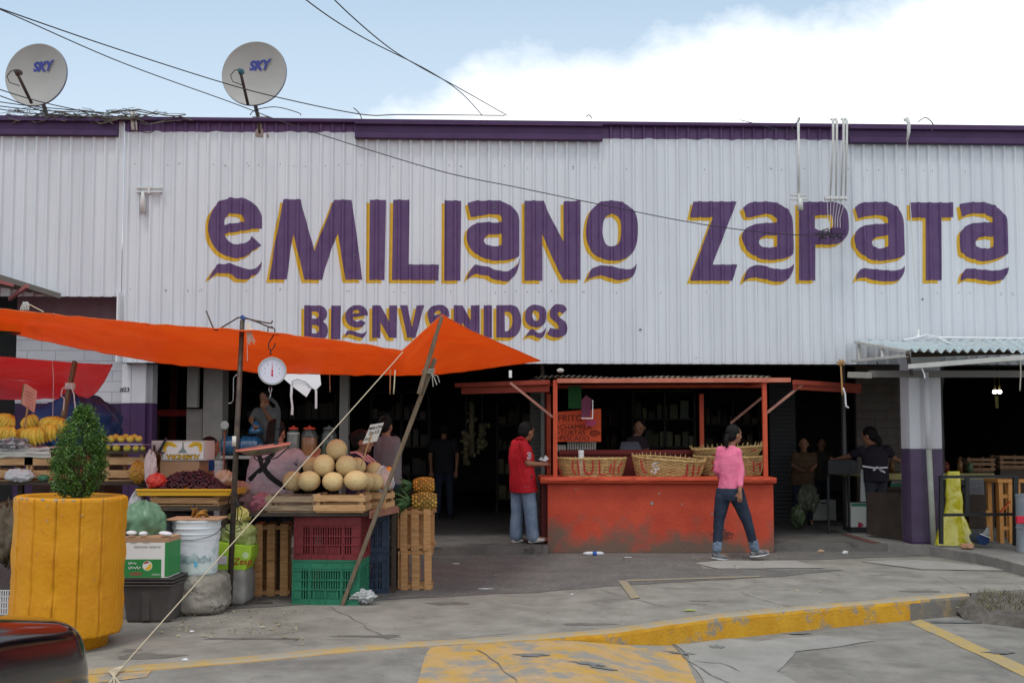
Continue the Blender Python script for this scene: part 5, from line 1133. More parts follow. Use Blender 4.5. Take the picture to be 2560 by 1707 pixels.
# red tarp at the left
g8 = lambda x, y, Y: P(x / 3.733, 640 + y / 3.733, Y)
rt = mat('red_tarp', (.93, .30, .35), (.95, .33, .38), scale=3, rough=.45, trans=.75, bump=.003, bscale=10)
t = thing('red_tarp', g8(500, 1100, 10.2), 'pinkish red tarp sagging below the orange one at the left', 'tarp')
topl = [(0, (-900, 905, 9.9)), (.45, (0, 937, 9.9)), (.8, (700, 995, 9.95)), (1, (1052, 1012, 10.3))]
botl = [(0, (-900, 1110, 10.6)), (.45, (0, 1132, 10.6)), (.74, (640, 1205, 10.4)), (.82, (720, 1305, 10.2)), (.88, (815, 1330, 10.15)), (.93, (905, 1280, 10.2)), (.97, (985, 1170, 10.25)), (1, (1050, 1014, 10.3))]
TL = [(a, g8(*b)) for a, b in topl]; BL = [(a, g8(*b)) for a, b in botl]
mb = MB(); mb.grid(lambda u, v: pl3(TL, u).lerp(pl3(BL, u), v) + V((0, .06 * noise.noise(V((u * 9, v * 2, 0))) - .03 * math.sin(v * 3.1), .02 * noise.noise(V((u * 14 + v * 5, v * 3, 2))) * math.sin(math.pi * v))), 90, 20); mb.build('front_sheet', rt, t, smooth=True, solid=.003)
B2 = [(0, g8(-900, 1110, 10.6)), (.55, g8(0, 1132, 10.6)), (1, g8(700, 1205, 10.45))]; B3 = [(0, g8(-900, 1320, 12)), (.55, g8(0, 1335, 12)), (1, g8(760, 1320, 12))]
mb = MB(); mb.grid(lambda u, v: pl3(B2, u).lerp(pl3(B3, u), v) - V((0, 0, .06 * math.sin(math.pi * v) + .05 * noise.noise(V((u * 5, v * 4, 9))))), 60, 14); mb.build('back_sheet', rt, t, smooth=True, solid=.003)
t = thing('tarp_stick', g8(590, 1450, 9.6), 'short wooden stick tied with string holding the red tarp', 'pole')
mb = MB(); mb.bar(g8(700, 985, 9.8), g8(590, 1500, 9.6), .035, .05, (0, 1, 0)); mb.build('stick', M['oldwood'], t)
mb = MB(); 
for k in range(5): c_ = g8(655, 1190 + k * 12, 9.68); mb.tube([c_ + V((math.cos(a) * .045, math.sin(a) * .04, 0)) for a in [i * .52 for i in range(13)]], .006, 5)
mb.tube([g8(650, 1190, 9.6), g8(580, 1240, 9.6), g8(570, 1300, 9.6), g8(600, 1330, 9.6), g8(590, 1480, 9.6)], .005, 5); mb.tube([g8(660, 1200, 9.6), g8(690, 1290, 9.6), g8(705, 1440, 9.6)], .006, 5); mb.build('string', M['cloth'], t)
rope('string', [g8(490, 985, 9.85), g8(500, 1150, 9.8), g8(492, 1500, 9.8)], .003, 'thin white string hanging in front of the red tarp', M['cloth'])
# green tarp corner and sheet roof at far left
mb = MB(); mb.grid(lambda u, v: g8(-300 + 500 * u, 672 + 40 * u, 10.8).lerp(g8(-300 + 480 * u, 748 - 34 * max(0, u - .6) * 2.5, 11.6), v), 12, 5); tag(mb.build('green_tarp', mat('green_tarp', (.02, .16, .06), rough=.5, trans=.3), solid=.003, smooth=True), 'corner of a green tarp under the orange one at the far left', 'tarp')
t = thing('sheet_canopy', g8(200, 300, 12.4), 'small sloping corrugated canopy on red brackets at the far left of the wall', 'canopy')
mb = MB(); 
def shf(u, v):
    a = g8(-700, -90, 11.6).lerp(g8(555, 375, 13.0), u); b = a + V((-.25, 1.25, .35)); return a.lerp(b, v) + V((0, 0, .014 * math.sin(u * 90)))
mb.grid(lambda u, v: g8(-700, 20, 12.2).lerp(g8(565, 372, 12.9), u).lerp(g8(-700, 200, 13.1).lerp(g8(520, 400, 13.15), u), v) + V((0, 0, .012 * math.sin(v * 40))), 30, 40); mb.build('roof_sheet', mat('weathered_sheet', (.10, .095, .085), (.2, .19, .17), scale=5, rough=.8), t, smooth=True, solid=.004)
mb = MB(); mb.bar(g8(-700, -20, 12.15), g8(565, 375, 12.85), .03, .07); mb.build('edge_beam', mat('grey_board', (.13, .125, .115), rough=.8), t)
mb = MB(); mb.bar(g8(90, 400, 12.95), g8(255, 280, 12.5), .04, .05); mb.bar(g8(-50, 230, 12.5), g8(130, 275, 12.6), .04, .04); mb.build('bracket', mat('dusty_red', (.28, .10, .10), rough=.8), t)
rope('tan_rope', [g8(215, 430, 11.0), g8(270, 450, 10.8), g8(405, 520, 8.6)], .005, 'tan cord tying the orange tarp to the left canopy', M['rope'])
mb = MB(); [mb.tube([g8(220 + i * 8, 430, 10.9), g8(200 + i * 14, 470, 10.7), g8(190 + i * 15, 505, 10.6)], .005, 5) for i in range(6)]; tag(mb.build('cord_knot', mat('grey_twine2', (.4, .38, .34), rough=.9)), 'bundle of knotted twine at the top left corner of the orange tarp', 'rope')
# ================================================================== ORANGE FOOD KIOSK
orp = mat('kiosk_orange', (.45, .058, .026), (.54, .08, .035), scale=3, rough=.6, bump=.004, bscale=40, c3=(.36, .045, .025), s3=4, t3=.58, w3=.1)
grime = mat('kiosk_grimy_base', (.42, .052, .026), (.52, .072, .034), scale=3, rough=.7, bump=.006, bscale=30)
N_, L_ = texnode_after(grime, 0); b_ = N_['Principled BSDF']; tc_ = N_.new('ShaderNodeTexCoord'); sp_ = N_.new('ShaderNodeSeparateXYZ'); L_.new(tc_.outputs['Object'], sp_.inputs[0])
nn_ = N_.new('ShaderNodeTexNoise'); nn_.inputs['Scale'].default_value = 4; nn_.inputs['Detail'].default_value = 9; L_.new(tc_.outputs['Object'], nn_.inputs['Vector'])
m1_ = N_.new('ShaderNodeMath'); m1_.operation = 'MULTIPLY_ADD'; m1_.inputs[1].default_value = -1.1; L_.new(nn_.outputs[0], m1_.inputs[0]); L_.new(sp_.outputs[2], m1_.inputs[2])   # height - 1.1 * noise
r_ = N_.new('ShaderNodeMapRange'); r_.inputs[1].default_value = -.50; r_.inputs[2].default_value = -.12; r_.inputs[3].default_value = 1; r_.inputs[4].default_value = 0; L_.new(m1_.outputs[0], r_.inputs[0])
mx_ = N_.new('ShaderNodeMix'); mx_.data_type = 'RGBA'; mx_.inputs[7].default_value = (.15, .10, .075, 1); L_.new(b_.inputs['Base Color'].links[0].from_socket, mx_.inputs[6]); L_.new(r_.outputs[0], mx_.inputs[0]); L_.new(mx_.outputs[2], b_.inputs['Base Color'])
KY = 12.86; kx0, kx1 = P(1369, 1300, KY).x, P(1935, 1300, KY).x; kz = P(1650, 1194, KY - .1).z
ki = thing('food_kiosk', ((kx0 + kx1) / 2, KY + .1, 0), 'orange food kiosk with a masonry counter, thin posts and a tin roof', 'kiosk')
mb = MB(); mb.bx(kx0, kx1, KY, KY + .22, 0, kz - .085); mb.bx(kx0, kx0 + .2, KY + .22, KY + 1.1, 0, kz - .085); mb.bx(kx1 - .2, kx1, KY + .22, KY + 1.1, 0, kz - .085); mb.build('counter_wall', grime, ki, bevel=.012)
mb = MB()
tx0, tx1 = P(1351, 1200, KY - .1).x, P(1941, 1200, KY - .1).x
def lip(u, v):                                  # hand-rendered edge of the counter top, slightly uneven
    x = tx0 + (tx1 - tx0) * u; q = [(-.0, -.085), (-.10, -.06), (-.115, -.03), (-.11, .0), (-.09, .006), (.30, .008)][int(round(v * 5))]
    w_ = .010 * noise.noise(V((x * 2.5, v * 3, 0))) + .005 * noise.noise(V((x * 11, v * 6, 0)))
    return V((x, KY + q[0] + w_, kz + q[1] + w_ * .6))
mb.grid(lip, 120, 5); mb.bx(tx0 + .004, tx1 - .004, KY - .08, KY + .62, kz - .075, kz - .001); mb.bx(tx0, tx0 + .30, KY + .62, KY + 1.1, kz - .07, kz); mb.bx(tx1 - .3, tx1, KY + .62, KY + 1.1, kz - .07, kz); mb.build('counter_top', orp, ki)
mb = MB()
for px, py, r in ((1648, 1233, .02), (1630, 1258, .03), (1705, 1260, .015), (1560, 1295, .012), (1440, 1222, .015), (1780, 1285, .02)):
    c_ = P(px, py, KY - .002); mb.prism([c_ + V((r * random.uniform(.5, 1) * math.cos(a), 0, r * random.uniform(.5, 1) * math.sin(a))) for a in [i * .9 for i in range(7)]], (0, -.002, 0))
mb.build('chipped_plaster', M['cement'], ki)
mb = MB()
for k in range(14):
    p0 = P(1775 + random.uniform(0, 40), 1325 + random.uniform(0, 35), KY - .004); mb.tube([p0, p0 + V((random.uniform(.02, .08), 0, random.uniform(-.03, .03))), p0 + V((random.uniform(.05, .15), 0, random.uniform(-.05, .05)))], .004, 4)
mb.build('scrawl', mat('charcoal_mark', (.06, .05, .05), rough=.9), ki)
pst = mat('post_orange', (.44, .06, .025), (.52, .085, .035), scale=8, rough=.55, c3=(.25, .08, .05), s3=7, t3=.64)
PYF = KY + .03; zb_ = P(1650, 951, PYF).z
for pa, pb in ((1388, 1388), (1910, 1914)):
    mb = MB(); mb.bar(P(pb, 1192, PYF), P(pa, 950, PYF), .058, .05, (0, 1, 0)); mb.build('post', pst, ki, bevel=.003)
for px, Y in ((1372, 14.1), (1753, 14.1)):
    mb = MB(); mb.bx(P(px, 1000, Y).x - .03, P(px, 1000, Y).x + .03, Y - .03, Y + .03, FZ, P(px, 985, Y).z); mb.build('post', pst, ki)
mb = MB(); a = P(1393, 952, PYF - .05); b = P(1976, 950, PYF - .05); mb.bar(a, b, .05, .06); mb.build('front_beam', mat('beam_salmon', (.42, .12, .075), (.5, .17, .11), scale=6, rough=.6), ki, bevel=.004)
mb = MB(); mb.bar(a + V((.02, .02, -.004)), (a.x - .1, 14.3, a.z + .02), .05, .05); mb.bar(b + V((-.25, .02, -.004)), (b.x - .25, 14.3, b.z + .02), .05, .05); mb.bar((a.x, 14.25, a.z), (b.x, 14.25, b.z), .05, .05); mb.build('side_beam', pst, ki)
rz = zb_ + .04
mb = MB()
def rf(u, v): x = a.x - .28 + (b.x - a.x + .1) * u; return V((x, KY + .22 + 1.5 * v, rz + .015 + .08 * v + .018 * math.sin(x * 2 * math.pi / .076) + .03 * noise.noise(V((u * 4, 0, 0)))))
mb.grid(rf, 400, 6); mb.build('tin_roof', mat('rusty_tin', (.10, .085, .065), (.24, .22, .18), scale=6, rough=.7), ki, smooth=True, solid=.003)
dimr = mat('dim_orange_board', (.28, .045, .025), (.34, .06, .035), scale=5, rough=.6)
mb = MB(); mb.bar(P(1140, 963, 14.2), P(1372, 955, 13.0), .05, .06); mb.bar(P(1155, 975, 14.2), P(1372, 968, 13.05), .03, .12); mb.build('side_flap', dimr, ki); mb = MB(); mb.bar(P(1985, 955, 13.0), P(2150, 965, 14.2), .05, .06); mb.bar(P(1985, 965, 13.05), P(2150, 975, 14.2), .03, .09); mb.build('side_flap', dimr, ki)
for a_, b_2 in ((P(1276, 957, 13.15), P(1383, 1043, KY + .05)), (P(2009, 958, 13.15), P(1914, 1034, KY + .05)), (P(1915, 985, 13.9), P(1826, 1058, 14.0))):
    mb = MB(); mb.bar(a_, b_2, .032, .032, (0, 1, 0)); mb.build('strut', mat('strut_brown', (.28, .12, .09), (.34, .17, .13), scale=8, rough=.6), ki)
mb = MB(); mb.bx(kx0 + .2, kx1 - .2, 13.75, 13.82, FZ, P(1500, 1128, 13.8).z); mb.bx(kx0 + .2, kx1 - .2, 13.7, 13.9, P(1500, 1128, 13.8).z - .04, P(1500, 1124, 13.8).z); mb.build('back_counter', mat('deep_red', (.16, .018, .016), rough=.6), ki)
mb = MB(); mb.bx(tx0 + .02, tx0 + .14, KY + .15, KY + 1.0, 0.11, kz - .08); mb.build('side_door', mat('dark_red_door', (.10, .015, .014), rough=.6), ki)
# menu board
t = thing('menu_board', P(1450, 1100, 13.6), 'orange handwritten menu board with a drawn fish hanging inside the kiosk', 'sign')
g = lambda x, y, Y=13.55: P(1380 + x / 6.534, 960 + y / 6.534, Y)
mb = MB(); mb.prism([g(85, 455), g(800, 400), g(803, 938), g(85, 938)], (0, .01, 0)); mb.build('board', mat('menu_orange', (.46, .055, .016), (.52, .07, .022), scale=3, rough=.7), t)
ik = mat('marker_brown', (.10, .02, .015), rough=.8)
for s_, x, y, sz in (('FRITO', 300, 560, .13), ('\u2022CHAMELA', 365, 705, .10), ('\u2022TORTAS', 320, 795, .095), ('\u2022PESCADO', 350, 885, .095)):
    put_text('handwriting', s_, sz, g(x, y, 13.545), (1, 0, 0), (0, 0, 1), ik, t, off=.002)
mb = MB(); el = [g(695 + 70 * math.cos(i * .42), 800 + 42 * math.sin(i * .42), 13.54) for i in range(16)]; mb.tube(el, .005, 5)
for i in range(5): mb.tube([g(650 + i * 20, 780, 13.54), g(660 + i * 20, 825, 13.54)], .003, 4)
mb.tube([g(765, 800, 13.54), g(790, 770, 13.54)], .004, 4); mb.tube([g(765, 800, 13.54), g(790, 828, 13.54)], .004, 4); mb.build('fish_drawing', ik, t)
for pts, m, lb, nm in (([g(480, 540, 13.3), g(620, 535, 13.3), g(655, 250, 13.3), g(560, 180, 13.3), g(480, 260, 13.3)], mat('plum_cloth', (.12, .03, .06), rough=.9), 'dark plum towel with a pale hem hanging in front of the menu board', 'hanging_towel'),
    ([g(540, 590, 13.4), g(730, 590, 13.4), g(700, 680, 13.4), g(560, 690, 13.4)], mat('magenta_cloth', (.35, .05, .12), rough=.9), 'magenta cloth end hanging below the plum towel', 'hanging_cloth'),
    ([g(265, 30, 13.7), g(480, 30, 13.7), g(480, 400, 13.7), g(265, 400, 13.7)], mat('dark_green_cloth', (.02, .10, .03), rough=.9), 'dark green cloth hanging above the menu board', 'hanging_cloth')):
    mb = MB(); mb.prism(pts, (0, .012, 0)); tag(mb.build(nm, m, bevel=.003), lb, 'cloth')
t = bpy.data.objects['hanging_towel']; mb = MB(); mb.bar(g(480, 555, 13.29), g(665, 560, 13.29), .012, .04, (0, 1, 0)); mb.bar(g(662, 565, 13.29), g(665, 260, 13.29), .012, .035, (0, 1, 0)); mb.build('hem', M['cloth'], t)
# stacked glass racks and cups on the back counter
zc_ = P(1500, 1126, 13.7).z
for pa, pb, py, lb in ((1420, 1490, 1106, 'white ribbed rack of glasses on the back counter under the menu board'), (1393, 1415, 1113, 'second smaller white rack at the left kiosk post')):
    xa, xb = P(pa, 1100, 13.75).x, P(pb, 1100, 13.75).x; z1 = P(pa, py, 13.75).z; t = thing('glass_rack', ((xa + xb) / 2, 13.8, zc_), lb, 'rack'); mb = MB()
    n = int((xb - xa) / .035)
    for i in range(n + 1): mb.bx(xa + i * .035 - .008, xa + i * .035 + .008, 13.72, 13.74, zc_, z1)
    for k in range(4): z = zc_ + (z1 - zc_) * k / 3.0; mb.bx(xa, xb, 13.725, 13.86, z - .006, z + .006)
    mb.build('rack_frame', mat('dim_white', (.42, .42, .38), rough=.5), t)
t = thing('paper_cup', P(1453, 1190, 13.4), 'stack of white paper cups standing in front of the left basket edge', 'cups')
mb = MB(); c_ = P(1453, 1190, 13.45); c_.z = kz + .0; zt = P(1453, 1125, 13.45).z; mb.lathe([(0, c_.z), (.036, c_.z), (.040, zt - .01), (.036, zt), (0, zt)], (c_.x, 13.45, 0), 20); mb.build('cup_stack', M['white'], t, smooth=False)
mb = MB(); mb.lathe([(.041, zt - .04), (.0425, zt - .03), (.041, zt - .02)], (c_.x, 13.45, 0), 20); mb.build('cup_rim', M['white'], t)
# baskets
wick = mat('wicker', (.40, .26, .10), (.56, .40, .18), scale=14, rough=.75, island=.22); wred = mat('basket_red', (.36, .03, .03), rough=.7)
def basket(pa, pb, ptop, pbot, Y, tp_, lb, strokes=(), rx=0, ry=0, dz=0, spikes=.025):
    ca = P((pa + pb) / 2, pbot, Y); rt_ = (pb - pa) / 2 / S(Y); rb = rt_ * tp_; h = (pbot - ptop) / S(Y); dp_ = .62
    t = thing('wicker_basket', ca, lb, 'basket', 'bread baskets on the kiosk counter'); rot = Matrix.Rotation(rx, 3, 'X') @ Matrix.Rotation(ry, 3, 'Y')
    def pos(th, z, o=0, inward=0): r = rb + (rt_ - rb) * (z / h) ** .8; return ca + rot @ V(((r + o - inward) * math.sin(th), -(r * dp_ + o - inward) * math.cos(th), z))
    nst = 44; rows = 13; mb = MB()
    for i in range(rows):
        z = .012 + (h - .025) * i / (rows - 1)
        mb.tube([pos(k * 2 * math.pi / 132, z + .004 * noise.noise(V((k * .2, i, 0))), .006 * math.sin(k * math.pi / 3 + i * math.pi)) for k in range(133)], .0078, 5, False)
    mb.tube([pos(k * 2 * math.pi / 88, h, .004 * math.sin(k)) for k in range(89)], .013, 6, False)
    mb.build('woven_wall', wick, t, smooth=True)
    mb = MB()
    for k in range(nst):
        th = k * 2 * math.pi / nst; mb.tube([pos(th, 0), pos(th, h * .5), pos(th, h), pos(th, h + spikes * random.uniform(.2, 1.2))], .006, 5)
    mb.build('stakes', wick, t); mb = MB(); mb.lathe([(0, 0), (rb, 0), (rb, .01), (0, .01)], ca + V((0, 0, .004)), 40, rot, sy=dp_); mb.build('base', wick, t)
    for st_ in strokes:
        mb = MB(); q = []
        for (x1, y1), (x2, y2) in zip(st_, st_[1:]):
            for i in range(7):
                x = x1 + (x2 - x1) * i / 6; y = y1 + (y2 - y1) * i / 6; z = max(.0, min(h, h * (pbot - y) / (pbot - ptop))); r = rb + (rt_ - rb) * (z / h) ** .8; xx = (x - (pa + pb) / 2) / S(Y); q.append(pos(math.asin(max(-.99, min(.99, xx / r))), z, .012))
        for a_, b_ in zip(q, q[1:]):
            if (b_ - a_).length > 1e-5: mb.bar(a_, b_, .006, .020, (b_ - a_).cross(V((0, -1, 0))) if abs((b_ - a_).normalized().y) < .9 else (0, 0, 1))
        if mb.v: mb.build('painted_stroke', wred, t)
    return t
bs = lambda s_: [[(1380 + x / 6.534, 960 + y / 6.534) for x, y in pts_(l)] for l in s_]
basket(1392, 1565, 1146, 1191, 13.25, .86, 'round wicker bread basket at the left kiosk post with red painted letters', bs(["100 1230 120 1350 170 1480", "330 1240 330 1370 380 1470", "400 1235 430 1480", "500 1240 510 1400 575 1470 640 1410 640 1240", "740 1240 745 1470 850 1465", "935 1290 900 1440", "990 1250 960 1470", "1120 1260 1050 1350 1050 1460"]))
bs2 = lambda s_: [[(1560 + x / 3.919, 880 + y / 3.919) for x, y in pts_(l)] for l in s_]
t = basket(1578, 1759, 1146, 1193, 13.2, .84, 'tilted wicker bread basket with red strokes in the middle of the counter', bs2(["140 1060 160 1130 200 1190", "570 1065 570 1180 520 1195", "635 1070 635 1180", "700 1080 680 1170"]), ry=R(4), rx=R(4), spikes=.05)
mb = MB(); 
for k in range(26): q_ = P(1560 + random.gauss(322, 18) / 3.919, 880 + random.uniform(1075, 1195) / 3.919, 12.78); q_.y = 13.2 - .30 - .0; mb.box(q_, (.03, .004, .008), Matrix.Rotation(random.uniform(-.6, .6), 3, 'Y'))
mb.build('white_paint_mark', M['cloth'], t)
basket(1735, 1912, 1140, 1186, 13.45, .84, 'dark-marked wicker basket at the right end of the counter, lower of two', bs2(["830 1060 860 1090 830 1150", "1220 1060 1230 1160", "1290 1080 1300 1160", "1250 1090 1310 1080"]), rx=R(2))
basket(1732, 1908, 1119, 1142, 13.5, .8, 'wicker basket stacked tilted on the right basket of the counter', bs2(["1200 975 1260 965", "840 995 890 990"]), ry=R(-3), spikes=.06)
# ================================================================== PEOPLE
def limb(mb, pts, rs, n=14): 
    out = []; rr_ = []
    for i in range(len(pts) - 1):
        for k in range(5): out.append(pts[i].lerp(pts[i + 1], k / 5)); rr_.append(rs[i] + (rs[i + 1] - rs[i]) * k / 5)
    out.append(pts[-1]); rr_.append(rs[-1]); mb.tube(out, rr_, n); mb.ball(pts[0], rs[0], n, 8); mb.ball(pts[-1], rs[-1], n, 8)
    for p, r in zip(pts[1:-1], rs[1:-1]): mb.ball(p, r * 1.0, n, 8)
def hand5(mb, wr_, d, s_, curl=.5, sc_=1, thumb=1):
    """palm, four unequal curled fingers and a thumb leaving the side of the palm"""
    d = V(d).normalized(); s_ = V(s_); s_ = (s_ - d * s_.dot(d)).normalized(); n_ = d.cross(s_).normalized()
    L_ = .085 * sc_; pc_ = wr_ + d * L_ * .5
    mb.loft([(wr_ + d * (-.01), s_ * .024 * sc_, n_ * .017 * sc_), (wr_ + d * .03 * sc_, s_ * .036 * sc_, n_ * .016 * sc_), (wr_ + d * L_, s_ * .040 * sc_, n_ * .013 * sc_), (wr_ + d * (L_ + .008), s_ * .036 * sc_, n_ * .010 * sc_)], 14)
    for i, fl in enumerate((.070, .080, .074, .058)):
        b = wr_ + d * L_ * .95 + s_ * (i - 1.5) * .0205 * sc_; pts = [b]; dd = d.copy(); 
        for sg, l_ in enumerate((.45, .32, .23)): dd = (Matrix.Rotation(curl * (.5 + .35 * sg) + .06 * i, 3, s_) @ dd); pts.append(pts[-1] + dd * fl * l_ * sc_)
        mb.tube([pts[0] - d * .015] + pts, [.0095 * sc_, .0092 * sc_, .0088 * sc_, .008 * sc_, .006 * sc_], 8)
    b = wr_ + d * .025 * sc_ - s_ * thumb * .028 * sc_; dd = (d * .75 - s_ * thumb * .65).normalized(); p2 = b + dd * .034 * sc_; p3 = p2 + (dd + n_ * .5 * (1 if curl > 0 else -1) + d * .4).normalized() * .03 * sc_
    mb.tube([b - dd * .012, b, p2, p3], [.012 * sc_, .0115 * sc_, .0105 * sc_, .007 * sc_], 8)
def head5(mb, c_, f, s_=1, face=True):
    f = V(f).normalized(); sd = f.cross(V((0, 0, 1))).normalized(); up = sd.cross(f).normalized(); rot = Matrix((sd, f, up)).transposed()
    mb.ball(c_ + up * .018 * s_, (.074 * s_, .094 * s_, .098 * s_), 24, 16, rot); mb.ball(c_ - up * .048 * s_ + f * .022 * s_, (.056 * s_, .066 * s_, .062 * s_), 20, 12, rot)
    mb.ball(c_ - up * .088 * s_ + f * .06 * s_, (.024 * s_, .02 * s_, .018 * s_), 12, 8, rot)                       # chin
    if face:
        q = lambda x, y, z: c_ + sd * x * s_ + f * y * s_ + up * z * s_
        mb.tube([q(0, .086, .012), q(0, .100, -.012), q(0, .112, -.030), q(0, .094, -.036)], [.009 * s_, .011 * s_, .014 * s_, .010 * s_], 8)
        mb.ball(q(0, .082, -.062), (.026 * s_, .012 * s_, .006 * s_), 12, 6, rot); mb.ball(q(0, .080, -.073), (.022 * s_, .012 * s_, .006 * s_), 12, 6, rot)
        mb.ball(q(0, .078, .022), (.055 * s_, .016 * s_, .010 * s_), 14, 6, rot)
        for k in (-1, 1): mb.ball(q(k * .045, .06, -.028), (.02 * s_, .02 * s_, .02 * s_), 10, 6, rot); mb.ball(q(k * .077, .0, -.012), (.010 * s_, .020 * s_, .030 * s_), 10, 8, rot)
def eyes5(t, c_, f, s_=1):
    f = V(f).normalized(); sd = f.cross(V((0, 0, 1))).normalized(); up = sd.cross(f).normalized()
    for k in (-1, 1):
        mb = MB(); mb.ball(c_ + sd * k * .031 * s_ + f * .082 * s_ + up * .002 * s_, (.012 * s_, .010 * s_, .008 * s_), 10, 8); mb.build('eye', mat('eye_dark', (.05, .04, .035), rough=.2), t, smooth=True)
def person(lb, base, J, f, hw=.20, cloth=None, sex='m', vox=.011, sleeves=.5, both=True, curl=.5, k=1, hair='short', group=None, headk=1.0, depth=.55, hem=-.02, bend=None, low=True, wr=.010):
    """J: head, neck, shL, shR, elL, elR, wrL, wrR, pel and (if low) hpL.. as vectors.  cloth: dict of materials"""
    t = thing('person', base, lb, 'person', group); f = V(f).normalized(); sd = f.cross(V((0, 0, 1))).normalized(); up = V((0, 0, 1))
    sh = (J['shL'] + J['shR']) / 2; pel = J['pel']; ax = (sh - pel); A_ = lambda u, o=0: pel + ax * u + f * o
    tf = (f - ax.normalized() * f.dot(ax.normalized())).normalized()
    # body: one continuous surface
    mb = MB(); head5(mb, J['head'], J.get('face', f), headk)
    limb(mb, [J['neck'] - up * .04, J['head'] - up * .05 * headk], [.052 * k, .048 * k], 14)
    mb.loft([(A_(-.18), sd * hw * .5, tf * hw * .4), (A_(0), sd * hw * .82, tf * hw * .56), (A_(.45), sd * hw * .70, tf * hw * .5), (A_(.8), sd * hw * .88, tf * hw * .52), (A_(1.0), sd * hw * .66, tf * hw * .36), (J['neck'], sd * .05, tf * .05)], 22)
    for s_ in 'LR':
        limb(mb, [J['sh' + s_], J['el' + s_], J['wr' + s_]], [.046 * k, .038 * k, .025 * k])
        hd = J.get('hd' + s_, (J['wr' + s_] - J['el' + s_])); hs = J.get('hs' + s_, sd)
        hand5(mb, J['wr' + s_], hd, hs, curl, k if k < 1.05 else 1.05, 1 if s_ == 'L' else 1)
        if low: limb(mb, [J['hp' + s_], J['kn' + s_], J['an' + s_]], [.07 * k, .048 * k, .034 * k]); limb(mb, [J['an' + s_] - up * .02, J['to' + s_]], [.032 * k, .026 * k])
    flesh(mb, 'body', cloth.get('skin', M['skin']), t, vox * .8)
    # top garment
    mb = MB(); b_ = A_(hem / max(.1, ax.length))
    mb.loft([(b_, sd * hw * 1.0, tf * hw * .72), (A_(.12), sd * hw * .98, tf * hw * .72), (A_(.4), sd * hw * (.92 if sex == 'm' else .84), tf * hw * .66), (A_(.72), sd * hw * 1.0, tf * hw * .66), (A_(.92), sd * hw * .98, tf * hw * .54), (A_(1.04), sd * hw * .62, tf * hw * .40), (J['neck'] + up * .0, sd * .062, tf * .062)], 26)
    for s_ in 'LR':
        e = J['el' + s_]; w_ = J['wr' + s_]
        if sleeves <= 1: limb(mb, [J['sh' + s_], J['sh' + s_].lerp(e, sleeves)], [.066 * k, .058 * k])
        else: limb(mb, [J['sh' + s_], e, e.lerp(w_, sleeves - 1)], [.062 * k, .050 * k, .045 * k])
    flesh(mb, cloth.get('topname', 'shirt'), cloth['top'], t, vox, 4, wr)
    if low:
        hk = cloth.get('hipk', 1); mb = MB(); mb.loft([(A_(.14), sd * hw * .88 * hk, tf * hw * .60 * hk), (A_(0), sd * hw * .98 * hk, tf * hw * .68 * hk), (A_(-.16), sd * hw * .92 * hk, tf * hw * .62 * hk)], 24)
        cut_ = cloth.get('cut', .93)
        for s_ in 'LR': limb(mb, [J['hp' + s_], J['kn' + s_], J['kn' + s_].lerp(J['an' + s_], cut_)], [.092 * k * hk ** .8, cloth.get('kr', .068) * k, cloth.get('ar', .058) * k])
        flesh(mb, 'trousers', cloth['bottom'], t, vox, 4, .005, (8, 8, 7))
        for s_ in 'LR':
            a_ = J['an' + s_]; to = J['to' + s_]; d = (to - a_); d.z = min(d.z, 0) if 'tilt' not in cloth else d.z; d0 = V((to.x - a_.x, to.y - a_.y, 0)).normalized(); ss = d0.cross(up)
            heel = a_ - d0 * .05 - up * .055; mb = MB(); toe = to; dd = (toe - heel)
            mb.loft([(heel - d0 * .012, ss * .026, up * .03 + d0 * 0), (heel + dd * .12, ss * .036, up * .045), (heel + dd * .35 + up * .012, ss * .04, up * .05), (heel + dd * .65, ss * .046, up * .036), (heel + dd * .9 - up * .004, ss * .042, up * .026), (heel + dd * 1.02 - up * .008, ss * .022, up * .014)], 16)
            o = flesh(mb, 'shoe', cloth['shoe'], t, .008, 2)
            mb = MB(); mb.loft([(heel - d0 * .014 - up * .03, ss * .028, up * .008), (heel + dd * .3 - up * .034, ss * .042, up * .009), (heel + dd * .7 - up * .032, ss * .049, up * .009), (heel + dd * 1.03 - up * .02, ss * .026, up * .008)], 14); mb.build('sole', cloth.get('sole', M['white']), t, smooth=True)
    # hair
    hc = J['head']; ff = V(J.get('face', f)).normalized(); s2 = ff.cross(up).normalized(); u2 = s2.cross(ff); rot = Matrix((s2, ff, u2)).transposed(); mb = MB(); q = lambda x, y, z: hc + (s2 * x + ff * y + u2 * z) * headk
    mb.ball(q(0, -.016, .034), V((.083, .096, .094)) * headk, 24, 14, rot); mb.ball(q(0, -.045, -.012), V((.076, .066, .072)) * headk, 18, 12, rot)
    if hair == 'tail': mb.ball(q(.0, -.105, -.03), V((.034, .032, .034)) * headk, 14, 10); mb.tube([q(0, -.105, -.03), q(0, -.122, -.07), q(0, -.118, -.13), q(0, -.11, -.16)], [.03, .034, .026, .010], 12)
    if hair == 'bun': mb.ball(q(0, -.10, .05), V((.045, .04, .045)) * headk, 14, 10)
    if hair == 'long': mb.tube([q(0, -.07, -.02), q(.01, -.10, -.09), q(.02, -.10, -.17)], [.055, .05, .03], 12)
    flesh(mb, 'hair', M['hair'], t, .009, 2, .003, (30, 30, 8))
    if cloth.get('eyes', 1): eyes5(t, J['head'], J.get('face', f), headk)
    return t
denim = mat('faded_denim', (.13, .19, .28), (.20, .27, .37), scale=6, rough=.85, bump=.002, bscale=120, c3=(.26, .33, .42), s3=3, t3=.56, w3=.15); dden = mat('dark_denim', (.012, .018, .035), (.022, .034, .06), scale=5, rough=.8, bump=.001, bscale=120)
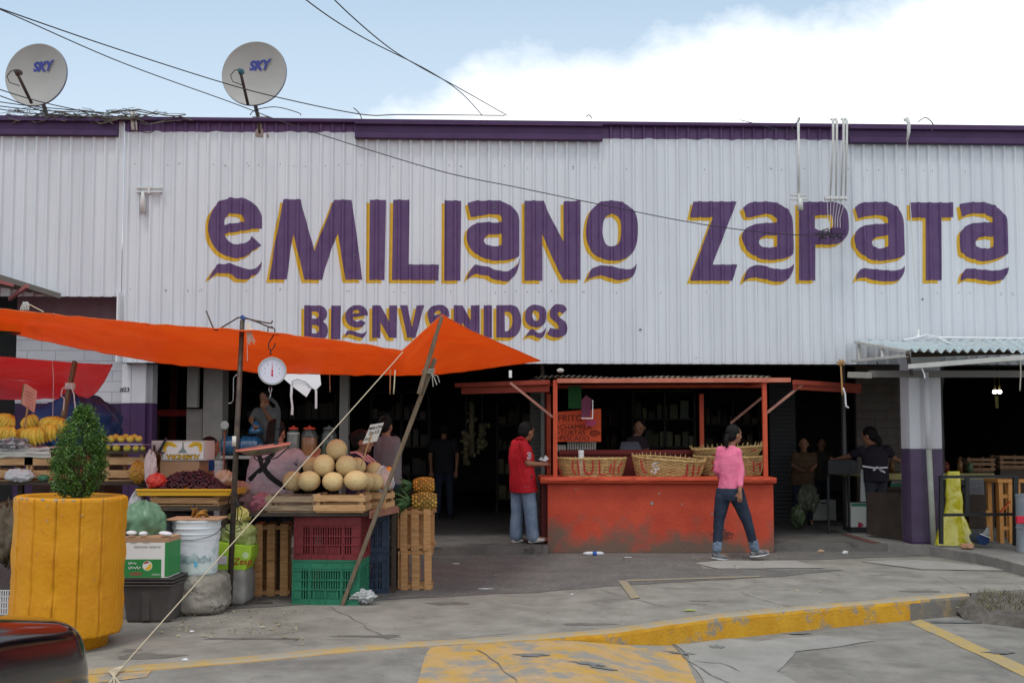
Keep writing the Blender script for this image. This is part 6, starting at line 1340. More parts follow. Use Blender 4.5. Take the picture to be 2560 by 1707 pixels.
# man in the red polo shirt
Ym = 13.08; g = lambda x, y, dy=0: P(1240 + x / 4.612, 1040 + y / 4.612, Ym + dy)
redm = mat('red_polo', (.42, .008, .016), (.50, .012, .022), scale=5, rough=.75, bump=.002, bscale=60)
J = dict(head=g(350, 180), face=V((.75, .62, -.12)), neck=g(305, 262), shL=g(235, 320, .15), shR=g(318, 335, -.13), elL=g(330, 560, .22), elR=g(372, 545, -.20), wrL=g(520, 545, .12), wrR=g(520, 555, -.12), hdL=V((1, .1, .05)), hdR=V((1, .2, .08)), hsL=V((0, 1, .3)), hsR=V((0, 1, .3)), pel=g(315, 800),
    hpL=g(255, 850, .06), hpR=g(370, 850, -.07), knL=g(245, 1110, .07), knR=g(400, 1110, -.08), anL=g(232, 1385, .08), anR=g(425, 1390, -.08), toL=g(318, 1425, .12), toR=g(575, 1420, -.10))
man = person('man in a red polo shirt and faded jeans at the left of the kiosk', (g(320, 1440).x, Ym, FZ), J, (.85, .5, 0), hw=.232, cloth=dict(top=redm, bottom=denim, shoe=mat('white_shoe', (.62, .60, .56), rough=.5), sole=M['black'], topname='polo_shirt', kr=.082, ar=.080, cut=.95), sleeves=.72, k=1.12, hem=-.09, curl=.9, headk=1.12, vox=.011)
put_text('sleeve_number', '3', .115, g(384, 460, -.235), (1, .12, 0), (0, 0, 1), M['cloth'], man, off=.0, bold=.006); put_text('sleeve_number', '3', .105, g(385, 460, -.238), (1, .12, 0), (0, 0, 1), mat('navy_ink', (.05, .03, .15), rough=.7), man, off=.0, bold=-.001)
mb = MB(); mb.tube([g(318, 278, -.14), g(345, 300, -.15), g(368, 335, -.14)], .005, 6); mb.build('collar_stripe', M['cloth'], man); mb = MB(); mb.box(g(385, 735, -.17), (.075, .04, .14), Matrix.Rotation(.12, 3, 'Y')); mb.build('phone_pouch', M['black'], man, bevel=.015)
mb = MB(); mb.tube([g(165, 262 + 0 * i, 0) for i in range(0)] or [g(240, 262, .02), g(300, 250, -.08), g(352, 285, -.04)], [.022, .024, .018], 10); mb.build('collar', redm, man, smooth=True)
t = thing('folded_papers', g(560, 490, -.03), 'white folded papers held in the hand of the man in red', 'papers'); mb = MB(); mb.prism([g(490, 500, -.05), g(520, 470, -.05), g(545, 490, -.05), g(570, 450, -.02), g(610, 490, -.02), g(570, 520, -.06)], (0, .01, 0)); mb.build('sheets', M['cloth'], t)
# woman in the pink blouse
Yw = 12.1; g = lambda x, y, dy=0: P(1740 + x / 4.127, 1040 + y / 4.127, Yw + dy)
pink = mat('pink_blouse', (.66, .13, .24), (.74, .19, .31), scale=5, rough=.75, bump=.006, bscale=14, bstretch=(1, 1, 2.2))
J = dict(head=g(391, 192), face=V((.88, .45, .0)), neck=g(352, 300), shL=g(250, 352, .03), shR=g(432, 372, -.05), elL=g(215, 560, .05), elR=g(462, 570, -.10), wrL=g(300, 700, .25), wrR=g(452, 782, -.17), hdR=V((-.05, 0, -1)), hsR=V((.75, -.5, 0)), pel=g(352, 800),
    hpL=g(275, 840, .02), hpR=g(430, 840, -.02), knL=g(235, 1085, .03), knR=g(530, 1085, -.02), anL=g(215, 1390, .0), anR=g(610, 1375, .0), toL=g(320, 1455, .06), toR=g(742, 1398, .02))
wom = person('woman in a pink blouse and rolled dark jeans walking past the orange counter', (g(400, 1470).x, Yw, 0), J, (.45, .85, 0), hw=.155, cloth=dict(top=pink, bottom=dden, shoe=mat('dark_sneaker', (.06, .06, .065), (.25, .25, .26), scale=14, rough=.5), topname='blouse', kr=.074, ar=.060, cut=.78, tilt=1, hipk=1.24), sex='f', sleeves=1.68, k=.92, hem=-.01 + .03, hair='tail', wr=.009, curl=.35, headk=1.04, vox=.010)
for a_, b_ in ((J['knL'], J['anL']), (J['knR'], J['anR'])):
    mb = MB(); c0 = a_.lerp(b_, .74); c1 = a_.lerp(b_, .93); limb(mb, [c0, c1], [.060, .062]); flesh(mb, 'rolled_cuff', mat('cuff_denim', (.10, .14, .20), (.16, .21, .28), scale=12, rough=.85), wom, .010, 2, .006, (14, 14, 22))
# ================================================================== MORE PEOPLE
def upper(lb, Y, g, head, neck, shl, shr, ell, elr, wrl, wrr, pel, f, face, top, hw, hair, nm='shirt', sleeves=.6, k=1, headk=1, hem=-.1, wr=.009, vox=.0155, bottom=None, base=None, curl=.6, low=False, legs=None, shoe=None, eyes=1, skin=None):
    J = dict(head=g(*head), neck=g(*neck), shL=g(*shl), shR=g(*shr), elL=g(*ell), elR=g(*elr), wrL=g(*wrl), wrR=g(*wrr), pel=g(*pel), face=V(face)); fl = 0 if base is None else base
    fv = V(f).normalized(); sd = fv.cross(V((0, 0, 1))).normalized(); p = J['pel']; H = p.z - fl
    J.update(hpL=p - sd * .09 - V((0, 0, .05)), hpR=p + sd * .09 - V((0, 0, .05)))
    for s_, q in (('L', -1), ('R', 1)): J['kn' + s_] = V((p.x, p.y, fl + H * .52)) + sd * q * .10 + fv * .03; J['an' + s_] = V((p.x, p.y, fl + .085)) + sd * q * .11; J['to' + s_] = V((p.x, p.y, fl + .035)) + sd * q * .12 + fv * .17
    c_ = dict(top=top, topname=nm, bottom=bottom or dden, shoe=shoe or M['black'], sole=M['black'], eyes=eyes)
    if skin: c_['skin'] = skin
    return person(lb, (p.x, p.y, fl), J, fv, hw=hw, cloth=c_, sleeves=sleeves, k=k, headk=headk, hem=hem, hair=hair, vox=vox, wr=wr, curl=curl, low=True), J
z6 = lambda Y: (lambda x, y, dy=0: P(560 + x / 5.345, 1040 + y / 5.345, Y + dy))
rose = mat('greyed_rose_shirt', (.31, .24, .27), (.40, .32, .35), scale=4, rough=.9, bump=.02, bscale=5, bstretch=(.5, .5, 3.5))
g = z6(9.75)
ven, J = upper('heavy woman vendor seen from behind in a rose T-shirt with crossed black straps', 9.75, g, (700, 215, .08), (740, 400, .04), (480, 480, .0), (935, 530, .0), (440, 700, .25), (1120, 650, .02), (560, 640, .4), (1190, 560, .10), (560, 1130), (.12, 1, 0), (.3, .95, -.2), rose, .275, 'long', 'tshirt', .55, 1.2, 1.08, -.12, .02, .014, dden, 0)
def strap(pts, w_, par, m, th=.010, nm='apron_strap', up_=(0, 1, 0)):
    mb = MB()
    for a_, b_ in zip(pts, pts[1:]): mb.bar(a_, b_ + (b_ - a_) * .06, w_, th, up_)
    return mb.build(nm, m, par)
Yf = 9.75 - .25
def onto(x, y):                          # point on the back of the shirt: ray from the camera to the shirt surface
    o = [c for c in ven.children if c.name.startswith('tshirt')][0]; r = ray(560 + x / 5.345, 1040 + y / 5.345).normalized(); q = V((0, 0, CH)) - V(ven.location)
    ok, loc, n_, _ = o.ray_cast(q, r)
    return (loc + V(ven.location) - r * .006) if ok else g(x, y, -.2)
bpy.context.view_layer.update()
blk = mat('black_webbing', (.012, .012, .014), rough=.8)
strap([onto(*p) for p in ((475, 500), (490, 580), (510, 650), (545, 710), (600, 790), (670, 850), (750, 905), (830, 950))], .052, ven, blk)
strap([onto(*p) for p in ((640, 520), (590, 600), (540, 670), (480, 725), (410, 785), (345, 850))], .048, ven, blk)
bag(662, 1258, 9.3, (.14, .08, .09), (.50, .16, .22), (.62, .3, .36), 'crumpled pink plastic bag hanging behind the vendor beside the grey crate', amp=.35, fr=2.8)
g = z6(10.5)
navyw = mat('navy_apron', (.02, .022, .06), rough=.85)
v2, J2 = upper('smiling woman in a navy apron with pink trim facing right behind the melons', 10.5, g, (1850, 345), (1810, 500), (1740, 560, .1), (1870, 590, -.12), (1760, 800, .15), (1960, 760, -.15), (1900, 840, .0), (2120, 800, -.1), (1790, 1090), (.95, .1, 0), (.98, -.15, 0), navyw, .19, 'bun', 'apron_top', .7, 1.0, 1.12, -.1, .005, .012, dden, 0)
pt = mat('pale_pink_trim', (.72, .36, .38), rough=.8)
mb = MB(); mb.tube([g(1690, 490, -.14), g(1760, 480, -.17), g(1830, 520, -.2), g(1900, 590, -.22), g(1960, 620, -.22)], .013, 6); mb.tube([g(1880, 520, -.2), g(1950, 590, -.24), g(2040, 660, -.24)], .010, 6); mb.tube([g(1915, 515, -.2), g(1990, 580, -.24), g(2060, 650, -.24)], .008, 6); mb.build('apron_trim', pt, v2)
g = z6(11.6)
upper('dim person in a grey top standing behind the vendors beside the leaning pole', 11.6, g, (2160, 130), (2165, 260), (2080, 340), (2290, 330), (2060, 560), (2310, 560), (2090, 700, -.1), (2280, 700), (2190, 800), (.4, .9, 0), (.4, .9, 0), mat('grey_top', (.16, .155, .17), rough=.9), .19, 'short', base=FZ)
g5 = lambda Y: (lambda x, y, dy=0: P(360 + x / 5.225, 900 + y / 5.225, Y + dy))
g = g5(10.9)
upper('boy with short black hair in a blue shirt behind the banana carton', 10.9, g, (868, 1140), (830, 1245), (760, 1310, .1), (850, 1320, -.1), (740, 1480, .1), (880, 1480, -.1), (800, 1560), (920, 1560), (810, 1620), (.9, .35, 0), (.92, .3, -.1), mat('blue_shirt', (.01, .055, .22), rough=.8), .14, 'short', base=0, k=.85, headk=1.0)
g7 = lambda Y: (lambda x, y, dy=0: P(2060 + x / 3.733, 980 + y / 3.733, Y + dy))
g = g7(14.4)
wa, Ja = upper('woman in dark clothes seen from behind with a white apron bow at her waist', 14.4, g, (425, 410), (465, 480), (350, 545), (590, 530), (235, 600, .15), (645, 610, .05), (130, 620, .35), (700, 640, .4), (480, 760), (-.2, 1, 0), (-.65, .7, -.3), mat('black_tee', (.018, .014, .022), rough=.9), .21, 'long', 'tshirt', .6, 1.1, 1.15, -.12, .006, .013, mat('charcoal_trousers', (.03, .032, .04), rough=.9), FZ)
mb = MB(); yb = -.17
for a_, b_ in (((360, 690), (480, 708)), ((480, 708), (592, 702)), ((500, 700), (460, 730)), ((490, 700), (570, 750)), ((500, 705), (540, 740))): mb.bar(g(a_[0], a_[1], yb), g(b_[0], b_[1], yb), .022, .012, (0, 1, 0))
mb.ball(g(495, 704, yb), (.028, .02, .018), 10, 6); mb.build('apron_bow', M['cloth'], wa)
mb = MB(); mb.grid(lambda u, v: g(345 + 30 * u - 5 * v + 30 * v * u, 720 + 300 * v, -.12 + .1 * u), 4, 8); mb.build('apron_edge', mat('dim_white_cloth', (.35, .36, .37), rough=.9), wa, solid=.004)
g = lambda x, y, dy=0: P(1380 + x / 6.534, 960 + y / 6.534, 14.6 + dy)
wk, Jk = upper('woman cook in a grey apron standing in the dim inside of the kiosk', 14.6, g, (1430, 700), (1370, 830), (1270, 930), (1500, 920), (1240, 1080, -.1), (1560, 1080), (1400, 1130, -.3), (1450, 1100, -.3), (1350, 1340), (.3, -.95, 0), (-.3, -.9, -.3), mat('dark_plum_top', (.03, .018, .025), rough=.9), .19, 'bun', base=FZ, headk=1.1)
mb = MB(); mb.loft([(g(1270, 940, -.16), V((.13, 0, 0)), V((0, .05, 0))), (g(1290, 1150, -.2), V((.2, 0, 0)), V((0, .06, 0))), (g(1290, 1330, -.2), V((.2, 0, 0)), V((0, .06, 0)))], 16); mb.build('apron', mat('dim_grey_apron', (.12, .12, .15), rough=.9), wk, smooth=True)
g = lambda x, y, dy=0: P(1560 + x / 3.919, 880 + y / 3.919, 16.0 + dy)
upper('dim person in a brown striped sweater right of the kiosk', 16.0, g, (1760, 900), (1760, 970), (1680, 1010), (1850, 1010), (1660, 1110), (1870, 1110), (1720, 1150, -.2), (1830, 1150, -.2), (1750, 1250), (-.2, -1, 0), (-.3, -1, 0), mat('brown_sweater', (.07, .04, .025), (.11, .065, .035), scale=3, stretch=(1, 1, 12), rough=.9), .20, 'short', base=FZ)
upper('faint person standing in the shadow at the right edge of the kiosk', 17.5, lambda x, y, dy=0: P(1560 + x / 3.919, 880 + y / 3.919, 17.5 + dy), (1930, 900), (1930, 960), (1860, 1000), (2000, 1000), (1850, 1090), (2010, 1090), (1880, 1150), (1990, 1150), (1930, 1200), (0, -1, 0), (0, -1, 0), mat('olive_top', (.05, .05, .04), rough=.9), .2, 'short', base=FZ)
for px, Y, lb in ((1110, 17, 'dark figure walking into the hall, left of the hanging garlands'), (965, 18, 'distant figure behind the leaning pole deep in the hall')):
    g = lambda x, y, dy=0: V(((px - 1280) / F * Y + x, Y + dy, FZ + y))
    upper(lb, Y, g, (0, 1.58), (0, 1.42), (-.18, 1.36), (.18, 1.36), (-.24, 1.1), (.24, 1.1), (-.22, .85), (.22, .85), (0, .9), (0, 1, 0), (0, 1, 0), mat('dark_jacket%d' % px if False else 'dark_jacket', (.02, .02, .024), rough=.9), .19, 'short', base=FZ, vox=.016)
g = lambda x, y, dy=0: P(520 + x / 3.265, 780 + y / 3.265, 14.2 + dy)
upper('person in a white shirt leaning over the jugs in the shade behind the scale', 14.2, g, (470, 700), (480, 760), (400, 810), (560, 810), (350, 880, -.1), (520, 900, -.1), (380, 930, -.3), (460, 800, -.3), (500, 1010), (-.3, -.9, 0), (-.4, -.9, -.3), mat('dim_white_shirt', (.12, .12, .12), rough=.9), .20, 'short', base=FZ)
# ================================================================== INSIDE THE HALL, LEFT
jar_g = mat('jar_glass', (.12, .13, .12), rough=.1, alpha=.45, spec=1)
dk = M['darkwood']
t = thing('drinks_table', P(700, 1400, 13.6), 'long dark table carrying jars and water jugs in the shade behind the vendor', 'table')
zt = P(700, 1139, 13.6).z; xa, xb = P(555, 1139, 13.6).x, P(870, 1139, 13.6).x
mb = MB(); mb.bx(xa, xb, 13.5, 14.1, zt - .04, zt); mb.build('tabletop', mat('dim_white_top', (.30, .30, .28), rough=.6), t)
for x in (xa + .05, xb - .05): mb = MB(); mb.bx(x - .03, x + .03, 13.55, 13.61, FZ, zt - .041); mb.build('leg', dk, t)
for px, r, cm, lv, lb in ((773, .115, (.70, .20, .01), .62, 'big glass jar of orange drink with a red lid behind the melons'), (733, .095, (.42, .40, .36), .8, 'glass jar of milky drink with a red lid left of the orange one'), (822, .11, (.05, .12, .03), .5, 'glass jar of green drink right of the orange one'), (683, .09, (.28, .05, .03), .6, 'glass jar of dark red drink behind the scale pan')):
    q_ = P(px, 1139, 13.75); H_ = P(px, 1066, 13.75).z - zt; t = thing('drink_jar', (q_.x, 13.75, zt), lb, 'jar', 'jars of fruit drink')
    mb = MB(); mb.lathe([(0, zt + .004), (r * .9, zt + .004), (r * .93, zt + H_ * lv), (0, zt + H_ * lv)], (q_.x, 13.75, 0), 28); mb.build('drink', mat('drink_%d' % px, cm, rough=.3), t, smooth=False)
    mb = MB(); mb.lathe([(r * .9, zt), (r, zt + .03), (r, zt + H_ * .68), (r * .8, zt + H_ * .84), (r * .62, zt + H_ * .88), (r * .62, zt + H_ * .92)], (q_.x, 13.75, 0), 28); mb.build('glass', jar_g, t, smooth=True)
    mb = MB(); mb.lathe([(0, zt + H_ * .9), (r * .74, zt + H_ * .9), (r * .76, zt + H_ * .93), (r * .66, zt + H_ * .97), (r * .18, zt + H_ * .985), (r * .16, zt + H_ * 1.03), (0, zt + H_ * 1.035)], (q_.x, 13.75, 0), 28); mb.build('lid', mat('red_lid', (.55, .05, .025), rough=.4) if px != 822 else mat('dull_lid', (.10, .10, .09), rough=.5), t, smooth=False)
jug = mat('blue_jug', (.02, .09, .20), (.04, .14, .28), rough=.15, spec=1)
for px, lb in ((580, 'large blue water jug lying on its side, left of two'), (628, 'large blue water jug lying on its side, right of two')):
    c_ = P(px, 1105, 13.95); t = thing('water_jug', (c_.x, c_.y, zt), lb, 'water jug', 'blue water jugs'); rot = Matrix.Rotation(R(90), 3, 'Y')
    mb = MB(); mb.lathe([(0, -.13), (.12, -.13), (.14, -.11), (.14, -.06), (.133, -.05), (.14, -.04), (.14, .02), (.133, .03), (.14, .04), (.14, .09), (.10, .14), (.04, .17), (.035, .2), (0, .2)], V((c_.x, c_.y, zt + .145)), 30, rot); mb.build('jug_body', jug, t, smooth=True)
c_ = P(640, 1073, 13.95); mb = MB(); mb.lathe([(0, -.06), (.11, -.06), (.10, .0), (.05, .08), (.03, .12), (0, .12)], c_, 24); tag(mb.build('blue_funnel', jug, smooth=True), 'blue conical jug top above the two lying water jugs', 'jug')
tag(MB().lathe([(0, 0), (.055, .002), (.06, .01), (.055, .02), (0, .022)], P(562, 1063, 13.3), 24, Matrix.Rotation(R(90), 3, 'X')).build('round_disc', mat('pale_disc', (.30, .31, .30), rough=.5)), 'small pale round disc on a reddish stick beside the inner pillar', 'disc')
mb = MB(); mb.bar(P(562, 1075, 13.32), P(558, 1190, 13.32), .02, .02, (0, 1, 0)); mb.build('stick', mat('reddish_stick', (.22, .06, .035), rough=.7), bpy.data.objects['round_disc'])
rope('hook_wire', [P(592, 936, 12.5), P(584, 945, 12.5), P(583, 1000, 12.5), P(578, 1008, 12.5), P(570, 1008, 12.5)], .007, 'bent steel hook hanging from the beam left of the metal pole', M['steel'], 'hook', n=4)
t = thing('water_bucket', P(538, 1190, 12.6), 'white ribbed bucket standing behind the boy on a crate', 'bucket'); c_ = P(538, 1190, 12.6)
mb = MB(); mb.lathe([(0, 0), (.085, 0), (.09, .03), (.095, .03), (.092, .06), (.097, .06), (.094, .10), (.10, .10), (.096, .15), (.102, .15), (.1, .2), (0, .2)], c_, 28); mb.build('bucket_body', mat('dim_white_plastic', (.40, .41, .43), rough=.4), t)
t2 = thing('support_stool', (c_.x, 12.6, 0), 'dark stool under the white ribbed bucket behind the boy', 'stool'); mb = MB(); mb.bx(c_.x - .14, c_.x + .14, 12.45, 12.75, c_.z - .035, c_.z - .002); mb.build('seat', dk, t2)
for sx_ in (-1, 1):
    for sy_ in (-1, 1): mb = MB(); mb.bx(c_.x + sx_ * .12 - .015, c_.x + sx_ * .12 + .015, 12.6 + sy_ * .12 - .015, 12.6 + sy_ * .12 + .015, 0, c_.z - .036); mb.build('leg', dk, t2)
t = thing('red_shelf', P(435, 1030, 14.3), 'dim red shelf board in the left bay beside the purple pillar', 'shelf'); xa, xb = P(380, 1030, 14.3).x, P(492, 1030, 14.3).x
mb = MB(); mb.bx(xa, xb, 14.3, 14.6, P(400, 1040, 14.3).z, P(400, 1024, 14.3).z); mb.build('board', mat('red_board', (.20, .012, .014), rough=.7), t)
for x in (xa + .04, xb - .05): mb = MB(); mb.bx(x - .02, x + .02, 14.4, 14.46, FZ, P(400, 1040, 14.3).z); mb.build('leg', dk, t)
mb = MB(); mb.bx(xa, P(440, 1000, 15).x, 15, 15.05, FZ, 2.9); tag(mb.build('side_partition', mat('dull_red_wall', (.10, .018, .016), rough=.8)), 'dull red partition inside the left bay', 'wall')
# stalls deep in the hall
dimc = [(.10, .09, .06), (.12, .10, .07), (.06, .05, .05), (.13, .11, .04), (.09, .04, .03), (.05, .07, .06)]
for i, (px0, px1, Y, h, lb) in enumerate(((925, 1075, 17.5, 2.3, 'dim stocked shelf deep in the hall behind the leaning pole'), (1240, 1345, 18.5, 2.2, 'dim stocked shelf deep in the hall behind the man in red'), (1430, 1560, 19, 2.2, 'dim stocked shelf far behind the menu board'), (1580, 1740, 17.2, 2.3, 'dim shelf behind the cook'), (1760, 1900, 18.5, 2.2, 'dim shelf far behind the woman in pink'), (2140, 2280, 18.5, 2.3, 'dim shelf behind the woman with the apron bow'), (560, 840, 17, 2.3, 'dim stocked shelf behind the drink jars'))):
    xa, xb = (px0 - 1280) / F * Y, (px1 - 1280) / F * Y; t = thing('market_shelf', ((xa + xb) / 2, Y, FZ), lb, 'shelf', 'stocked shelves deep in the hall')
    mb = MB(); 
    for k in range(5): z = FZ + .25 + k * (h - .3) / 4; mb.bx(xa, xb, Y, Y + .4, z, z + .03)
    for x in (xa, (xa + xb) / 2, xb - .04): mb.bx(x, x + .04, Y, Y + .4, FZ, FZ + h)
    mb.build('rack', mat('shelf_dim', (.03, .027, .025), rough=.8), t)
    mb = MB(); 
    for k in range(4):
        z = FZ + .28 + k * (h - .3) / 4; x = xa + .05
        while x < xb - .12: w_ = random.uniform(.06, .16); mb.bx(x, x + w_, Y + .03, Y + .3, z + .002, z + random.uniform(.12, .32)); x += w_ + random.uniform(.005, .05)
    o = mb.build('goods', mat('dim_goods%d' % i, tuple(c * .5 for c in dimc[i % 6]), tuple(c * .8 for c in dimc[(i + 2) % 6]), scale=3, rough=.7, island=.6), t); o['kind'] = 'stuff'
for px, py0, py1, lb in ((1180, 1010, 1140, 'hanging bunches of yellowish goods at the middle of the hall entrance'), (1205, 1060, 1120, 'lower hanging bunches of yellowish goods by the hall entrance'), (1165, 1080, 1160, 'small hanging bunches of pale goods left of the yellowish ones')):
    Y = 15.5; mb = MB()
    mb.tube([P(px, py1, Y), P(px, py0, Y)], .045, 6)
    for k in range(46): mb.ball(P(px + random.gauss(0, 5), random.uniform(py0, py1), Y + random.gauss(0, .03)), (random.uniform(.02, .045), .03, random.uniform(.02, .05)), 7, 5)
    o = mb.build('hanging_garland', mat('dim_garland', (.05, .045, .02), (.08, .07, .035), rough=.8, island=.6), smooth=True); tag(o, lb, 'hanging goods'); 
    mb = MB(); mb.tube([P(px, py0, Y), (P(px, py0, Y).x, Y, 3.0)], .006, 5); mb.build('cord', M['black'], o)
# roller shutter left of the kiosk and dark side walls
t = thing('roller_shutter', P(1345, 1200, 15.3), 'dark roller shutter between the man in red and the kiosk post', 'shutter'); mb = MB(); xa, xb = P(1325, 1100, 15.3).x, P(1356, 1100, 15.3).x
for k in range(34): mb.bx(xa, xb, 15.3 + .01 * (k % 2), 15.33, FZ + k * .07, FZ + k * .07 + .062)
mb.build('slats', mat('shutter_grey', (.10, .105, .09), rough=.5), t)
t = thing('slatted_wall', P(2000, 1100, 16.5), 'black slatted shutter right of the kiosk', 'shutter'); mb = MB(); xa, xb = P(1925, 1100, 16.6).x, P(1990, 1100, 16.6).x
for k in range(34): mb.bx(xa, xb, 16.6 + .01 * (k % 2), 16.63, FZ + k * .07, FZ + k * .07 + .062)
mb.build('slats', mat('shutter_black', (.03, .03, .032), rough=.5), t)
# ================================================================== RIGHT BAY
g = g7(14.0)
mb = MB(); 
bw = mat('bare_block_wall', (.10, .085, .075), (.14, .12, .105), scale=3, rough=.95); brickify(bw)
mb.bx(P(2140, 1000, 16.2).x, P(2290, 1000, 16.2).x, 16.2, 16.3, FZ, 2.9); tag(mb.build('block_wall', bw), 'bare concrete block wall behind the woman with the apron bow', 'wall')
t = thing('prep_table', g(480, 1200), 'worn yellow-edged table the woman with the apron bow works at', 'table'); za = P(2110, 1184, 14.7).z
xa, xb = P(2105, 1180, 14.7).x, P(2470, 1180, 14.9).x
mb = MB(); mb.bx(xa, xb, 14.72, 15.5, za - .03, za + .0); mb.bx(P(2220, 1180, 14.7).x, xb, 14.70, 14.719, za - .09, za + .005); mb.build('tabletop', mat('dim_yellow_board', (.26, .21, .07), (.32, .27, .12), rough=.7), t)
for x in (xa + .05, xa + .35, P(2260, 1180, 14.8).x, xb - .05):
    mb = MB(); mb.bx(x - .02, x + .02, 14.75, 14.79, FZ, za - .031); mb.build('leg', M['black'], t)
mb = MB(); a_, b_ = g(185, 660, .6), g(360, 745, .6); mb.bx(a_.x, b_.x, 14.72, 15.0, za, za + .2); tag(mb.build('metal_tray', mat('dull_steel', (.20, .21, .21), rough=.4, metal=.5), bevel=.01), 'dull steel tray on the table in front of the woman with the bow', 'tray')
mb = MB(); q_ = g(110, 690, .5); mb.bx(q_.x - .18, q_.x + .2, 14.3, 14.6, q_.z - .12, q_.z + .1); tag(mb.build('black_box', M['black'], bevel=.01), 'black box at the left end of the prep table', 'box')
o = bpy.data.objects['black_box']; mb = MB(); [mb.bx(q_.x + dx - .015, q_.x + dx + .015, 14.4, 14.43, FZ, q_.z - .121) for dx in (-.15, .16)]; mb.build('stand', M['black'], o)
t = thing('dark_panel', g(580, 1390), 'large dark brown board leaning in front of the woman with the apron bow', 'board'); mb = MB()
gg = lambda x, y, Y: P(2060 + x / 3.733, 980 + y / 3.733, Y)
mb.prism([gg(400, 930, 13.75), gg(755, 945, 13.2), gg(755, 1392, 13.2), gg(400, 1320, 13.75)], (0, .02, 0)); mb.build('panel', mat('dark_brown_board', (.035, .026, .020), (.055, .042, .034), scale=4, rough=.7), t)
mb = MB(); g0 = lambda x, y: G(2060 + x / 3.733, 980 + y / 3.733, FZ + .012); mb.prism([g0(165, 1322), g0(400, 1335), g0(690, 1388), g0(440, 1402)], (0, 0, -.008)); tag(mb.build('floor_mat', mat('reddish_mat', (.16, .07, .055), (.12, .06, .05), scale=4, rough=.9)), 'thin reddish mat lying on the hall floor before the dark board', 'mat')
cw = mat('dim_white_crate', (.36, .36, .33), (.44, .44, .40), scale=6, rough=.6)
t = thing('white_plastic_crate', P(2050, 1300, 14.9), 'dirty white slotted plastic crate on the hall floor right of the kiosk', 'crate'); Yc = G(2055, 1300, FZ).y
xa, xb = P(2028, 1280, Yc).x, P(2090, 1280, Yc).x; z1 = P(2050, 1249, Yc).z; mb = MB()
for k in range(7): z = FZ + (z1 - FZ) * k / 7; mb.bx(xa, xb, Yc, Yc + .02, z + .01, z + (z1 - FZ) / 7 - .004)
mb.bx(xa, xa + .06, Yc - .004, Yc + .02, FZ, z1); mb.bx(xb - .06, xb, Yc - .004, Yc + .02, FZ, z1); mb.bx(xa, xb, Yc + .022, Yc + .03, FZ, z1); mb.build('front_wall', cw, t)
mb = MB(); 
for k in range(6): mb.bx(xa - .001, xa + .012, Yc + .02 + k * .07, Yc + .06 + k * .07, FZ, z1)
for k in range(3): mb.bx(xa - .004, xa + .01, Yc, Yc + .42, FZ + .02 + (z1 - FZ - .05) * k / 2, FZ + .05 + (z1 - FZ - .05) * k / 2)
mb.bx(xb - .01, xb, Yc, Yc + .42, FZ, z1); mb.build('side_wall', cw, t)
mb = MB(); mb.bx((xa + xb) / 2 - .05, (xa + xb) / 2 + .05, Yc - .006, Yc - .002, z1 - .07, z1 - .045); mb.build('handle_slot', M['black'], t)
bag(2020, 1245, 15.6, (.16, .13, .22), (.10, .11, .07), (.2, .21, .16), 'dim net bag of greens piled behind the dirty white crate', amp=.3)
bag(1995, 1290, 15.0, (.10, .10, .16), (.07, .10, .05), (.12, .16, .08), 'dim greenish bag left of the dirty white crate', amp=.35)
mb = MB(); q_ = gg(335, 1200, 14.35); mb.bx(q_.x - .13, q_.x + .12, 14.35, 14.5, FZ + .1, FZ + .46); o = tag(mb.build('carton', mat('dim_print_white', (.38, .40, .38), rough=.6), bevel=.004), 'white carton with a printed red fruit under the prep table', 'box')
mb = MB(); mb.prism([q_ + V((.04 * math.cos(a) * (1 + .3 * math.cos(3 * a)), -.003 - 0, .04 * math.sin(a) - .06)) for a in [i * .4 for i in range(16)]], (0, -.001, 0)); mb.build('printed_fruit', mat('dim_red_print', (.25, .02, .05), rough=.6), o)
mb = MB(); mb.bx(q_.x - .125, q_.x + .115, 14.345, 14.349, FZ + .41, FZ + .455); mb.build('green_edge', mat('dim_green_print', (.03, .13, .08), rough=.6), o); mb = MB(); mb.bx(q_.x - .14, q_.x + .13, 14.33, 14.52, FZ, FZ + .098); mb.build('stand', M['black'], o)
t = thing('paper_stack', gg(660, 850, 14.9), 'small green and white boxes on the lower shelf right of the woman with the bow', 'boxes'); q_ = gg(610, 880, 14.9); mb = MB(); mb.bx(q_.x, q_.x + .3, 14.85, 15.1, q_.z, q_.z + .05); mb.build('green_box', mat('dim_teal', (.04, .16, .12), rough=.6), t); mb = MB(); mb.bx(q_.x + .02, q_.x + .2, 14.86, 15.0, q_.z + .052, q_.z + .1); mb.build('white_box', cw, t); mb = MB(); mb.bx(q_.x - .3, q_.x + .55, 14.8, 15.3, q_.z - .03, q_.z - .003); mb.build('lower_shelf', dk, t)
for k in range(9):
    q_ = P(2235 + k * 27 + random.uniform(-6, 6), 1165, 15.0 + random.uniform(-.1, .3)); q_.z = za + .002; H_ = random.uniform(.10, .22); mb = MB(); mb.lathe([(0, 0), (.04, 0), (.045, H_ * .7), (.02, H_ * .85), (.02, H_), (0, H_)], q_, 14)
    tag(mb.build('bottle', mat('dim_bottle%d' % (k % 3), ((.16, .08, .03), (.06, .10, .05), (.18, .04, .03))[k % 3], rough=.3), smooth=True), 'small dim bottle or jar among those on the prep table by the wrapped pillar', 'bottle', 'bottles on the prep table')
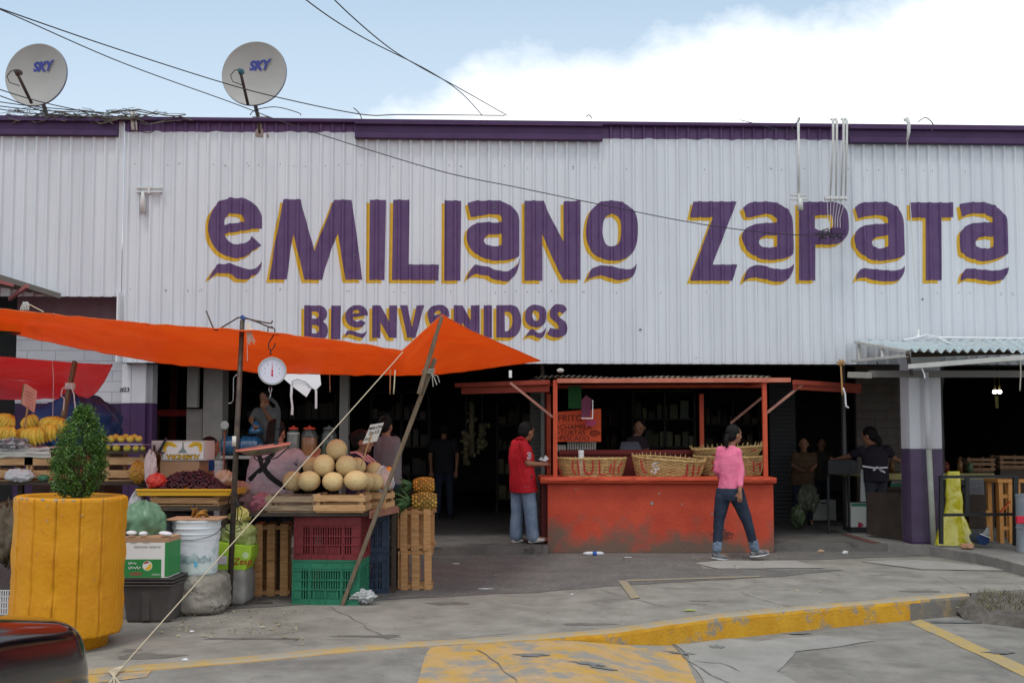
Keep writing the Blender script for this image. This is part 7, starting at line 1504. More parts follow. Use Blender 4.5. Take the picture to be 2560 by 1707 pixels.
# yellow bag, railing, stools, mop, stone
t = thing('yellow_sack', P(2380, 1380, 12.6), 'tall glossy bright yellow plastic sack leaning behind the railing', 'sack')
g8b = lambda x, y, Y=12.75: P(2260 + x / 4.9, 1100 + y / 4.9, Y)
prof2 = [(1285, 350, 850), (1240, 365, 845), (1100, 420, 815), (940, 470, 745), (850, 500, 718), (700, 512, 708), (550, 515, 695), (450, 520, 690), (380, 535, 680)]
rg = []
for y, a_, b_ in prof2: p0, p1 = g8b(a_, y), g8b(b_, y); c_ = (p0 + p1) / 2; w_ = (p1.x - p0.x) / 2; rg.append((c_, V((w_, 0, 0)), V((0, min(.16, w_ * .6), 0))))
mb = MB(); n_ = 60; vs = []
rows_ = 60
for i in range(rows_ + 1):
    u = i / rows_ * (len(rg) - 1); k = min(int(u), len(rg) - 2); f_ = u - k; c_ = rg[k][0].lerp(rg[k + 1][0], f_); w_ = rg[k][1].lerp(rg[k + 1][1], f_); d_ = rg[k][2].lerp(rg[k + 1][2], f_)
    for j in range(n_):
        a = 2 * math.pi * j / n_; p = c_ + w_ * math.cos(a) + d_ * math.sin(a); vs.append(p + (w_.normalized() * math.cos(a) + d_.normalized() * math.sin(a)) * (.011 * noise.noise(p * 8) + .005 * noise.noise(p * 24)))
mb.add(vs, [(i * n_ + j, i * n_ + (j + 1) % n_, (i + 1) * n_ + (j + 1) % n_, (i + 1) * n_ + j) for i in range(rows_) for j in range(n_)] + [tuple(range(n_)), tuple(rows_ * n_ + j for j in range(n_))])
mb.build('sack_body', mat('glossy_yellow', (.55, .48, .01), (.62, .56, .02), scale=4, rough=.12, spec=1, bump=.012, bscale=14), t, smooth=True)
t = thing('railing', P(2440, 1385, 12.6), 'low black metal railing standing on the raised platform at the right', 'railing'); YR = 12.35
pts = [(g8b(455, 450, YR), g8b(1365, 440, YR)), (g8b(455, 915, YR), g8b(1340, 905, YR))]
for a_, b_ in pts: mb = MB(); mb.bar(a_, b_, .045, .035, (0, 0, 1)); mb.build('rail', M['black'], t)
for x, y0, y1, w_ in ((455, 440, 1270, .045), (1365, 440, 1290, .06), (770, 450, 915, .05)): mb = MB(); a_, b_ = g8b(x, y0, YR + .003), g8b(x, y1, YR + .003); b_.z = max(b_.z, .128); mb.bar(b_, a_, w_, .04, (0, 1, 0)); mb.build('post', M['black'], t)
ow = mat('orange_wood', (.46, .20, .05), (.56, .27, .08), scale=5, stretch=(6, 6, 1), rough=.6)
for k_, (x0, x1, Y, lb) in enumerate(((1185, 1300, 12.9, 'tall orange wooden stool with a cross brace behind the railing'), (1400, 1520, 13.3, 'second orange wooden stool cut by the right edge of the picture'))):
    t = thing('wooden_stool', g8b(x0, 1270, Y), lb, 'stool', 'orange stools behind the railing'); top = g8b(x0, 520, Y).z; w_ = g8b(x1, 500, Y).x - g8b(x0, 500, Y).x; xx = g8b(x0, 500, Y).x
    for dx in (0, w_):
        for dy in (0, .3): mb = MB(); mb.bx(xx + dx - .026, xx + dx + .026, Y + dy, Y + dy + .05, .129, top); mb.build('leg', ow, t)
    for zf in (.25, .78): mb = MB(); mb.bx(xx + .027, xx + w_ - .027, Y + .01, Y + .04, .13 + (top - .13) * zf - .03, .13 + (top - .13) * zf + .02); mb.build('rung', ow, t)
    mb = MB(); mb.bx(xx - .05, xx + w_ + .05, Y - .02, Y + .37, top + .001, top + .045); mb.build('seat', ow, t)
mb = MB(); mb.bar(g8b(1180, 880, 12.8), g8b(1300, 750, 12.8), .012, .05, (0, 1, 0)); tag(mb.build('red_strap', mat('orange_red', (.55, .10, .03), rough=.6)), 'orange-red strip slanting across the orange stool', 'strap')
t = thing('broom', g8b(1010, 1280, 12.3), 'broom with pale bristles resting in a blue dustpan on the platform', 'broom'); mb = MB(); mb.bar(g8b(1025, 860, 12.45), g8b(1035, 1060, 12.4), .035, .03, (0, 1, 0)); mb.build('handle', ow, t)
mb = MB()
for i in range(40): a_ = g8b(1035 + random.uniform(-15, 15), 1060, 12.4); mb.tube([a_, g8b(990 + random.uniform(-60, 60), 1165 + random.uniform(-10, 15), 12.36)], .004, 4)
mb.build('bristles', mat('grey_bristle', (.32, .32, .3), rough=.9), t)
t = thing('dustpan', g8b(980, 1290, 12.3), 'dark blue dustpan with a pale edge under the broom', 'dustpan'); mb = MB(); mb.prism([g8b(890, 1190, 12.3), g8b(935, 1145, 12.3), g8b(1060, 1195, 12.3), g8b(1045, 1260, 12.3), g8b(1000, 1290, 12.3), g8b(920, 1270, 12.3)], (0, .22, 0)); mb.build('pan_body', mat('navy_plastic', (.01, .03, .10), rough=.4), t, bevel=.01); mb = MB(); mb.bar(g8b(930, 1145, 12.29), g8b(1060, 1195, 12.29), .01, .02, (0, 1, 0)); mb.build('pale_edge', M['cloth'], t)
q_ = G(2418, 1373, .128); rock((q_.x, q_.y, .128 + .025), (.075, .05, .035), 5, .25, .7, 'stone', mat('reddish_stone', (.34, .17, .10), (.42, .24, .16), rough=.9), 'small reddish stone lying at the edge of the raised platform', 'stone')
for v in bpy.data.objects['stone'].data.vertices: pass
bpy.data.objects['stone'].location.z = .129
for k, (y0, y1) in enumerate(((475, 555), (565, 660))):
    t = thing('hanging_basket', g8b(880, y1, 13.6), f'grey mesh plastic basket hanging inside the right bay, {"upper" if k == 0 else "lower"} of two', 'basket'); mb = MB()
    for i in range(13): x = 775 + k * 15 + i * (200 - k * 15) / 12; mb.bar(g8b(x, y0, 13.6), g8b(x + k * 3, y1, 13.6), .008, .008, (0, 1, 0))
    for i in range(6): y = y0 + (y1 - y0) * i / 5; mb.bar(g8b(775 + k * 15, y, 13.6), g8b(978, y, 13.6), .008, .008)
    mb.bx(g8b(775 + k * 15, y0, 13.62).x, g8b(978, y0, 13.62).x, 13.64, 13.8, g8b(0, y1, 13.6).z, g8b(0, y0 + 20, 13.6).z); mb.build('mesh_wall', mat('dim_grey_plastic', (.22, .22, .24), rough=.6), t)
t = thing('grey_drum', g8b(1470, 1300, 12.0), 'grey-blue metal drum cut by the right edge of the picture', 'drum'); c_ = P(2600, 1370, 11.9); mb = MB(); mb.lathe([(0, .128), (.26, .128), (.262, .15), (.255, .4), (.262, .42), (.255, .44), (.255, .8), (.262, .83), (0, .83)], (c_.x, c_.y, 0), 40); mb.build('drum_body', mat('grey_blue_steel', (.26, .30, .34), (.34, .38, .42), scale=3, rough=.5), t, smooth=False)
mb = MB(); mb.box((c_.x - .27, c_.y - .13, P(2550, 1300, 11.7).z), (.16, .05, .09)); mb.build('red_tag', mat('crimson', (.55, .02, .05), rough=.5), t, bevel=.01)
for k, (px, py, lb) in enumerate(((2440, 1160, 'brown wooden crate on a stack inside the right bay, left one'), (2520, 1155, 'brown wooden crate on a stack inside the right bay, right one'))):
    Y = 15.2; o = wood_crate(.42, .35, .22, 3, lb, 'dim crates in the right bay', mat('dim_brown_wood', (.15, .08, .045), (.2, .12, .07), rough=.9)); q_ = P(px, py, Y); place(o, (q_.x, Y, q_.z - .11))
    mb = MB(); mb.bx(q_.x - .2, q_.x + .2, Y - .15, Y + .15, .14, q_.z - .113); tag(mb.build('pedestal', dk), 'dark pedestal under a brown crate in the right bay, %s one' % ('left' if k == 0 else 'right'), 'pedestal')
for px, lb in ((2487, 'left of the two glowing bare bulbs in the right bay'), (2499, 'right of the two glowing bare bulbs in the right bay')):
    t = thing('bare_bulb', P(px, 979, 16.0), lb, 'light bulb', 'lit bulbs'); mb = MB(); mb.ball(P(px, 979, 16.0), .036, 14, 10); mb.build('bulb_glass', mat('lit_bulb', (1, .9, .7), glow=((1, .9, .72), 7)), t, smooth=True); mb = MB(); c_ = P(px, 979, 16.0); mb.tube([c_ + V((0, 0, .03)), c_ + V((0, 0, .1))], .018, 8); mb.tube([c_ + V((0, 0, .1)), V((c_.x, c_.y, 3.15))], .004, 5); mb.build('socket', mat('yellowish_socket', (.2, .18, .04), rough=.5), t)
tag(MB().bar(P(2491, 990, 16), P(2492, 1020, 16), .05, .02, (0, 1, 0)).build('hanging_tag', mat('yellowish_socket', (.2, .18, .04))), 'dim yellowish strip hanging under the two bulbs', 'tag')
# canopy over the right bay
g3c = lambda x, y, Y: P(2000 + x / 2.6125, 820 + y / 2.6125, Y)
t = thing('tin_canopy', g3c(900, 240, 12.8), 'lean-to canopy of pale corrugated sheet on whitish steel bars over the right bay', 'canopy'); wb = mat('dirty_white_bar', (.42, .42, .39), (.52, .52, .49), scale=9, rough=.6, c3=(.30, .20, .12), s3=5, t3=.62)
CA, CB, CC, CD = g3c(370, 88, 13.25), g3c(1900, 70, 13.35), g3c(715, 148, 11.6), g3c(1950, 150, 10.6)
mb = MB(); mb.grid(lambda u, v: CA.lerp(CB, u).lerp(CC.lerp(CD, u), v) + V((0, 0, .022 * math.sin(u * 130) + .02 * noise.noise(V((u * 9, v * 3, 0))))), 420, 10); mb.build('roof_sheet', mat('pale_blue_sheet', (.42, .50, .52), (.55, .62, .63), scale=4, rough=.5, trans=.15, c3=(.25, .27, .26), s3=4, t3=.6), t, smooth=True, solid=.003)
def cb(a_, b_, w_=.04, h_=.04, m=wb, nm='bar'):
    mb = MB(); mb.bar(a_, b_, w_, h_, (0, 0, 1)); mb.build(nm, m, t, bevel=.003)
cb(g3c(365, 92, 13.2), g3c(710, 155, 11.65)); cb(g3c(340, 215, 13.15), g3c(700, 180, 11.7)); cb(g3c(385, 100, 13.15), g3c(388, 205, 13.1), .04, .04); cb(g3c(540, 125, 12.4), g3c(540, 195, 12.35)); cb(g3c(710, 252, 11.4), g3c(1700, 175, 10.4), .05, .055)
cb(g3c(320, 305, 13.1), g3c(460, 308, 12.6), .05, .08, mat('tube_steel', (.30, .29, .26), (.4, .38, .34), rough=.5)); cb(g3c(450, 300, 12.75), g3c(1500, 300, 12.8), .06, .09, mat('dim_beam', (.20, .19, .18), rough=.7)); cb(g3c(730, 165, 12.3), g3c(1600, 140, 12.3), .05, .1, M['darkwood'])
cb(g3c(700, 160, 11.62), g3c(730, 300, 12.7), .04, .04, M['iron'])
mb = MB(); mb.tube([g3c(680, 78, 13.1), g3c(770, 60, 13.05), g3c(830, 45, 13.1), g3c(900, 60, 12.9), g3c(980, 100, 12.4)], .012, 6); mb.tube([g3c(780, 60, 13.1), g3c(1600, 70, 13.25)], .014, 6); mb.tube([g3c(770, 15, 13.18), g3c(772, 60, 13.1)], .02, 8); mb.build('conduit', M['white'], t)
for pts, m, lb in (([g3c(265, 215, 13.1), g3c(270, 300, 13.05), g3c(278, 440, 13.0)], mat('orange_twine', (.40, .22, .09), rough=.9), 'brown knotted rope hanging from the cladding right of the kiosk'), ([g3c(282, 390, 12.99), g3c(295, 430, 12.98), g3c(300, 510, 12.98), g3c(318, 520, 12.98)], M['cloth'], 'white looped cord end below the brown rope'),
    ([g3c(500, 215, 12.9), g3c(530, 290, 12.9), g3c(545, 370, 12.9)], M['black'], 'thin dark cord hanging under the canopy bars'), ([g3c(1440, 190, 11), g3c(1442, 300, 11), g3c(1436, 410, 11)], mat('grey_twine', (.33, .31, .27)), 'grey string hanging from the front canopy bar'), ([g3c(795, 262, 11.3), g3c(812, 300, 11.3), g3c(815, 330, 11.3)], M['cloth'], 'white knotted string on the front canopy bar')):
    rope('dangling_rope', pts, .012 if 'brown' in lb else .008, lb, m, n=4)
mb = MB(); q_ = g3c(265, 228, 13.1)
for i in range(9): a = i * .9; mb.tube([q_ + V((.06 * math.cos(a), -.02, .04 * math.sin(a))), q_ + V((0, -.04, 0)), q_ + V((.05 * math.cos(a + 2), -.02, .05 * math.sin(a + 2)))], .010, 5)
tag(mb.build('rope_knot', mat('orange_twine', (.40, .22, .09))), 'big brown rope knot at the lower edge of the cladding', 'rope')
# ================================================================== ROOF: dishes, cables, fittings
dg_ = mat('dish_grey', (.30, .295, .28), (.34, .335, .32), scale=2, rough=.5); rimm = mat('dish_back', (.10, .10, .19), rough=.5)
skyb = mat('logo_blue', (.045, .055, .26), rough=.5)
def dish(cx, cy, r_px, Y, feed, armb, pole, lb, m2=None):
    c_ = P(cx, cy, Y); r = r_px / S(Y); t = thing('satellite_dish', P(pole[-1][0], pole[-1][1], Y + .1), lb, 'satellite dish', 'satellite dishes on the roof edge')
    n_ = V((-.10, -1, .06)).normalized(); rot = V((0, 0, 1)).rotation_difference(n_).to_matrix(); dep = .10
    sh = lambda rr: dep * (rr / r) ** 2 - dep
    pr = [(0, sh(0))] + [(r * i / 14, sh(r * i / 14)) for i in range(1, 15)] + [(r + .008, .004), (r + .008, -.022), (r - .004, -.03)] + [(r * i / 8, sh(r * i / 8) - .014) for i in range(7, 0, -1)] + [(0, sh(0) - .014)]
    mb = MB(); mb.lathe(pr, c_, 72, rot); d_ = mb.build('reflector', dg_, t, smooth=True); 
    mb = MB(); mb.lathe([(r + .009, .004), (r + .012, -.02), (r + .0, -.034), (r - .006, -.03)], c_, 72, rot, caps=False); mb.build('rim', rimm, t, smooth=True)
    ux_ = V((1, -.16, 0)).normalized(); uy_ = n_.cross(ux_); 
    if uy_.z < 0: uy_ = -uy_
    vs, fs = glyphs('SKY', .17, .35, .010, space=1.0); bm = bmesh.new(); vv = [bm.verts.new((v.x, v.y, 0)) for v in vs]
    for f in fs:
        try: bm.faces.new([vv[i] for i in f])
        except ValueError: pass
    bmesh.ops.triangulate(bm, faces=bm.faces); bmesh.ops.subdivide_edges(bm, edges=bm.edges, cuts=2, use_grid_fill=False); mb = MB(); idx = {v: i for i, v in enumerate(bm.verts)}
    o2 = V((.025, .145))
    mb.add([c_ + ux_ * (v.co.x + o2.x) + uy_ * (v.co.y + o2.y) + n_ * (sh(math.hypot(v.co.x + o2.x, v.co.y + o2.y)) + .006) for v in bm.verts], [[idx[v] for v in f.verts] for f in bm.faces]); bm.free(); mb.build('logo', skyb, d_, smooth='raw')
    fd = P(feed[0] - 4, feed[1] + 4, Y - .45); ab = P(armb[0], armb[1], Y - .05)
    mb = MB(); mb.tube([ab, fd], .021, 10); mb.build('feed_arm', M['iron'], t, smooth=True); mb = MB(); dd = (fd - ab).normalized(); mb.tube([fd - dd * .03, fd + dd * .02, fd + V((0, .06, .03)), fd + V((0, .10, .03))], [.028, .034, .036, .030], 12); mb.build('feed_horn', m2 or M['iron'], t, smooth=True)
    mb = MB(); mb.tube([fd + V((-.01, 0, .03)), fd + V((-.08, 0, .02)), fd + V((-.13, 0, -.05)), fd + V((-.11, .03, -.12)), fd + V((0, .08, -.15))], .006, 6); mb.build('feed_cable', M['wire'], t, smooth=True)
    mb = MB(); mb.tube([P(*p, Y + (.12 if i else .16)) for i, p in enumerate(pole)], .028, 10); mb.build('mast', M['iron'], t, smooth=True)
    return t
dish(90, 187, 81, 12.95, (46, 178), (79, 258), [(105, 250), (116, 285), (128, 318)], 'round grey satellite dish at the far left of the roof edge')
t = dish(635, 184, 83, 12.98, (605, 176), (620, 262), [(638, 262), (647, 300), (650, 335)], 'round grey satellite dish on a wall bracket above the painted name', mat('teal_cap', (.05, .15, .19), rough=.5))
k = lambda x, y, Y=13.08: P(480 + x / 4.6125, 80 + y / 4.6125, Y)
br = mat('rusty_bracket', (.36, .32, .30), (.26, .17, .13), scale=14, rough=.8)
mb = MB(); mb.prism([k(690, 975), k(890, 975), k(850, 1000), k(805, 1040), k(800, 1110), k(880, 1185), k(880, 1212), k(700, 1200), k(700, 1165), k(755, 1110), k(745, 1030), k(700, 985)], (0, .05, 0)); mb.build('wall_bracket', br, t, bevel=.003)
def wire(pts, r, lb, m=None, group='overhead cables', name='overhead_cable'):
    ps = [P(*p) for p in pts]; out = []
    for i in range(len(ps) - 1):
        p0 = ps[max(0, i - 1)]; p1 = ps[i]; p2 = ps[i + 1]; p3 = ps[min(len(ps) - 1, i + 2)]
        for j in range(10):
            t_ = j / 10; out.append(.5 * ((2 * p1) + (p2 - p0) * t_ + (2 * p0 - 5 * p1 + 4 * p2 - p3) * t_ ** 2 + (3 * p1 - p0 - 3 * p2 + p3) * t_ ** 3))
    out.append(ps[-1]); mb = MB(); mb.tube(out, r, 6); return tag(mb.build(name, m or M['wire'], smooth=True), lb, 'cable', group)
wire([(-260, -70, 8), (0, 22, 9.5), (260, 112, 11), (540, 202, 12.2), (700, 245, 12.5), (903, 286, 12.8), (1010, 287, 13), (1262, 289, 13.1)], .007, 'upper cable from the top left passing in front of the right dish')
wire([(-260, -80, 8), (0, 24, 9.3), (300, 155, 11), (577, 256, 12.4), (751, 320, 12.5), (1090, 425, 12.6), (1300, 470, 12.8), (1523, 516, 12.9), (1750, 560, 13.0), (1950, 585, 13.05), (2058, 588, 13.1)], .006, 'long cable crossing in front of the painted name to the letter P')
wire([(640, -120, 6), (765, 0, 8), (900, 90, 9.5), (1067, 175, 11.5), (1150, 230, 12.6), (1205, 288, 13.1)], .006, 'cable from the top middle crossing another, ending left at the roof edge')
wire([(740, -120, 6), (836, 0, 8), (960, 110, 9.5), (1045, 165, 11.2), (1150, 222, 12.4), (1268, 289, 13.1)], .006, 'cable from the top middle crossing another, ending right at the roof edge')
for i, (a_, b_, c_) in enumerate((((-60, 205), (90, 252), (215, 280)), ((-60, 218), (60, 262), (120, 284)), ((-60, 246), (80, 266), (260, 282)), ((-60, 258), (100, 276), (300, 284)), ((-60, 262), (60, 282), (240, 296)))):
    wire([(a_[0], a_[1], 11), (b_[0], b_[1], 12.4), (c_[0], c_[1], 13.0)], .007, 'thin cable at the left edge under the left dish, %s from the top of five' % ('first', 'second', 'third', 'fourth', 'fifth')[i])
mb = MB(); random.seed(21)
for i in range(34):
    x0 = random.uniform(-40, 300); L_ = random.uniform(60, 240); y0 = random.uniform(282, 302); pts = [P(x0 + L_ * k_ / 6, y0 + random.gauss(0, 4) + (6 * math.sin(k_ + i)), 13.0 - random.uniform(0, .12)) for k_ in range(7)]
    mb.tube(pts, random.choice((.004, .006, .008)), 5)
for i in range(26):
    x0 = random.uniform(0, 390); p0 = P(x0, 284, 13.0); mb.tube([p0, p0 + V((random.uniform(-.12, .12), -.03, random.uniform(.0, .07))), p0 + V((random.uniform(-.25, .25), -.02, random.uniform(-.05, .08)))], .004, 4)
tag(mb.build('cable_tangle', mat('weathered_cable', (.07, .065, .06), (.14, .13, .10), rough=.8)), 'thick tangle of old cables lying along the roof edge at the left', 'cables', kind='stuff')
wire([(625, 288, 13.1), (640, 275, 13.05), (690, 268, 13), (745, 282, 13.05), (752, 289, 13.1)], .006, 'small cable loop arching over the roof edge beside the right dish')
wire([(328, 280, 13.02), (330, 300, 13.0), (345, 325, 12.98), (372, 333, 12.98), (388, 325, 13)], .006, 'drooping cable loop below the roof edge at the cladding seam')
wire([(325, 330, 13.1), (318, 450, 13.1), (310, 560, 13.08), (303, 700, 13.08), (302, 905, 13.1)], .005, 'thin grey cable running down the cladding seam at the left')
wire([(1850, 300, 13.1), (1920, 318, 13.1), (1985, 338, 13.1)], .005, 'thin cable stub on the purple band left of the crossarm cable')
whm = mat('old_white_pipe', (.50, .50, .48), (.6, .6, .58), scale=7, rough=.5)
def cross(px, py, w_, lb, pipe=None, bulb=None):
    Y = 13.0; t = thing('cable_crossarm', P(px, py, Y), lb, 'bracket', 'white cable crossarms on the cladding'); mb = MB()
    for dy in (-5, 5): mb.bar(P(px - w_ / 2, py + dy, Y), P(px + w_ / 2, py + dy, Y), .03, .022)
    mb.bar(P(px, py - 9, Y - .01), P(px, py + 9, Y - .01), .03, .03, (0, 1, 0)); mb.build('arm', whm, t)
    if pipe: mb = MB(); mb.tube([P(*pipe, Y + .03), P(px, py, Y + .03)], .018, 8); mb.build('down_pipe', whm, t, smooth=True)
    if bulb: mb = MB(); mb.tube([P(px + bulb[0], py + 4, Y - .02), P(px + bulb[0], py + bulb[1] * .4, Y - .02), P(px + bulb[0], py + bulb[1], Y - .02)], [.014, .034, .04], 10); mb.build('insulator', whm, t, smooth=True)
    return t
cross(373, 475, 66, 'white double crossarm with an insulator at the left part of the cladding', None, (-16, 58)); cross(1997, 493, 40, 'white double crossarm above the letter P with a pipe from the roof', (1996, 296), (4, 32))
t = thing('cable_rack', P(2085, 498, 13), 'row of white spools with several pipes coming over the roof above the letter P', 'cable rack')
for x in (2068, 2082, 2096, 2110): mb = MB(); mb.lathe([(0, -.035), (.03, -.035), (.03, -.02), (.014, -.012), (.014, .012), (.03, .02), (.03, .035), (0, .035)], P(x, 497, 13.0), 12, Matrix.Rotation(R(90), 3, 'Y')); mb.build('spool', whm, t, smooth=False)
for x0, x1 in ((2083, 2076), (2092, 2090), (2109, 2103), (2117, 2114)): mb = MB(); mb.tube([P(x0 - 6, 300, 13.1), P(x0 - 2, 297, 12.98), P(x0, 305, 12.95), P(x0, 350, 12.95), P(x1, 490, 13.0)], [.012, .018, .018, .016, .011], 8); mb.build('pipe', whm, t, smooth=True)
mb = MB()
for i in range(6): mb.tube([P(2068 + i * 9, 500, 13.0), P(2070 + i * 6, 545, 13.05), P(2066 + i * 7, 580, 13.05)], .004, 5)
mb.build('thin_cable', whm, t)
mb = MB()
for i in range(16): p0 = P(2076 + random.gauss(0, 14), 590 + random.gauss(0, 5), 13.02); mb.tube([p0, p0 + V((random.uniform(-.08, .08), -.03, random.uniform(-.04, .05))), p0 + V((random.uniform(-.12, .12), -.02, random.uniform(-.04, .04)))], .009, 5)
tag(mb.build('splice_tangle', M['black']), 'black knot of spliced cables over the letter P', 'cables')
mb = MB(); mb.box(P(2096, 578, 13.06), (.2, .06, .09)); tag(mb.build('junction_box', M['purple'], bevel=.006), 'small purple-painted junction box above the black cable knot', 'box')
t = thing('roof_pipe', P(2272, 340, 13.05), 'white pipe stub bent over the roof edge above the letter T', 'pipe'); mb = MB(); mb.tube([P(2262, 300, 13.12), P(2268, 298, 12.98), P(2272, 310, 12.95), P(2272, 330, 12.95), P(2268, 352, 12.98)], [.02, .028, .024, .022, .016], 10); mb.build('pipe', whm, t, smooth=True)
mb = MB(); mb.tube([P(2268, 350, 13.0), P(2275, 500, 13.08), P(2283, 640, 13.08), P(2295, 835, 13.1)], .006, 5); mb.build('thin_cable', whm, t)
t = thing('seam_pipe', P(334, 340, 13.05), 'short whitish pipe standing at the cladding seam on the roof edge', 'pipe'); mb = MB(); mb.tube([P(330, 276, 13.0), P(333, 325, 13.0)], .03, 8); mb.tube([P(338, 278, 12.98), P(342, 326, 12.98)], .012, 8); mb.build('pipe', whm, t, smooth=True)
for pts, lb in (([(884, 270, 12.95), (899, 285, 12.95), (908, 310, 12.95)], 'bent rod sticking up at the left end of the middle fascia'), ([(2295, 306, 13), (2308, 296, 13), (2320, 297, 13), (2333, 312, 13), (2330, 328, 13)], 'curled wire on the roof edge at the right'), ([(1465, 292, 13), (1473, 288, 13), (1480, 297, 13)], 'tiny wire loop at the right end of the middle fascia'), ([(1990, 330, 12.97), (1980, 320, 12.96), (1998, 300, 12.95), (1997, 294, 12.95)], 'twisted grey cord around the pipe of the crossarm')):
    wire(pts, .007, lb, group=None, name='bent_wire')
for px, py, Y, pts in ((1365, 935, 13.0, None),):
    mb = MB(); mb.bx(P(1276, 0, 12.95).x - .02, P(1276, 0, 12.95).x + .02, 12.93, 12.98, P(0, 944, 12.95).z, P(0, 926, 12.95).z); tag(mb.build('small_fitting', M['white']), 'small white light fitting hanging under the cladding left of the kiosk', 'fitting')
    mb = MB(); mb.ball(P(1401, 926, 13.0), (.05, .03, .03), 10, 6); tag(mb.build('lamp_holder', mat('dim_white', (.42, .42, .38))), 'small whitish lamp holder above the left kiosk post', 'fitting')
# ================================================================== CAR in the foreground
cp_ = mat('car_paint', (.004, .004, .006), rough=.12, spec=.5, coat=1)
car = thing('parked_car', (-2.77, 2.3, -.035), 'glossy black car parked nose-on at the kerb, its rounded front corner in view', 'car')
XR_, XL_, YF = -1.85, -3.55, 4.5
def carsec(y):                            # half-profile heights along the car, y from rear to nose
    prof_ = [(.75, .30, .55), (.9, .62, .86), (1.3, .80, .95), (2.0, .86, .99), (3.2, .86, .99), (4.2, .80, .93), (4.75, .76, .83), (5.05, .72, .775), (5.25, .52, .58)]
    for (a, b, c), (d, e, f) in zip(prof_, prof_[1:]):
        if a <= y <= d: t_ = (y - a) / (d - a); return b + (e - b) * t_, c + (f - c) * t_
    return prof_[-1][1:]
rows_c = [.75, .82, .9, 1.1, 1.5, 2, 2.6, 3.2, 3.8, 4.3, 4.7, 4.9, 5.0, 5.08, 5.15, 5.20, 5.235, 5.25]
vs = []; n_ = 36; cxm = (XR_ + XL_) / 2
for y in rows_c:
    e = 1 if y < 4.9 else max(.35, (1 - ((y - 4.9) / .36) ** 2.4) ** .45); sh_, top = carsec(y); hwc = (XR_ - XL_) / 2 * (.93 + .07 * e) * (e ** .25)
    lo = .20 if y < 5 else .20 + (y - 5) * .3; top_ = top - .035
    for j in range(n_):
        a = 2 * math.pi * j / n_; ca, sa = math.cos(a), math.sin(a); pw = .2
        x = math.copysign(abs(ca) ** pw, ca); z = math.copysign(abs(sa) ** (.3), sa); mz = (lo + top_) / 2; hz_ = (top_ - lo) / 2
        vs.append(V((cxm + x * hwc * (1 - .05 * max(0, z)), y - .75, mz + z * hz_ - .02 * abs(x) ** 2 * max(0, z))))
m_ = len(rows_c); mb = MB(); mb.add(vs, [(i * n_ + j, i * n_ + (j + 1) % n_, (i + 1) * n_ + (j + 1) % n_, (i + 1) * n_ + j) for i in range(m_ - 1) for j in range(n_)] + [tuple(range(n_)), tuple((m_ - 1) * n_ + j for j in range(n_))])
body = mb.build('body', cp_, car, smooth=True, sub=2)
mb = MB(); cab = [(1.1, .93, .50), (1.55, 1.36, .60), (2.6, 1.40, .62), (3.35, .95, .68)]
vs = [];
for y, z, w_ in cab:
    y -= .75; vs += [(cxm - .74, y + (0 if y < 1.2 else .15), .88), (cxm - w_, y, z), (cxm + w_, y, z), (cxm + .74, y + (0 if y < 1.2 else .15), .88)]
mb.add(vs, [(i * 4 + j, i * 4 + j + 1, (i + 1) * 4 + j + 1, (i + 1) * 4 + j) for i in range(3) for j in range(3)] + [(0, 1, 2, 3), (12, 13, 14, 15)]); mb.build('cabin_glass', mat('car_glass', (.02, .025, .03), rough=.05, spec=1), car, bevel=.02)
mb = MB(); mb.add([(cxm - .6, .75, 1.375), (cxm + .6, .75, 1.375), (cxm + .62, 1.9, 1.415), (cxm - .62, 1.9, 1.415)], [(0, 1, 2, 3)]); mb.build('roof_panel', cp_, car, solid=.03, bevel=.01)
for x, y in ((XR_ - .1, .8), (XL_ + .1, .8), (XR_ - .1, 3.45), (XL_ + .1, 3.45)):
    w_ = MB().lathe([(0, -.09), (.20, -.09), (.30, -.08), (.31, 0), (.30, .08), (.20, .09), (0, .09)], (x, y, .275), 32, Matrix.Rotation(R(90), 3, 'Y')).build('wheel', M['black'], car); MB().lathe([(0, -.1), (.19, -.095), (.19, .095), (0, .1)], (x, y, .275), 20, Matrix.Rotation(R(90), 3, 'Y')).build('rim', M['steel'], w_)
for s_ in (-1, 1):
    mb = MB(); mb.ball((cxm + s_ * .55, 4.33, .48), (.16, .08, .06), 16, 10); mb.build('headlight', mat('lamp_lens', (.6, .6, .62), rough=.1, spec=1), car, smooth=True)
mb = MB(); mb.bx(cxm - .74, cxm + .74, 4.30, 4.50, .22, .36); mb.build('bumper', mat('bumper_black', (.02, .02, .022), rough=.5), car, bevel=.05)
# ================================================================== small litter
lit = [((1116, 1384), (.09, .05, .03), M['cloth'], 'crumpled white plastic scrap at the step beside the pineapple crates'), ((2113, 1384), (.035, .02, .02), M['cloth'], 'small white paper ball at the foot of the right step'), ((2052, 1381), (.04, .02, .02), mat('tan_scrap', (.45, .32, .22), rough=.9), 'tan scrap at the foot of the step right of the kiosk'),
       ((1215, 1472), (.075, .010, .004), M['cloth'], 'thin white strip lying on the stone paving'), ((1140, 1409), (.04, .02, .004), M['cloth'], 'tiny white scrap on the stone paving near the crates'), ((1570, 1393), (.05, .012, .004), M['cloth'], 'thin white scrap in front of the orange counter'),
       ((1430, 1486), (.015, .012, .006), M['cloth'], 'white pebble of paper near the edge of the stone paving'), ((462, 1651), (.02, .015, .008), M['cloth'], 'small white scrap beside the kerb line at the left'), ((480, 1579), (.018, .014, .006), M['cloth'], 'small white scrap on the pavement by the boulder'),
       ((1725, 1526), (.05, .02, .006), mat('leaf_green_pale', (.35, .42, .12), rough=.8), 'pale green leaf scrap on the pavement before the kerb')]
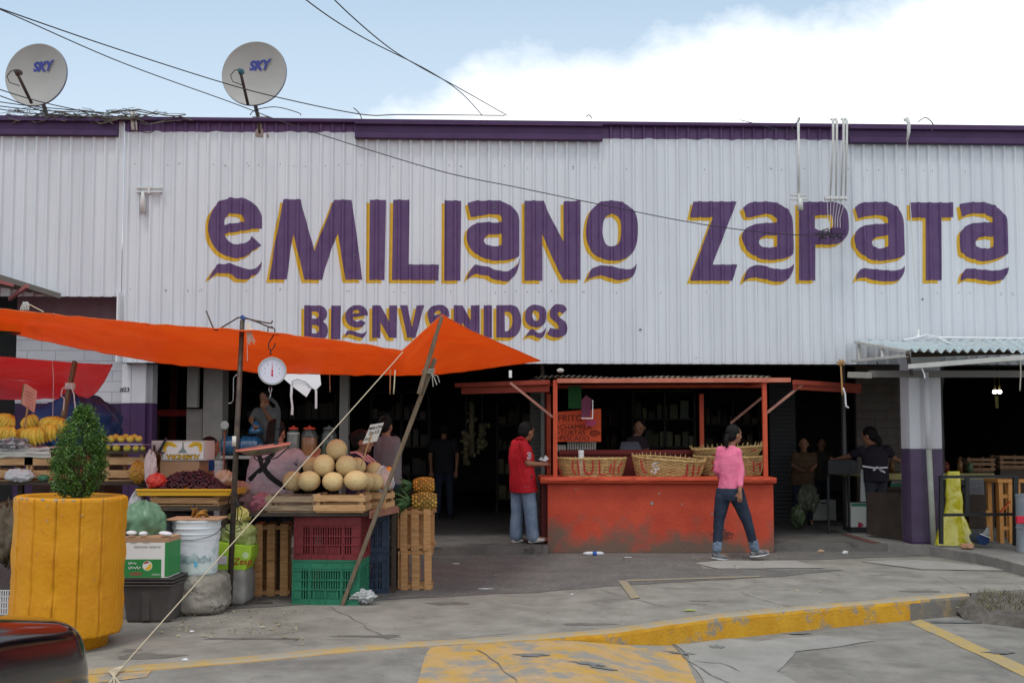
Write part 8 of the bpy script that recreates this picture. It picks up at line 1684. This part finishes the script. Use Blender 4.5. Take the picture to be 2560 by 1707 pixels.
for (px, py), r, m, lb in lit:
    q_ = G(px, py, .006); mb = MB(); mb.grid(bagf(q_ + V((0, 0, r[2])), r, px * .1, .6, 3), 18, 12); tag(mb.build('litter_scrap', m, smooth=False), lb, 'litter', 'small litter on the ground')
bag(907, 1490, 8.86, (.10, .06, .05), (.55, .57, .57), (.7, .72, .72), 'shiny clear plastic bag lying at the foot of the leaning pole', amp=.6, fr=4, trans=.4)
q_ = GS(1518, 1583); mb = MB(); mb.lathe([(0, 0), (.045, 0), (.05, .015), (.03, .03), (0, .032)], q_, 16); tag(mb.build('crushed_cup', mat('dull_crushed_cup', (.28, .03, .03), rough=.5)), 'small dull red crushed cup lying at the foot of the kerb', 'cup')
t = thing('plastic_bottle', G(1480, 1380, .03), 'small clear bottle with a blue label lying at the foot of the orange counter', 'bottle'); a_ = G(1458, 1383, .03); b_ = G(1510, 1383, .03)
mb = MB(); mb.tube([a_, a_.lerp(b_, .2), a_.lerp(b_, .85), b_], [.012, .026, .026, .010], 10); mb.build('bottle_body', mat('milky_plastic', (.6, .62, .65), rough=.3), t, smooth=True); mb = MB(); mb.tube([a_.lerp(b_, .45), a_.lerp(b_, .65)], .028, 10); mb.build('label', mat('label_blue', (.03, .10, .40), rough=.4), t, smooth=True)
mb = MB(); random.seed(5)
for i in range(420):
    if i < 170: p = G(random.uniform(430, 760), random.uniform(1525, 1600), .0)
    elif i < 300: p = G(random.uniform(1100, 1980), random.triangular(1385, 1440, 1388), .004)
    else: p = G(random.uniform(300, 2400), random.uniform(1440, 1640), .0)
    if p.y < 7.6 and p.x > -1.5 and i >= 300: continue
    s_ = random.uniform(.003, .010) if random.random() < .9 else .018; a = random.uniform(0, 6.3); z = .012
    mb.add([(p.x + s_ * math.cos(a + k_ * 1.57) * random.uniform(.6, 1.3), p.y + s_ * math.sin(a + k_ * 1.57), z + random.uniform(0, .006)) for k_ in range(4)], [(0, 1, 2, 3)])
tag(mb.build('ground_crumbs', mat('crumbs', (.22, .19, .12), (.40, .38, .20), scale=30, rough=.9, island=.7), solid=.003), 'crumbs and leaf bits scattered on the pavement', 'crumbs', kind='stuff')
# dirt and dry grass where the kerb ends
mb = MB(); pts = wob([G(2420, 1496, -.02), G(2470, 1478, -.02), G(2560, 1474, -.02), G(2700, 1475, -.02), G(2760, 1560, -.1), G(2560, 1545, -.1), G(2440, 1530, -.1)], .1, .03)
c_ = sum(pts, V()) / len(pts); n_ = len(pts)
mb.add([c_ + V((0, 0, .045))] + [V((p.x, p.y, p.z)) for p in pts] + [c_ + (p - c_) * 1.15 + V((0, 0, -.12)) for p in pts], [(0, 1 + i, 1 + (i + 1) % n_) for i in range(n_)] + [(1 + i, 1 + n_ + i, 1 + n_ + (i + 1) % n_, 1 + (i + 1) % n_) for i in range(n_)])
tag(mb.build('dirt_bank', mat('dark_dirt', (.075, .065, .055), (.15, .135, .12), scale=7, rough=1, bump=.02, bscale=14), smooth=False), kind='structure')
mb = MB()
for i in range(420):
    p = G(random.uniform(2440, 2640), random.uniform(1480, 1525), .0); p.z = -.02 + random.uniform(0, .03); h = random.uniform(.02, .075); d = V((random.gauss(0, .05), random.gauss(0, .05), h)); w_ = .004
    mb.add([p - V((w_, 0, 0)), p + V((w_, 0, 0)), p + d * .6 + V((w_ * .6, 0, 0)), p + d], [(0, 1, 2, 3)])
tag(mb.build('dry_grass', mat('dry_grass', (.09, .08, .045), (.15, .13, .07), rough=.9, island=.5)), 'dry grass tufts growing where the painted kerb ends', 'grass', kind='stuff')
# ================================================================== LIGHT
SUN_EL, SUN_AZ = R(66), R(205)          # azimuth clockwise from +Y
w = bpy.data.worlds.new('World'); sc.world = w; w.use_nodes = True
N = w.node_tree.nodes; L = w.node_tree.links; bg = N['Background']
sky = N.new('ShaderNodeTexSky'); sky.sky_type = 'NISHITA'; sky.sun_disc = False; sky.sun_elevation = SUN_EL; sky.sun_rotation = SUN_AZ
sky.dust_density = 1.5; sky.ozone_density = 2; sky.altitude = 1500
tc = N.new('ShaderNodeTexCoord'); sx = N.new('ShaderNodeSeparateXYZ'); L.new(tc.outputs['Generated'], sx.inputs[0])
def mth(op, a, b=None, c=None, clamp=False):
    n = N.new('ShaderNodeMath'); n.operation = op; n.use_clamp = clamp
    for i, x in enumerate((a, b, c)):
        if x is None: continue
        if isinstance(x, (int, float)): n.inputs[i].default_value = x
        else: L.new(x, n.inputs[i])
    return n.outputs[0]
ay = mth('MAXIMUM', mth('ABSOLUTE', sx.outputs[1]), .05)
u = mth('DIVIDE', sx.outputs[0], ay); t = mth('DIVIDE', sx.outputs[2], ay)
# cumulus bank: upper edge climbs from left to right
edge = mth('MINIMUM', mth('ADD', mth('MULTIPLY', u, .45), .425), mth('ADD', mth('MULTIPLY', u, .16), .415))
ns = N.new('ShaderNodeTexNoise'); ns.inputs['Scale'].default_value = 7; ns.inputs['Detail'].default_value = 9; ns.inputs['Roughness'].default_value = .6
cx = N.new('ShaderNodeCombineXYZ'); L.new(u, cx.inputs[0]); L.new(mth('MULTIPLY', t, 1.3), cx.inputs[1]); L.new(cx.outputs[0], ns.inputs['Vector'])
nz = mth('SUBTRACT', ns.outputs[0], .5)
dd = mth('ADD', mth('SUBTRACT', edge, t), mth('MULTIPLY', nz, .13))
m1 = mth('MULTIPLY', mth('ADD', dd, .012), 15, clamp=True)
veil = mth('MULTIPLY', mth('ADD', mth('SUBTRACT', edge, t), mth('ADD', mth('MULTIPLY', nz, .5), .13)), 2.2, clamp=True)
hz = mth('MULTIPLY', mth('SUBTRACT', .62, t), 1.3, clamp=True)   # pale towards the horizon
n2 = N.new('ShaderNodeTexNoise'); n2.inputs['Scale'].default_value = 1.6; n2.inputs['Detail'].default_value = 8; L.new(tc.outputs['Generated'], n2.inputs['Vector'])
rest = mth('MULTIPLY', mth('SUBTRACT', n2.outputs[0], .36), 5, clamp=True)
front = mth('MULTIPLY', mth('MULTIPLY', mth('SUBTRACT', sx.outputs[1], .0), 30, clamp=True), mth('MULTIPLY', mth('SUBTRACT', .8, t), 6, clamp=True))
near = mth('MAXIMUM', m1, mth('MULTIPLY', veil, .45))
cm = mth('ADD', mth('MULTIPLY', near, front), mth('MULTIPLY', rest, mth('SUBTRACT', 1, front)), clamp=True)
hm = mth('MAXIMUM', cm, mth('MULTIPLY', hz, .75))
mix = N.new('ShaderNodeMix'); mix.data_type = 'RGBA'
vl = N.new('ShaderNodeMix'); vl.data_type = 'RGBA'; vl.inputs[0].default_value = .62; vl.inputs[7].default_value = (5.6, 8.3, 10.8, 1)
L.new(sky.outputs[0], vl.inputs[6]); L.new(hm, mix.inputs[0]); L.new(vl.outputs[2], mix.inputs[6])
CL = 15.0
mix.inputs[7].default_value = (CL * .97, CL * .985, CL * 1.0, 1)
L.new(mix.outputs[2], bg.inputs[0]); bg.inputs[1].default_value = .095
sun = bpy.data.objects.new('sun', bpy.data.lights.new('sun', 'SUN')); COL.objects.link(sun)
sun.data.energy = 1.35; sun.data.angle = R(12); sun.data.color = (1, .96, .9)
dirv = V((math.sin(SUN_AZ) * math.cos(SUN_EL), math.cos(SUN_AZ) * math.cos(SUN_EL), math.sin(SUN_EL)))
sun.rotation_euler = dirv.to_track_quat('Z', 'Y').to_euler()
sc.view_settings.view_transform = 'Standard'; sc.view_settings.look = 'None'; sc.view_settings.exposure = 0; sc.view_settings.gamma = 1
sc.render.engine = 'CYCLES'; sc.cycles.max_bounces = 8; sc.cycles.transparent_max_bounces = 12

bpy.data.scenes.remove(_ts)
